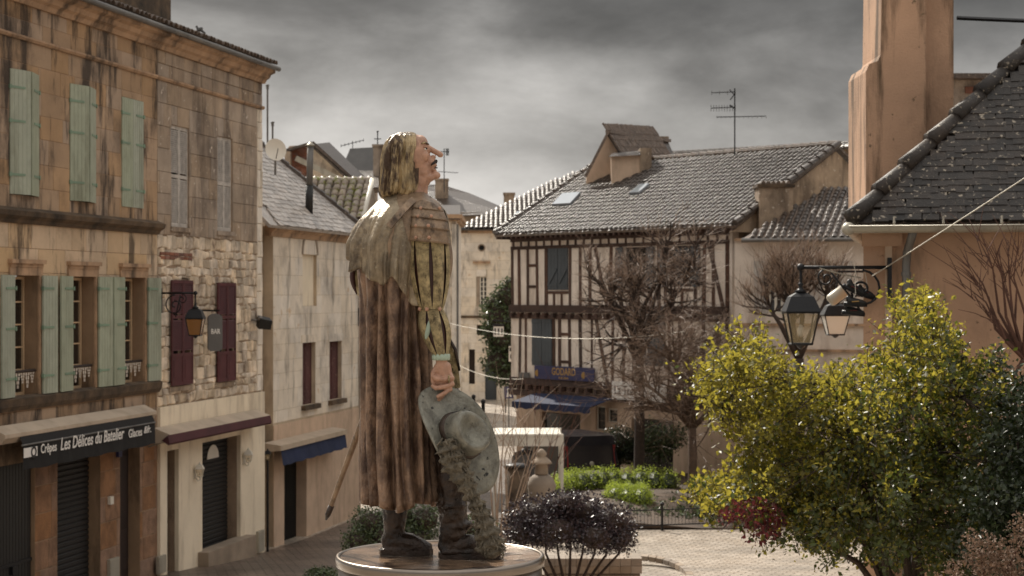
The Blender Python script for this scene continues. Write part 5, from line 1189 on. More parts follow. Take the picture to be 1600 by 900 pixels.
# signs, awning, shopfront
def signboard(name, pa, pb, ya, yb, mt, label, o=.16):
    u0, u1 = UI(pa, o), UI(pb, o); z0, z1 = ZI((pa+pb)/2, yb, o), ZI((pa+pb)/2, ya, o); m = MB(); m.wbox(WI, u0, u1, o-.05, o, z0, z1); s = m.build(name, mt); tag(s, label, 'sign'); WLOC[s.name] = Vector(s.location); return s, u0, u1, z0, z1
xd = (WI.d.x, WI.d.y, 0); ndv = (WI.n.x, WI.n.y, 0)
s, u0, u1, z0, z1 = signboard('shop_sign', 835, 928, 573, 594, M['blue_sign'], 'navy shop sign lettered GODARD under the timbered wall')
text('lettering', 'GODARD', WI.pt((u0+u1)/2, .165, z0+.17), xd, ndv, .36, M['gold'], s, align='CENTER', sx=.82)
for du in (.18, u1-u0-.5): m = MB(); m.ell(WI.pt(u0+du, .165, z0+.2), .1, .012, .12); m.build('emblem', M['gold'], s)
text('lettering', 'FOIE GRAS', WI.pt((u0+u1)/2, .165, z0+.03), xd, ndv, .11, M['gold'], s, align='CENTER')
s, u0, u1, z0, z1 = signboard('shop_sign', 956, 1040, 598, 626, M['white_print'], 'long white shop sign partly hidden by bare twigs', .3)
text('lettering', 'La Treille', WI.pt(u0+.12, .305, z0+.17), xd, ndv, .42, M['black_print'], s, sx=.85)
s, u0, u1, z0, z1 = signboard('street_plate', 811, 826, 582, 590, M['slate'], 'small grey street name plate at the timbered house corner', .12)
awI = empty('navy_shop_awning', WI.pt(UI(870), .6, ZI(870, 640)), 'navy blue awning over the shop below the GODARD sign', 'awning')
u0, u1 = UI(814, .8), UI(936, .8); m = MB(); zt_, z2 = ZI(870, 616, .2), ZI(870, 632, 1.2)
m.prism([WI.pt(u0, .1, zt_), WI.pt(u0, 1.2, z2), WI.pt(u0, 1.2, z2-.03), WI.pt(u0, .1, zt_-.03)], WI.pt(u1, 0, 0)-WI.pt(u0, 0, 0)); m.build('awning_cloth', M['blue_cloth'], awI)
m = MB(); k = 16; vs = []
for i in range(k+1): u = u0+(u1-u0)*i/k; vs += [WI.pt(u, 1.21, z2), WI.pt(u, 1.22, z2-.2-.05*abs(math.sin(i*PI/2)))]
m.add(vs, [(2*i, 2*i+1, 2*i+3, 2*i+2) for i in range(k)]); m.build('valance', M['blue_cloth'], awI)
for k, (a, b, y0, y1) in enumerate(((929, 944, 634, 672), (947, 963, 638, 660))): window(WI, hI, UI(a), UI(b), ZI(a, y1), ZI(a, y0), -.15, 1, 1, .05, 'white_paint')
for a, b, y in ((845, 905, 645), (985, 1050, 655)): m = MB(); m.wbox(WI, UI(a), UI(b), -.2, -.17, zb, ZI(a, y)); m.build('shop_window', M['glass_dark'], hI)
# long roof
ov = .55; eI0, eI1 = WI.pt(-.35, ov, ZI(800, 366, ov)), WI.pt(UI(1148, ov), ov, ZI(800, 366, ov))
bkI = -Vector((WI.n.x, WI.n.y, 0)); alI = Vector((WI.d.x, WI.d.y, 0)); run = 4.9; rise = 2.75
slI = bkI*run+up3*rise; LsI = slI.length; LaI = (eI1-eI0).length
rI = roof_plane(hI, [eI0, eI1, eI1+slI, eI0+slI], M['tile_brown'])
roof_plane(hI, [eI0+slI, eI1+slI, eI1+bkI*9.5, eI0+bkI*9.5], M['tile_brown'])
me_r2 = roman_mesh('roman_tile_small', .082, .42, .86, 5)
tile_field(rI, eI0+alI*.1+up3*.01, alI, slI.normalized(), lambda a, b: a < LaI-.05 and b < LsI-.1, .225, .3, me_r2, M['tile_wet'], int(LaI/.225), 18, False, offset=False, lift=.012)
m = MB()
for i in range(int(LaI/.4)): p = eI0+slI+alI*.4*i; m.tube([p+up3*.06, p+alI*.44+up3*.04], [.12, .1], 7)
m.build('ridge_tiles', M['tile_brown'], rI)
for p in (eI0, eI1):
    m = MB()
    for i in range(14): a, b = p+slI*(i/14), p+slI*((i+1.1)/14); m.tube([a+up3*.09, b+up3*.05], [.11, .09], 7)
    m.build('verge_tiles', M['tile_wet'], rI)
m = MB(); m.prism([eI1+alI*-.25+up3*-.2, eI1+slI-alI*.25-up3*.2, eI1+bkI*9.5-alI*.25-up3*.2], alI*.12); m.build('gable_wall', M['stone_b'], hI)
for i in range(44):
    u = -.3+i*(LaI-.3)/43; m = MB(); m.wbox(WI, u, u+.08, -.1, ov-.05, ZI(800, 371, .3)-.06, ZI(800, 371, .3)+.06); m.build('rafter_end', M['timber'], hI)
for px0, px1, t0, t1 in ((865, 893, .36, .52), (985, 1000, .46, .58)):
    def rp_(t, px):
        o = ov-run*t; return WI.pt(UI(px, o), o, eI0.z+rise*t)
    nn = alI.cross(slI).normalized(); nn = nn if nn.z > 0 else -nn
    q = [rp_(t0, px0), rp_(t0, px1), rp_(t1, px1+16), rp_(t1, px0+16)]
    m = MB(); m.box8([p+nn*.06 for p in q]+[p+nn*.16 for p in q]); m.build('skylight', M['skylight'], rI)
# big gable and chimney block rising from this roof
Yd = 70
hL = empty('tall_gable_house', P(980, 280, Yd), 'taller house end with steep tiled gable and block dormer above the long roof', 'house')
m = MB(); a, b, c_ = P(917, 272, Yd-4), P(952, 208, Yd-4), P(960, 272, Yd-4); m.prism([P(915, 300, Yd-4), P(917, 272, Yd-4), b, P(975, 240, Yd-4), P(975, 300, Yd-4)], (.1, 8, 0)); m.build('gable_wall', M['peach'], hL)
roof_plane(hL, [P(950, 206, Yd-4.3), P(1045, 222, Yd+2), P(1062, 262, Yd+1), P(985, 262, Yd-4.3)], M['tile_wet'])
me_r3 = me_r2; r0_, r1_, r2_ = P(985, 262, Yd-4.3), P(1062, 262, Yd+1), P(950, 206, Yd-4.3)
alL = (r1_-r0_).normalized(); slL = (r2_-r0_); slL = slL-alL*slL.dot(alL)*.0
tile_field(hL, r0_, alL, slL.normalized(), lambda a, b: a < (r1_-r0_).length-.2, .22, .3, me_r2, M['tile_brown'], 34, 6, False, offset=False)
m = MB(); m.bar(P(915, 276, Yd-4.4), P(951, 205, Yd-4.4), .25, .1); m.bar(P(950, 205.5, Yd-4.4), P(1045, 220, Yd+2), .2, .12); m.build('verge_tiles', M['tile_brown'], hL)
tt = .5
while tt < 1:           # where the block meets the slope
    o = ov-run*tt; pt_ = WI.pt(UI(985, o), o, eI0.z+rise*tt)
    if HY-(pt_.z-E)*F/pt_.y <= 279: break
    tt += .01
yD = pt_.y
a, b = P(956, 279, yD), P(993, 243, yD); m = MB(); m.box(a.x, P(1000, 0, yD).x, yD, yD+1.3, a.z-.7, b.z); m.build('dormer_block', M['peach'], hL)
m = MB(); q = P(1000, 240, yD); m.box(q.x+.004, P(1018, 0, yD).x, yD-.06, yD+1.4, a.z-.7, q.z+.2); m.build('chimney', M['stone_b'], hL)
m = MB(); m.box8([P(951, 245, yD-.2), P(1001, 242, yD-.2), P(1003, 241, yD+1.5), P(955, 244, yD+1.5), P(956, 240, yD), P(1001, 236, yD), P(1003, 235, yD+1.5), P(958, 239, yD+1.5)]); m.build('dormer_cap', M['tile_wet'], hL)
a, b = P(1021, 242, Yd+2), P(1043, 217, Yd+2); m = MB(); m.box(a.x, b.x, Yd+2, Yd+2.8, a.z-.5, b.z); m.box(a.x-.05, b.x+.05, Yd+1.95, Yd+2.85, b.z, b.z+.1); m.build('chimney', M['stone_b'], hL)
# chimney at the right end of the long roof
q0, q1 = P(1186, 400, 56.2), P(1239, 290, 56.2); r = empty('brick_chimney_stack', (q0.x, 56.2, q0.z), 'broad dark chimney stack with tiled crown at the end of the long roof', 'chimney')
m = MB(); m.box(q0.x, q1.x, 56.2, 57.2, q0.z-1, q1.z-.05); m.build('stack', M['stone_b'], r)
m = MB(); m.box(q0.x-.06, q1.x+.06, 56.14, 57.26, q1.z-.05, q1.z+.05); m.build('crown_slab', M['stone_dark'], r)
for i in range(6): x = q0.x+.06+(q1.x-q0.x-.12)*(i+.5)/6; m = MB(); m.tube([(x, 56.2, q1.z+.08), (x, 57.1, q1.z+.08)], .075, 7); m.build('crown_tile', M['tile_brown'], r)

# ------------------------------------------------------------------ house J to the right of it, long wall K behind
YJ = 55; WJ = wall_px(1178, YJ, 1420, YJ-1.5); UJ, ZJ = WJ.U, WJ.Z
hJ = empty('cream_house', WJ.pt(2, 0, -.6), 'cream plastered house with tall shuttered windows behind the bare pollard', 'house')
wj = [(1200, 1222, 408, 490), (1286, 1310, 408, 492)]; hj = [(UJ(a), UJ(b), ZJ(a, d_), ZJ(a, c_)) for a, b, c_, d_ in wj]
slab(WJ, hJ, (-.6, WJ.L, -.8, ZJ(1200, 374)), hj, -.35, 0, M['infill'])
for a, b, c_, d_ in hj:
    window(WJ, hJ, a, b, c_, d_, -.15, 4, 2, .06, 'white_paint')
    for p, q in ((a-.42, a), (b, b+.42)): m = MB(); m.wbox(WJ, p, q, .02, .06, c_, d_); m.build('shutter', M['grey_wood'], hJ)
for y in (372, 505, 545): m = MB(); m.wbox(WJ, -.6, WJ.L, -.02, .1, ZJ(1200, y+4), ZJ(1200, y)); m.build('string_course', M['cornice'], hJ)
eJ0, eJ1 = WJ.pt(-.3, .4, ZJ(1200, 373)), WJ.pt(WJ.L, .4, ZJ(1200, 373)); bkJ = -Vector((WJ.n.x, WJ.n.y, 0)); alJ = Vector((WJ.d.x, WJ.d.y, 0)); slJ = bkJ*4+up3*1.75
rJ = roof_plane(hJ, [eJ0, eJ1, eJ1+slJ, eJ0+slJ+alJ*2.0], M['tile_brown']); LJ = slJ.length
tile_field(rJ, eJ0+alJ*.1, alJ, slJ.normalized(), lambda a, b: a < (eJ1-eJ0).length and a > b*.45, .225, .3, me_r2, M['tile_wet'], 24, 14, False, offset=False)
m = MB(); m.tube([eJ0-up3*.05, eJ1-up3*.05], .07, 7); m.build('gutter', M['zinc'], hJ)
YK = 78; hKl = empty('long_wall_house', P(1200, 300, YK), 'long weathered stone wall with tiled coping behind the roofs', 'house')
m = MB(); m.prism([P(1050, 300, YK+3), P(1050, 243, YK+3), P(1352, 226, YK-6), P(1352, 330, YK-6)], (.2, 4, 0)); m.build('wall', M['stone_b'], hKl)
m = MB()
for i in range(36): t = i/36; a, b = P(1050+302*t, 240-17*t, YK+2.6-9*t), P(1050+302*(t+1/36), 240-17*(t+1/36), YK+2.6-9*(t+1/36)); m.tube([a, b], [.14, .12], 7); m.tube([a+Vector((0, -.25, -.14)), b+Vector((0, -.25, -.14))], [.1, .12], 6)
m.build('coping_tiles', M['tile_wet'], hKl)
# TV aerial on the skyline
m0 = P(1148, 262, 62); r = empty('tv_aerial', m0, 'tall television aerial mast with three booms on the skyline', 'aerial')
m = MB(); m.tube([P(1148, 262, 62), P(1148, 138, 62)], .025, 6); m.build('mast', M['iron'], r)
for x0, x1, y, kk, hh in ((1112, 1149, 145, 4, 3), (1111, 1149, 169, 10, 5), (1120, 1197, 183, 12, 1.5)):
    m = MB(); m.tube([P(x0, y, 62), P(x1, y-1.5, 62)], .016, 5)
    for i in range(kk): x = x0+(x1-x0)*i/(kk-1 if kk > 1 else 1); m.tube([P(x, y-hh, 61.8), P(x, y+hh, 62.2)], .008, 4)
    m.build('boom', M['iron'], r)
m = MB(); m.tube([P(1140, 140, 62), P(1147, 148, 62), P(1141, 156, 62)], .02, 5); m.tube([P(1147, 169, 62), P(1140, 164, 62)], .03, 5); m.build('reflector', M['iron'], r)
# ------------------------------------------------------------------ right: orange rendered house (N)
YN = 23.0; cN = Vector(((1349-HX)*YN/F, YN)); aN = math.radians(12.5)
WN = Wall(cN, cN+Vector((math.cos(aN), -math.sin(aN)))*6); WN.L = 6; UN, ZN = WN.U, WN.Z
dN = Vector((WN.d.x, WN.d.y, 0)); nN = Vector((WN.n.x, WN.n.y, 0)); bN = -nN
hN = empty('orange_house', WN.pt(2, 0, 0), 'orange rendered house with tall double chimney and mossy dark roof on the right', 'house')
zeN = ZN(1400, 358)
m = MB(); m.wbox(WN, 0, WN.L, -8, 0, -.3, zeN+.1); m.build('wall', M['orange'], hN)
m = MB(); m.wbox(WN, UN(1383), UN(1394), -.02, .05, -.3, zeN); m.build('sunlit_edge_pilaster', M['peach'], hN)  # pilaster in paler render; the backlit edge's sunlight is put into its colour
m = MB(); m.wbox(WN, -.02, UN(1410), .0, .07, zeN-.22, zeN+.02); m.build('eaves_board', M['orange'], hN)
A_ = WN.pt(-.12, .38, zeN+.08); pN = math.radians(46.5); tp = math.tan(pN); run = 3.6; upv = Vector((0, 0, 1))
B_ = A_+dN*9; Cc = B_+bN*run+upv*run*tp; D_ = A_+(dN+bN+upv*tp)*run
rN = roof_plane(hN, [A_, B_, Cc, D_], M['tile_black']); roof_plane(hN, [A_, D_, A_+bN*8], M['tile_black'])
slN = (bN+upv*tp).normalized(); me_n = flat_mesh('slab_tile', .205, .21, .022)
k_ = tile_field(rN, A_+dN*.12+nN*.03, dN, slN, lambda a, b: a > b*math.cos(pN)+.02 and a < 3.0, .21, .125, me_n, M['tile_black'], 15, 32, True)
tile_field(rN, A_+dN*.12+nN*.03, dN, slN, lambda a, b: a > b*math.cos(pN)+.02 and a >= 3.0, .21, .125, me_n, M['tile_black'], 40, 32, False)
n_ = 11; hv = dN+bN+upv*tp
for i in range(n_):
    a = A_+hv*run*(i/n_); b = A_+hv*run*((i+1.12)/n_); m = MB(); m.tube([a+up3*.07-hv*.02, b+up3*.02], [.12, .092], 9); m.build('hip_tile', M['tile_black'], rN, True)
# gutter wrapping the corner, with brackets and pipe
zg = zeN+.02; g = MB(); R = .085
def half_pipe(m, a, b, r, nrm_):
    a, b = Vector(a), Vector(b); vs = []
    for p in (a, b):
        for i in range(9): t = PI+PI*i/8; vs.append(p+Vector(nrm_)*r*math.cos(t)+up3*r*math.sin(t)*1.0)
    m.add(vs, [(i, i+1, 9+i+1, 9+i) for i in range(8)])
    m.tube([a+Vector(nrm_)*r, b+Vector(nrm_)*r], .012, 5)
g0_ = WN.pt(-.17, .47, zg)
half_pipe(g, g0_, g0_+dN*6.2, R, nN); half_pipe(g, g0_, g0_+bN*5, R, -dN); g.ell(g0_-up3*.03, .09, .09, .085); g.build('gutter', M['zinc_pale'], hN, True)
for px in (1397, 1474, 1565): a = WN.pt(UN(px, .47), .47, zg); m = MB(); m.bar(a-nN*.1+up3*.08, a+nN*.1+up3*.02, .03, .02); m.bar(a+nN*.1+up3*.03, a+nN*.1+up3*.12, .03, .015); m.build('gutter_bracket', M['zinc_pale'], hN)
m = MB(); u = UN(1421, .12); m.tube([WN.pt(u+.05, .4, zg-.05), WN.pt(u+.02, .3, zg-.16), WN.pt(u-.03, .14, zg-.32), WN.pt(u-.04, .13, zg-.5), WN.pt(u-.04, .13, 2.0)], .055, 10); dp = m.build('downpipe', M['zinc'], hN, True)
m = MB(); m.lathe(WN.pt(u-.04, .13, zg-.62), [(.065, 0), (.065, .05)], 10); m.build('pipe_collar', M['zinc'], dp)
# chimney: two rendered stacks with a shoulder
Yc = 25.2; X = lambda px, y=Yc: (px-HX)*y/F; Zc = lambda py, y=Yc: E-(py-HY)*y/F
m = MB(); y0, y1 = Yc, Yc+1.3
prof_ = [(X(1353), Zc(345)), (X(1353), Zc(112)), (X(1358), Zc(100)), (X(1372), Zc(95)), (X(1376), Zc(85)), (X(1378), Zc(-60)), (X(1447), Zc(-60)), (X(1447), Zc(380))]
m.prism([Vector((a, y0, b)) for a, b in prof_], (0, y1-y0, 0)); m.build('chimney_stack', M['chimney'], hN)
m = MB(); m.box(X(1447)+.004, X(1496), y0+.22, y1, Zc(400), Zc(-60)); m.build('chimney_stack', M['chimney'], hN)
m = MB(); m.box(X(1370), X(1502), y0-.06, y1+.06, Zc(-60), Zc(-75)); m.build('chimney_cap', M['stone_dark'], hN)
m = MB(); m.bar(Vector((X(1353), y0-.02, Zc(338))), Vector((X(1500), y0+.1, Zc(210))), .1, .1); m.build('flashing', M['tile_black'], hN)
# house behind with red panes
Yb = 44; r = empty('red_paned_building', P(1530, 200, Yb), 'dark building with two red panes glimpsed right of the chimney', 'building')
m = MB(); a, b = P(1490, 300, Yb), P(1620, 125, Yb); m.box(a.x, b.x, Yb, Yb+4, 0, b.z); m.build('wall', M['stone_b'], r)
m = MB(); m.box(a.x-.1, b.x, Yb-.4, Yb+4, b.z, b.z+.12); m.build('roof_slab', M['tile_brown'], r)
for px in (1508, 1527): q = P(px, 146, Yb-.01); m = MB(); m.box(q.x, q.x+.24, Yb-.04, Yb+.02, q.z, q.z+.16); m.build('pane', M['brick'], r)
m = MB(); q = P(1496, 165, Yb-.01); m.box(q.x, q.x+1.4, Yb-.03, Yb+.02, q.z-1.5, q.z); m.build('render_panel', M['peach'], r)
# bracket lamps and hanging shoes by this corner
lampN = bracket_lamp('bracket_lamp', WN.pt(UN(1390), .1, ZN(1390, 418)), (-1, 0, 0), 1.13, .2, .86, 'clear glass street lantern on a long scrolled iron bracket at the orange house', glass='glass_lamp', plate_h=.62, sc_=1.15)
q = P(1305, 528, 27); r = empty('frosted_lamp', q, 'second street lantern with white frosted panes behind the clear one', 'street lamp')
lantern(r, q, .62, 'iron', 'glass_frost', .3); m = MB(); m.tube([q+Vector((0, 0, .6)), q+Vector((.05, 0, 1.0)), q+Vector((.75, 0, 1.0))], .02, 6); m.build('arm', M['iron'], r)
q = P(1308, 462, 24); r = empty('loudspeaker', q, 'pale cylindrical loudspeaker tilted beside the hanging shoes', 'loudspeaker')
m = MB(); d_ = Vector((.8, 0, .6)); m.tube([q-d_*.13, q-d_*.1, q+d_*.12, q+d_*.13], [.07, .085, .085, .07], 14); m.build('barrel', M['zinc_pale'], r, True)
m = MB(); m.tube([q, q+Vector((.35, .1, .0))], .015, 5); m.build('arm', M['iron'], r)
def shoe(c, ang, label, flip=1, red=True):
    r = empty('shoe', c, label, 'shoe', 'shoes hanging by the lantern'); Rm = Matrix.Rotation(ang, 3, 'Y')
    h = lambda x, y, z: Vector(c)+Rm @ Vector((x*flip, y, z))
    m = MB(); m.tube([h(-.1, 0, .03), h(0, 0, .025), h(.08, 0, .015), h(.13, 0, .01)], [.045, .045, .038, .025], 10); m.ell(h(-.08, 0, .055), .04, .035, .045); m.ell(h(.12, 0, .01), .03, .032, .024); voxel(m, 'upper', M['black'], r, .008, 3)
    m = MB(); m.tube([h(-.14, 0, -.015), h(0, 0, -.018), h(.15, 0, -.012)], [.03, .028, .026], 8); m.build('sole', M['iron'], r, True)
    m = MB(); m.tube([h(-.05, -.045, .02), h(.04, -.043, .03)], .006, 5); m.build('stripe', M['leaf_red'] if red else M['gold'], r)
    m = MB(); m.tube([h(-.02, 0, .06), h(.0, 0, .12), Vector((c[0], c[1], c[2]+.35))], .004, 4); m.build('lace', M['white_paint'], r)
shoe(P(1333, 452, 22.8), .5, 'black and red shoe hanging highest on the cable'); shoe(P(1350, 459, 22.9), .35, 'black shoe hanging right of the highest red striped one'); shoe(P(1336, 474, 22.7), .05, 'black shoe with ochre stripe in the middle of the hanging bunch', 1, False); shoe(P(1333, 488, 22.8), .12, 'black and red shoe hanging lowest of the bunch')

# ------------------------------------------------------------------ plants
def branch(mb, p, d, L_, r, lv, opt, tips=None):
    seg = 4 if lv > 0 else 3; pts = [p]; rs = [r]; d = d.normalized()
    for i in range(seg):
        d = (d+Vector((random.gauss(0, 1), random.gauss(0, 1), random.gauss(0, 1)))*opt['wob']+Vector((0, 0, opt['up']))).normalized()
        p = p+d*L_/seg; pts.append(p); rs.append(r*(1-(1-opt['tap'])*(i+1)/seg))
    mb[min(lv, len(mb)-1)].tube(pts, rs, 6 if r > .04 else (4 if r > .012 else 3), cap=False)
    if lv == 0:
        if tips is not None: tips.append((pts[-1], d))
        return
    n_ = opt['n'][lv] if isinstance(opt['n'], (list, tuple)) else opt['n']
    for i in range(n_):
        t = random.uniform(opt['t0'], 1); k = min(int(t*seg), seg-1); q = pts[k].lerp(pts[k+1], t*seg-k)
        side = Vector((random.gauss(0, 1), random.gauss(0, 1), random.gauss(0, .6))).normalized()
        nd_ = (d*opt['fwd']+side*opt['spr']).normalized(); branch(mb, q, nd_, L_*random.uniform(.5, .8)*opt.get('lk', 1), max(opt['rmin'], rs[k]*.55), lv-1, opt, tips)
def leaf_mesh(name, pts, size, mt, parent, up=.3, asp=.6, fold=.25, nrm=None):
    pts = np.asarray(pts); n = len(pts); rg = rng
    d = rg.normal(size=(n, 3)); d[:, 2] += up*0; d /= np.linalg.norm(d, axis=1)[:, None]
    nn = rg.normal(size=(n, 3)); nn[:, 2] += up*3; nn -= d*(nn*d).sum(1)[:, None]; nn /= np.linalg.norm(nn, axis=1)[:, None]
    x = np.cross(d, nn); s = (size*rg.uniform(.45, 1.4, n))[:, None]
    v = np.stack([pts-d*s*.5, pts+x*s*asp*.5+nn*s*fold*.5, pts+d*s*.5, pts-x*s*asp*.5+nn*s*fold*.5], 1).reshape(-1, 3)
    i = np.arange(n)*4; f = np.concatenate([np.stack([i, i+1, i+2], 1), np.stack([i, i+2, i+3], 1)])
    c = v.mean(0); me = bpy.data.meshes.new(name); me.vertices.add(len(v)); me.vertices.foreach_set('co', (v-c).ravel())
    me.loops.add(f.size); me.loops.foreach_set('vertex_index', f.ravel()); me.polygons.add(len(f)); me.polygons.foreach_set('loop_start', np.arange(0, f.size, 3)); me.polygons.foreach_set('loop_total', np.full(len(f), 3))
    me.update(); me.validate(); o = link_mesh(name, me, mt, parent, c); o['kind'] = 'stuff'; return o
def in_poly(x, y, poly):
    r = False; n = len(poly)
    for i in range(n):
        (x0, y0), (x1, y1) = poly[i], poly[(i+1) % n]
        if (y0 > y) != (y1 > y) and x < (x1-x0)*(y-y0)/(y1-y0)+x0: r = not r
    return r
def shell_pts(blobs, n, inner=.55):
    """points scattered through the outer part of ellipsoid clumps (cx, cy, cz, rx, ry, rz)"""
    bl = np.array(blobs); w_ = (bl[:, 3]*bl[:, 4]*bl[:, 5])**(2/3); k = rng.choice(len(bl), n, p=w_/w_.sum()); b = bl[k]
    d = rng.normal(size=(n, 3)); d /= np.linalg.norm(d, axis=1)[:, None]; r = (inner+(1-inner)*rng.random(n)**.7)*(1+.12*rng.normal(size=n)); return b[:, :3]+d*b[:, 3:]*r[:, None]
Z0 = Vector((0, 0, 1))
# big yellow-green shrub in front of the orange house: leafy shoots from clumps inside a broad crown
crown = [(1092, 600), (1108, 570), (1150, 545), (1163, 515), (1185, 540), (1205, 545), (1232, 585), (1262, 575), (1290, 590), (1330, 578), (1350, 565), (1372, 548), (1390, 560), (1404, 475), (1425, 492), (1450, 462), (1470, 500), (1482, 520), (1500, 560), (1530, 580), (1548, 560), (1562, 585), (1600, 605), (1660, 620), (1660, 930), (1500, 920), (1440, 880), (1380, 875), (1330, 850), (1300, 870), (1240, 840), (1180, 840), (1150, 805), (1098, 790), (1096, 765), (1150, 735), (1170, 680), (1120, 655)]
sh = empty('yellow_green_shrub', P(1420, 1000, 18.8), 'large yellow green leafy shrub in front of the orange house', 'shrub')
pts = []; cl = []
while len(cl) < 1150:
    x, y = random.uniform(1090, 1660), random.uniform(455, 925)
    if in_poly(x, y, crown): cl.append((x, y, 18.8+random.gauss(0, .95)*(1-abs(x-1400)/600)))
tw = MB(); root = P(1430, 985, 18.8)
stems = []
for tx, ty, dy in ((1170, 800, 0), (1130, 640, .3), (1210, 560, .5), (1300, 600, -.4), (1400, 520, .2), (1460, 480, .3), (1500, 620, -.4), (1580, 640, .2), (1350, 700, -.6), (1620, 760, 0)):
    a, e_ = root+Vector((random.uniform(-.25, .25), random.uniform(-.2, .2), 0)), P(tx, ty, 18.8+dy); mid1 = a.lerp(e_, .35)+Vector((random.uniform(-.12, .12), 0, .28)); mid2 = a.lerp(e_, .7)+Vector((random.uniform(-.1, .1), 0, .16))
    tw.tube([a, mid1, mid2, e_], [.05, .036, .02, .007], 6); stems.append((a, mid1, mid2, e_))
lobe = []
for x, y, yy in cl:
    c = P(x, y, yy); dv = Vector((random.gauss(0, .5), random.gauss(0, .5), random.uniform(.2, 1.1))).normalized(); L_ = random.uniform(.22, .5)
    q = c-dv*L_*.5; e_ = c+dv*L_*.5; tw.tube([q, c+Vector((random.gauss(0, .02), random.gauss(0, .02), 0)), e_], [.006, .005, .003], 3, False)
    if random.random() < .35:
     sa = min(stems, key=lambda s: min((s[k]-q).length for k in (1, 2, 3))); sk = min(sa[1:], key=lambda p: (p-q).length); tw.tube([sk, sk.lerp(q, .5)+Vector((0, 0, .05)), q], [.009, .007, .005], 3, False)
    for i in range(58): t = random.random(); b_ = q.lerp(e_, t); pts.append(b_+Vector((random.gauss(0, .07), random.gauss(0, .07), random.gauss(0, .05))))
edge = [crown[i] for i in range(0, 24)]+[crown[i] for i in range(31, len(crown))]
for i in range(90):                      # loose shoots standing out of the outline
    k = random.randrange(len(edge)-1); (x0, y0), (x1, y1) = edge[k], edge[k+1]; t = random.random(); a = P(x0+(x1-x0)*t+random.uniform(-6, 12), y0+(y1-y0)*t+22, 18.8+random.gauss(0, .4))
    if 1195 < x0+(x1-x0)*t < 1375: continue
    dv = Vector((random.gauss(-.25, .5), random.gauss(0, .4), random.uniform(.3, 1.2))).normalized(); L_ = random.uniform(.25, .5); e_ = a+dv*L_
    tw.tube([a, a+dv*L_*.5+Vector((0, 0, .02)), e_], [.005, .004, .002], 3, False)
    for j in range(22): f = random.random(); pts.append(a.lerp(e_, f)+Vector((random.gauss(0, .035), random.gauss(0, .035), random.gauss(0, .03))))
tw.build('stems', M['bark_dark'], sh)
P_ = np.array(pts); px_ = HX+P_[:, 0]*F/P_[:, 1]; py_ = HY-(P_[:, 2]-E)*F/P_[:, 1]
red = (((px_-1175)/55)**2+((py_-815)/38)**2 < 1) & (rng.random(len(P_)) < .75)
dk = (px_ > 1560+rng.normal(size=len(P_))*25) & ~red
grn = rng.random(len(P_)) < np.clip(.12+(px_-1250)/520+(py_-640)/420, .08, .85)  # more dark green leaves towards lower right, the crown's shade put into colour
leaf_mesh('leaves', P_[~red & ~dk & ~grn], .06, M['leaf_lime'], sh, .25); leaf_mesh('shade_tinted_leaves', P_[~red & ~dk & grn], .062, M['leaf_green'], sh, .25); leaf_mesh('reddened_leaves', P_[red], .055, M['leaf_red'], sh, .2)
# darker evergreen shrub at the right edge
sh2 = empty('dark_evergreen_shrub', P(1640, 1050, 17), 'dark glossy evergreen shrub at the right edge', 'shrub')
bl = [tuple(P(x, y, Y_))+(r, r*.9, r*.85) for x, y, Y_, r in ((1590, 690, 17.2, .38), (1560, 780, 17, .42), (1640, 640, 17.4, .4), (1620, 800, 16.8, .5), (1540, 850, 16.9, .36), (1600, 900, 16.8, .45), (1660, 720, 17, .5))]
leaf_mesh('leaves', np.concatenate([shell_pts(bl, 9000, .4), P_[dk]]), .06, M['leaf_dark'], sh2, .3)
m = MB(); 
for b in bl: m.tube([P(1640, 1040, 17), Vector(b[:3])-Vector((0, 0, .2)), Vector(b[:3])], [.04, .025, .01], 5)
m.build('stems', M['bark_dark'], sh2)
# dried shrub bottom right
sh3 = empty('dried_brown_shrub', P(1550, 960, 14), 'dried brown feathery shrub low in the right corner', 'shrub')
bl = [tuple(P(x, y, 14))+(r, r, r*1.1) for x, y, r in ((1530, 860, .16), (1575, 880, .2), (1600, 830, .14), (1490, 900, .12), (1555, 900, .2))]
leaf_mesh('leaves', shell_pts(bl, 2600, .3), .03, M['leaf_brown'], sh3, .2); m = MB()
for b in bl: m.tube([P(1550, 955, 14), Vector(b[:3])], [.015, .005], 4)
m.build('stems', M['twig_red'], sh3)
# bare reddish shrub against the orange wall
def bare_shrub(name, base_, tips_, mt, label, r0=.03, twigs=5, cat='shrub', sub=.5):
    r = empty(name, base_, label, cat); m = MB(); m2 = MB()
    for e_ in tips_:
        mid1 = base_.lerp(e_, .4)+Vector((random.gauss(0, .06), random.gauss(0, .06), -.05)); pl_ = [base_, mid1, base_.lerp(e_, .7)+Vector((random.gauss(0, .05), 0, .03)), e_]; m.tube(pl_, [r0, r0*.6, r0*.35, r0*.12], 5)
        for i in range(twigs):
            t = random.uniform(.45, .95); q = mid1.lerp(e_, t); d_ = (e_-base_).normalized()+Vector((random.gauss(0, .45), random.gauss(0, .45), random.gauss(0, .25))); L_ = random.uniform(.4, 1)*sub*(e_-base_).length
            m2.tube([q, q+d_*L_*.5+Vector((0, 0, .02)), q+d_*L_], [r0*.25, r0*.18, r0*.08], 3, False)
    m.build('stems', mt, r); o = m2.build('twigs', mt, r); o['kind'] = 'stuff'; return r
B0 = P(1600, 560, 21.5)
bare_shrub('bare_red_shrub', B0, [P(x, y, 21.5+random.uniform(-.4, .4)) for x, y in ((1505, 400), (1520, 430), (1540, 380), (1556, 395), (1575, 375), (1590, 385), (1610, 370), (1640, 390), (1550, 620), (1535, 480), (1500, 440), (1525, 365), (1566, 410))], M['twig_red'], 'leafless reddish shrub fanning against the orange wall', .03, 8, sub=.35)

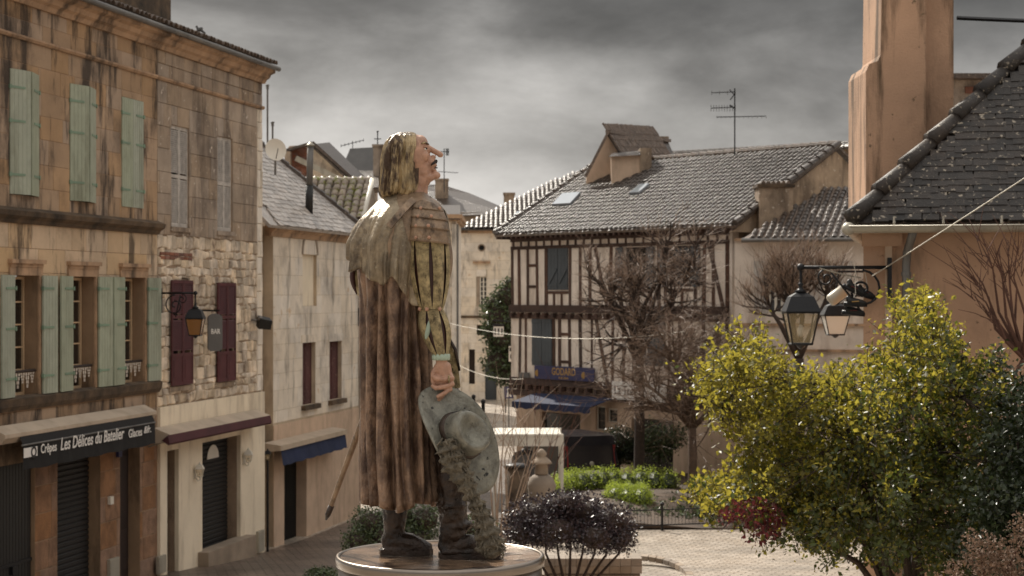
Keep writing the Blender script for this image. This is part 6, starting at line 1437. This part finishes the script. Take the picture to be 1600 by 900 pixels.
# purple rounded bush behind the pedestal
def clipped_bush(name, label, base_, blobs, n, size, mt, trunks, cat='bush', barkm='bark_dark', inner=.6, core=True):
    r = empty(name, base_, label, cat); leaf_mesh('leaves', shell_pts(blobs, n, inner), size, mt, r, .35)
    m = MB()
    for t in trunks: m.tube([Vector(q) for q in t], [.035, .028, .02, .01][:len(t)], 5)
    if m.v: m.build('stems', M[barkm], r)
    if core:
        c = MB()
        for b in blobs: c.ell(b[:3], b[3]*.6, b[4]*.6, b[5]*.6, 10, 7)
        c.build('inner_twigs', M['bark_dark'], r)['kind'] = 'stuff'
    return r
YB = 30; s_ = F/YB
bl = [tuple(P(x, y, YB+dy))+(rx/s_, .5, ry/s_) for x, y, rx, ry, dy in ((835, 810, 50, 38, 0), (900, 805, 55, 40, .2), (955, 820, 42, 40, 0), (870, 830, 50, 32, -.3), (815, 832, 32, 26, -.1), (930, 840, 45, 28, -.3), (880, 785, 35, 22, 0), (970, 840, 26, 26, -.1))]
tr = []
for i in range(9):
    x1 = 815+i*19; a = P(845+i*9, 990, YB); tr.append([a, P(850+i*10, 905, YB), P(x1, 865, YB), P(x1+random.uniform(-6, 6), 830, YB)])
clipped_bush('purple_bush', 'rounded dark purple bush on several thin stems behind the pedestal', P(885, 990, YB), bl, 11000, .055, M['leaf_purple'], tr)
bl = [tuple(P(x, y, YB+dy))+(rx/s_, .5, ry/s_) for x, y, rx, ry, dy in ((580, 820, 34, 32, 0), (625, 808, 40, 32, .3), (665, 812, 32, 30, .1), (560, 845, 28, 24, -.2), (610, 840, 45, 28, -.2), (650, 845, 40, 26, -.1), (740, 825, 36, 22, .4))]
clipped_bush('glossy_bush', 'glossy grey green bush glinting behind the statue boots', P(615, 990, YB), bl, 8000, .05, M['leaf_white'], [[P(600, 990, YB), P(600, 870, YB)], [P(640, 990, YB), P(640, 870, YB)]])
bl = [tuple(P(x, 905, 27))+(rx/103, .4, .17) for x, rx in ((492, 18), (508, 22))]
clipped_bush('low_box_hedge', 'sunlit top of a low hedge left of the pedestal', P(505, 990, 27), bl, 2500, .04, M['leaf_white'], [])
# planter walls near the purple bush
pw = empty('planter_wall', P(900, 1000, 31.5), 'low curved stone planter wall below the purple bush', 'wall')
for j in range(2):
    for i in range(9):
        x = 850+i*17; a, b = P(x, 895-j*12, 31.5), P(x+16.5, 883.5-j*12, 31.5); m = MB(); m.box(a.x, b.x, 31.4, 31.9, a.z, b.z); m.build('stone_block', M['kerb'], pw)
m = MB(); a, b = P(845, 897, 31.5), P(1000, 860, 31.5); m.box(a.x, b.x, 31.45, 32, 0, a.z); m.build('footing', M['kerb'], pw)
kb = empty('curved_kerb', P(1020, 880, 38), 'curved dark kerb on the paved square beside the planter', 'kerb')
for i in range(14):
    t0, t1 = PI*(-.1+.75*i/14), PI*(-.1+.75*(i+1)/14); c0 = (2.55, 36.2); R0, R1 = 1.15, 1.0; f = lambda t, R: Vector((c0[0]+R*math.cos(t)*.95, c0[1]+R*math.sin(t)*2.2, gz(37)+.01))
    m = MB(); m.prism([f(t0, R0), f(t1-.02, R0), f(t1-.02, R1), f(t0, R1)], (0, 0, .1)); m.build('kerb_stone', M['kerb'], kb)

# clipped garden: hedges, bed, fence
g0 = gz(50)
tag(MB().prism([P(785, 800, 47), P(900, 829, 47), P(1140, 829, 47), P(1290, 815, 48), P(1290, 740, 58), P(800, 745, 58)], (0, 0, .06)).build('garden_bed', M['soil']), kind='structure')
def hedge(label, path, wd, ht, n, mt='leaf_hedge'):
    pts = [Vector(p) for p in path]; r = empty('clipped_hedge', pts[len(pts)//2], label, 'hedge', 'clipped garden hedges'); bl = []
    for a, b in zip(pts, pts[1:]):
        k = max(1, int((b-a).length/.35))
        for i in range(k): q = a.lerp(b, i/k); bl.append((q.x, q.y, q.z+ht*.5+random.uniform(-.03, .03), .34, wd*.5, ht*.52))
    leaf_mesh('leaves', shell_pts(bl, n, .72), .05, M[mt], r, .5, .5); m = MB()
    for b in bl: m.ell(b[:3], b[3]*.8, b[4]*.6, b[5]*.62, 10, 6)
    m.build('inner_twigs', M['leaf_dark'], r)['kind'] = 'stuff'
G = lambda px, Y_: Vector(((px-HX)*Y_/F, Y_, g0+.03))
hedge('long curved light green hedge at the back of the garden', [G(856, 49.5), G(868, 51.5), G(895, 53.3), G(960, 54), G(1066, 53.6)], 1.3, .95, 18000)
hedge('short stepped light green hedge in the middle of the garden', [G(962, 50.8), G(1002, 50.2), G(1030, 50)], 1.4, .85, 9000)
hedge('small light green hedge right of the bare tree trunk', [G(1092, 52.5), G(1130, 53), G(1175, 53)], 1.2, .8, 6000)
hedge('low hedge strip along the sunny road behind the stone lantern', [G(815, 46.5), G(840, 49.5)], .5, .3, 1200)
leaf_mesh('ground_cover', np.array([[G(x, 0).x, 0, 0] for x in ()] or [list(G(random.uniform(850, 1140), random.uniform(48.2, 56))+Vector((0, 0, abs(random.gauss(0, .15))))) for _ in range(13000)]), .12, M['leaf_white'], None, .3)
bpy.data.objects['ground_cover']['label'] = 'low leafy ground cover filling the garden bed'; bpy.data.objects['ground_cover']['category'] = 'ground cover'
bl = [tuple(P(x, y, 57.2))+(r, r, r) for x, y, r in ((968, 693, .6), (955, 708, .42), (982, 706, .45))]
clipped_bush('round_bush', 'dense round dark green bush behind the back hedge', P(968, 765, 57.2), bl, 6000, .07, M['leaf_dark'], [[P(968, 765, 57.2), P(968, 720, 57.2)]])
bl = [tuple(P(x, y, 57))+(r, r, r*1.1) for x, y, r in ((1020, 680, .5), (1045, 690, .45), (1010, 700, .4), (1060, 680, .4), (1035, 705, .4))]
clipped_bush('loose_evergreen', 'loose grey green evergreen between the two bare trees', P(1030, 765, 57), bl, 3000, .09, M['leaf_white'], [[P(1030, 765, 57), P(1030, 700, 57)]], inner=.2, core=False)
fn = empty('garden_fence', P(1040, 825, 46.6), 'low dark metal fence along the front of the garden', 'fence')
fa, fb_ = Vector((G(955, 46.4).x, 46.4, g0)), Vector((G(1190, 47.5).x, 47.5, g0))
for z in (.15, .55): m = MB(); m.bar(fa+up3*z, fb_+up3*z, .03, .03); m.build('rail', M['iron'], fn)
for i in range(4): q = fa.lerp(fb_, i/3); m = MB(); m.bar(q, q+up3*.68, .06, .06); m.ell(q+up3*.7, .06, .06, .05); m.build('post', M['iron'], fn)
for i in range(44): q = fa.lerp(fb_, (i+.5)/44); m = MB(); m.bar(q+up3*.15, q+up3*.55, .01, .01, (1, 0, 0)); m.build('bar', M['iron'], fn)
fn2 = empty('road_fence', P(800, 790, 43), 'short dark fence posts with rail beside the sunny road', 'fence')
qs = [P(782, 835, 40.5), P(797, 805, 44), P(812, 782, 48), P(826, 765, 52)]
qs = [Vector((q.x, q.y, gz(q.y))) for q in qs]
for q in qs: m = MB(); m.bar(q, q+up3*.75, .06, .06); m.build('post', M['iron'], fn2)
m = MB(); 
for a, b in zip(qs, qs[1:]): m.bar(a+up3*.6, b+up3*.6, .03, .03); m.bar(a+up3*.25, b+up3*.25, .03, .03)
m.build('rail', M['iron'], fn2)
# evergreen tree by the oculus house
bl = [tuple(P(x, y, 82))+(r, r, r*1.1) for x, y, r in ((792, 465, .8), (780, 495, .95), (800, 500, .9), (788, 530, 1.0), (772, 520, .7), (805, 545, .9), (780, 565, .9), (795, 580, .8), (770, 478, .5), (798, 445, .4))]
clipped_bush('evergreen_tree', 'tall loose evergreen tree left of the half timbered house', P(790, 640, 82), bl, 9000, .16, M['leaf_white'], [[P(790, 645, 82), P(790, 560, 82), P(788, 480, 82)]], 'tree', inner=.25)

# bare street trees
def bare_tree(name, label, px, base_py, Y_, fork_py, limbs, sub, r0, mt='bark', twm='twig', opt=None, levels=3, L0=1.2):
    b0 = P(px, base_py, Y_); b0.z = gz(Y_); f = P(px, fork_py, Y_); r = empty(name, b0, label, 'tree')
    m = MB(); m.tube([b0, b0+up3*.08, b0.lerp(f, .5)+Vector((.03, 0, 0)), f], [r0*1.35, r0*1.1, r0, r0*1.02], 10); m.build('trunk', M[mt], r, True)
    a, b, c = MB(), MB(), MB(); o_ = dict(wob=.16, up=.03, tap=.5, n=5, t0=.25, fwd=.6, spr=.75, rmin=.006, lk=1.0)
    if opt: o_.update(opt)
    for tx, ty, dy in limbs:
        e_ = P(tx, ty, Y_+dy); k = f.lerp(e_, .5)+Vector((random.gauss(0, .12), random.gauss(0, .12), .12)); a.tube([f-up3*.05, k, e_], [r0*.6, r0*.45, r0*.3], 7)
        d0 = (e_-k).normalized()
        for i in range(sub):
            t = random.uniform(.35, 1); q = k.lerp(e_, t); d = (d0*.6+Vector((random.gauss(0, .6), random.gauss(0, .6), random.gauss(0.1, .5)))).normalized(); branch((c, b, b), q, d, L0*random.uniform(.6, 1.15), r0*.22, levels-1, o_)
    a.build('limbs', M[mt], r, True)
    if b.v: x = b.build('branches', M[mt], r); x['kind'] = 'stuff'
    x = c.build('twigs', M[twm], r); x['kind'] = 'stuff'; return r
bare_tree('bare_tree', 'bare tree with straight trunk and dense fine twigs before the timbered house', 1081, 790, 53, 668, [(1010, 600, .3), (1040, 540, -.5), (1090, 530, .4), (1130, 560, 0), (1150, 615, -.3), (1060, 600, .6), (1030, 640, -.6), (1120, 640, .5), (1085, 600, -.6)], 9, .13, opt=dict(n=7, spr=.85, up=.02, rmin=.004), levels=3, L0=1.4)
bare_tree('pollarded_tree', 'dark knuckled pollard tree against the timbered upper floor', 998, 760, 55, 560, [(960, 470, .2), (985, 440, -.4), (1030, 430, .3), (1055, 470, 0), (1045, 400, .5), (940, 440, .2), (1000, 520, -.3), (970, 540, .3), (1085, 420, .3)], 8, .16, 'bark_dark', 'twig', dict(n=6, rmin=.004, spr=.6, up=.07, wob=.2), 3, 1.2)
bare_tree('bare_pollard', 'bare pollard with upright shoots behind the clear lantern', 1248, 800, 50, 560, [(1195, 470, .2), (1225, 440, -.3), (1260, 430, .3), (1300, 445, 0), (1245, 480, .2)], 14, .14, 'bark_dark', 'twig', dict(n=6, spr=.45, up=.14, wob=.1), 3, .95)
# small pale-barked bare shrubs beside the road
bare_shrub('pale_bare_shrub', Vector((P(775, 0, 36).x, 36, gz(36))), [P(x, y, 36+random.uniform(-.6, .6)) for x, y in ((790, 660), (800, 690), (775, 640), (815, 660), (830, 700), (765, 670), (845, 690), (810, 640), (788, 620), (850, 650))], M['bark_pale'], 'small pale barked leafless shrub right of the statue hat', .032, 4, sub=.35)
bare_shrub('bare_myrtle', Vector((P(835, 0, 47).x, 47, gz(47))), [P(x, y, 47+random.uniform(-.6, .6)) for x, y in ((800, 680), (820, 650), (845, 640), (870, 650), (890, 680), (860, 690), (905, 640), (880, 625), (835, 610))], M['twig_red'], 'leafless brown shrub in front of the navy shop awning', .026, 5, sub=.4)

# ------------------------------------------------------------------ street furniture and vehicle
# white shelter frame
yP = 49; r = empty('white_canopy', Vector((P(830, 0, yP).x, yP, gz(yP))), 'white flat canopy frame on slim posts beside the garden', 'canopy')
a, b = P(770, 697, yP), P(877, 678, yP); m = MB(); m.box(a.x, b.x, yP-.06, yP, a.z, b.z); m.box(a.x, b.x, yP-.08, yP-.06, b.z-.06, b.z); m.build('fascia', M['white_paint'], r)
m = MB(); m.box(a.x, b.x, yP+.004, yP+2.2, b.z-.05, b.z); m.build('roof', M['white_paint'], r)
m = MB(); m.box(b.x-.06, b.x, yP+.01, yP+2.2, a.z, b.z-.06); m.build('fascia', M['white_paint'], r)
for x in (b.x+.02, a.x+.05):
    for y in (yP-.03, yP+2.15): m = MB(); m.box(x-.04, x+.04, y-.04, y+.04, gz(yP), b.z); m.build('post', M['white_paint'], r)
# stone lantern
yL = 44; q = Vector((P(846, 0, yL).x, yL, gz(yL))); r = empty('stone_lantern', q, 'weathered stone garden lantern with rounded cap left of the hedges', 'stone lantern')
zq = P(846, 765, yL).z; m = MB(); m.lathe((q.x, q.y, zq), [(.3, q.z-zq), (.32, -.05), (.36, .1), (.28, .3), (.2, .36)], 14); m.build('base', M['kerb'], r, True)
m = MB(); m.lathe((q.x, q.y, zq+.36), [(.15, 0), (.17, .05), (.15, .26), (.2, .3)], 12); m.build('chamber', M['kerb'], r, True)
m = MB(); m.lathe((q.x, q.y, zq+.64), [(.27, 0), (.24, .05), (.17, .12), (.1, .18), (.14, .24), (.08, .32), (.03, .36)], 14); m.build('cap', M['kerb'], r, True)
# bin
q = Vector((P(807, 0, 42).x, 42, gz(42))); r = empty('litter_bin', q, 'grey litter bin by the road next to the stone lantern', 'bin'); zt_ = P(0, 725, 42).z
m = MB(); m.lathe(q, [(.2, .35), (.24, .4), (.27, zt_-q.z-.08)], 14); m.build('drum', M['stone_dark'], r, True); m = MB(); m.lathe((q.x, q.y, zt_-.08), [(.29, 0), (.29, .05), (.2, .09)], 14); m.build('lid', M['iron'], r, True); m = MB(); m.tube([q, q+up3*.4], .04, 6); m.build('post', M['iron'], r)
# van
def van(cx, cy, rot):
    z0 = gz(cy); r = empty('parked_van', (cx, cy, z0), 'dark van parked with its rear to the square below the navy awning', 'van')
    R3 = Matrix.Rotation(rot, 3, 'Z'); T = lambda x, y, z: Vector((cx, cy, z0))+R3 @ Vector((x, y, z))
    W2, Ln, H_ = .92, 4.3, 1.82
    side = [(0, .32), (-.06, .55), (0, .95), (.1, 1.5), (.22, H_-.04), (.4, H_), (2.6, H_-.02), (3.05, 1.62), (3.45, 1.12), (4.1, .98), (Ln, .75), (Ln, .32)]
    def ring(xs, k): return [T(xs*(1-(.1 if z > 1.0 else 0)*(z-1.0)/.8*1.2), y, z) for y, z in side]
    v = ring(-W2, 0)+ring(W2, 0); n = len(side); m = MB(); m.add(v, [tuple(range(n)), tuple(range(2*n-1, n-1, -1))]+[(i, n+i, n+(i+1) % n, (i+1) % n) for i in range(n)]); m.build('body', M['van'], r)
    m = MB(); m.add([T(-.62, .035, 1.02), T(.62, .035, 1.02), T(.56, .135, 1.5), T(-.56, .135, 1.5)], [(0, 1, 2, 3)]); m.build('rear_window', M['glass_dark'], r)
    for s in (-1, 1):
        m = MB(); m.add([T(s*.925, .5, 1.05), T(s*.925, 2.9, 1.05), T(s*.86, 2.7, 1.55), T(s*.86, .55, 1.55)], [(0, 1, 2, 3)]); m.build('side_window', M['glass_dark'], r)
        m = MB(); m.box8([T(s*.9, -.0, .85), T(s*.78, -.03, .85), T(s*.78, .06, .85), T(s*.9, .06, .85), T(s*.86, .1, 1.5), T(s*.76, .09, 1.5), T(s*.76, .2, 1.5), T(s*.86, .2, 1.5)]); m.build('tail_light', M['red_lens'], r)
        for y in (.75, 3.45):
            wl_ = MB(); ctr = T(s*.84, y, .32); ax_ = R3 @ Vector((1, 0, 0)); prof_w = [(.32, -.1), (.32, .1)]
            wl_.tube([ctr-ax_*.1, ctr+ax_*.1], .32, 20); wo = wl_.build('wheel', M['black'], r, True); h = MB(); h.tube([ctr-ax_*.105, ctr+ax_*.105], .19, 14); h.build('rim', M['zinc'], wo)
        m = MB(); m.ell(T(s*1.02, 3.0, 1.1), .1, .08, .1); m.build('mirror', M['black'], r, True)
    m = MB(); m.box8([T(-.26, -.075, .62), T(.26, -.075, .62), T(.26, -.03, .62), T(-.26, -.03, .62), T(-.26, -.06, .74), T(.26, -.06, .74), T(.26, -.0, .74), T(-.26, -.0, .74)]); m.build('number_plate', M['white_paint'], r)
    m = MB(); m.box8([T(-.93, -.1, .35), T(.93, -.1, .35), T(.93, .1, .35), T(-.93, .1, .35), T(-.93, -.1, .55), T(.93, -.1, .55), T(.93, .1, .55), T(-.93, .1, .55)]); m.build('bumper', M['black'], r)
    m = MB(); m.ell(T(0, -.02, .95), .07, .02, .07); m.build('badge', M['zinc_pale'], r, True)
M['van'] = mat('dark_van_paint', C('1c1b1f'), rough=.2, var=.05, bump=0); M['red_lens'] = mat('red_lamp_lens', C('6a1712'), rough=.2, var=.1, bump=0)
van(2.45, 55.2, math.radians(22))
# signs, bollards, cables
q = Vector((P(795, 0, 76).x, 76, gz(76))); r = empty('parking_sign', q, 'blue square road sign with a white symbol on a thin pole', 'road sign'); zt_ = P(0, 604, 76).z
m = MB(); m.tube([q, Vector((q.x, q.y, zt_))], .035, 6); m.build('pole', M['zinc'], r); m = MB(); m.box(q.x-.2, q.x+.2, 75.93, 75.96, zt_-.5, zt_); sp = m.build('panel', M['blue_road'] if 'blue_road' in M else M['blue_sign'], r)
m = MB(); m.ell((q.x-.03, 75.92, zt_-.12), .05, .008, .05); m.add([(q.x-.1, 75.92, zt_-.44), (q.x-.04, 75.92, zt_-.44), (q.x, 75.92, zt_-.3), (q.x+.06, 75.92, zt_-.44), (q.x+.12, 75.92, zt_-.44), (q.x+.04, 75.92, zt_-.18), (q.x-.06, 75.92, zt_-.18)], [(0, 1, 2, 5, 6), (2, 3, 4, 5)]); m.build('pictogram', M['white_print'], sp)
def hang_sign(name, px0, px1, y0, y1, Y_, label, mt, cat='sign'):
    a, b = P(px0, y1, Y_), P(px1, y0, Y_); r = empty(name, Vector(((a.x+b.x)/2, Y_, a.z)), label, cat); m = MB(); m.box(a.x, b.x, Y_, Y_+.04, a.z, b.z); bd_ = m.build('board', M[mt], r); return r, bd_, a, b
r, bd_, a, b = hang_sign('hanging_sign', 771, 787, 510, 526, 74, 'white framed sign hung from the cable before the evergreen', 'white_print')
m = MB(); m.box(a.x-.03, b.x+.03, 73.97, 74.07, b.z, b.z+.1); m.tube([(a.x-.03, 74, b.z+.25), (b.x+.9, 74, b.z+.15)], .02, 5); m.build('frame', M['iron'], r)
for i in range(3): m = MB(); x = a.x+(b.x-a.x)*(i+.5)/3; m.box(x-.03, x+.03, 73.975, 73.99, a.z+.08, b.z-.08); m.build('mark', M['black_print'], bd_)
r, bd_, a, b = hang_sign('bracket_sign', 795, 807, 541, 565, 70, 'small white and black sign at the timbered house corner', 'white_print')
m = MB(); m.box(a.x+.03, b.x-.03, 69.97, 69.99, b.z-.2, b.z-.05); m.ell(((a.x+b.x)/2, 69.98, a.z+.2), .1, .01, .14); m.build('mark', M['black_print'], bd_)
m = MB(); m.box((a.x+b.x)/2-.02, (a.x+b.x)/2+.02, 70.05, 70.09, a.z-.05, b.z+.1); m.tube([(a.x, 70.07, b.z+.05), (b.x+.6, 70.07, b.z+.05)], .02, 5); m.build('bracket', M['iron'], r)
def cable(label, pts, r_=.008, mt='zinc_pale'):
    p0, p1 = pts[0], pts[-1]; k = 14; sag = pts[1] if len(pts) == 3 else .1
    m = MB(); m.tube([p0.lerp(p1, i/k)-up3*sag*4*(i/k)*(1-i/k) for i in range(k+1)], r_, 4); tag(m.build('cable', M[mt]), label, 'cable')
cable('pale cable strung across the timbered house at shutter height', [P(700, 505, 60), .35, P(1070, 518, 52)], .009)
cable('lower pale cable sagging towards the shop sign corner', [P(712, 568, 70), .2, P(818, 592, 64)], .009)
cable('pale cable rising from the lantern bracket to the upper right', [P(1362, 432, 22.7), .02, P(2100, -51, 15.5)], .008)
cable('short pale cable from the lantern arm to the hanging shoes', [P(1281, 419, 22.7), .01, P(1345, 434, 22.8)], .008)
cable('dark cable crossing the sky right of the chimney', [P(1495, 28, 26), .05, P(2100, 36, 26)], .03, 'iron')
for i, (x, Y_) in enumerate(((740, 92), (755, 88))): q = Vector((P(x, 0, Y_).x, Y_, gz(Y_))); m = MB(); m.lathe(q, [(.09, 0), (.09, .8), (.12, .85), (.1, .95), (.03, 1.0)], 10); tag(m.build('bollard', M['iron'], None, True), ('left' if i == 0 else 'right')+' of two iron bollards on the far sunny road', 'bollard', 'far road bollards')
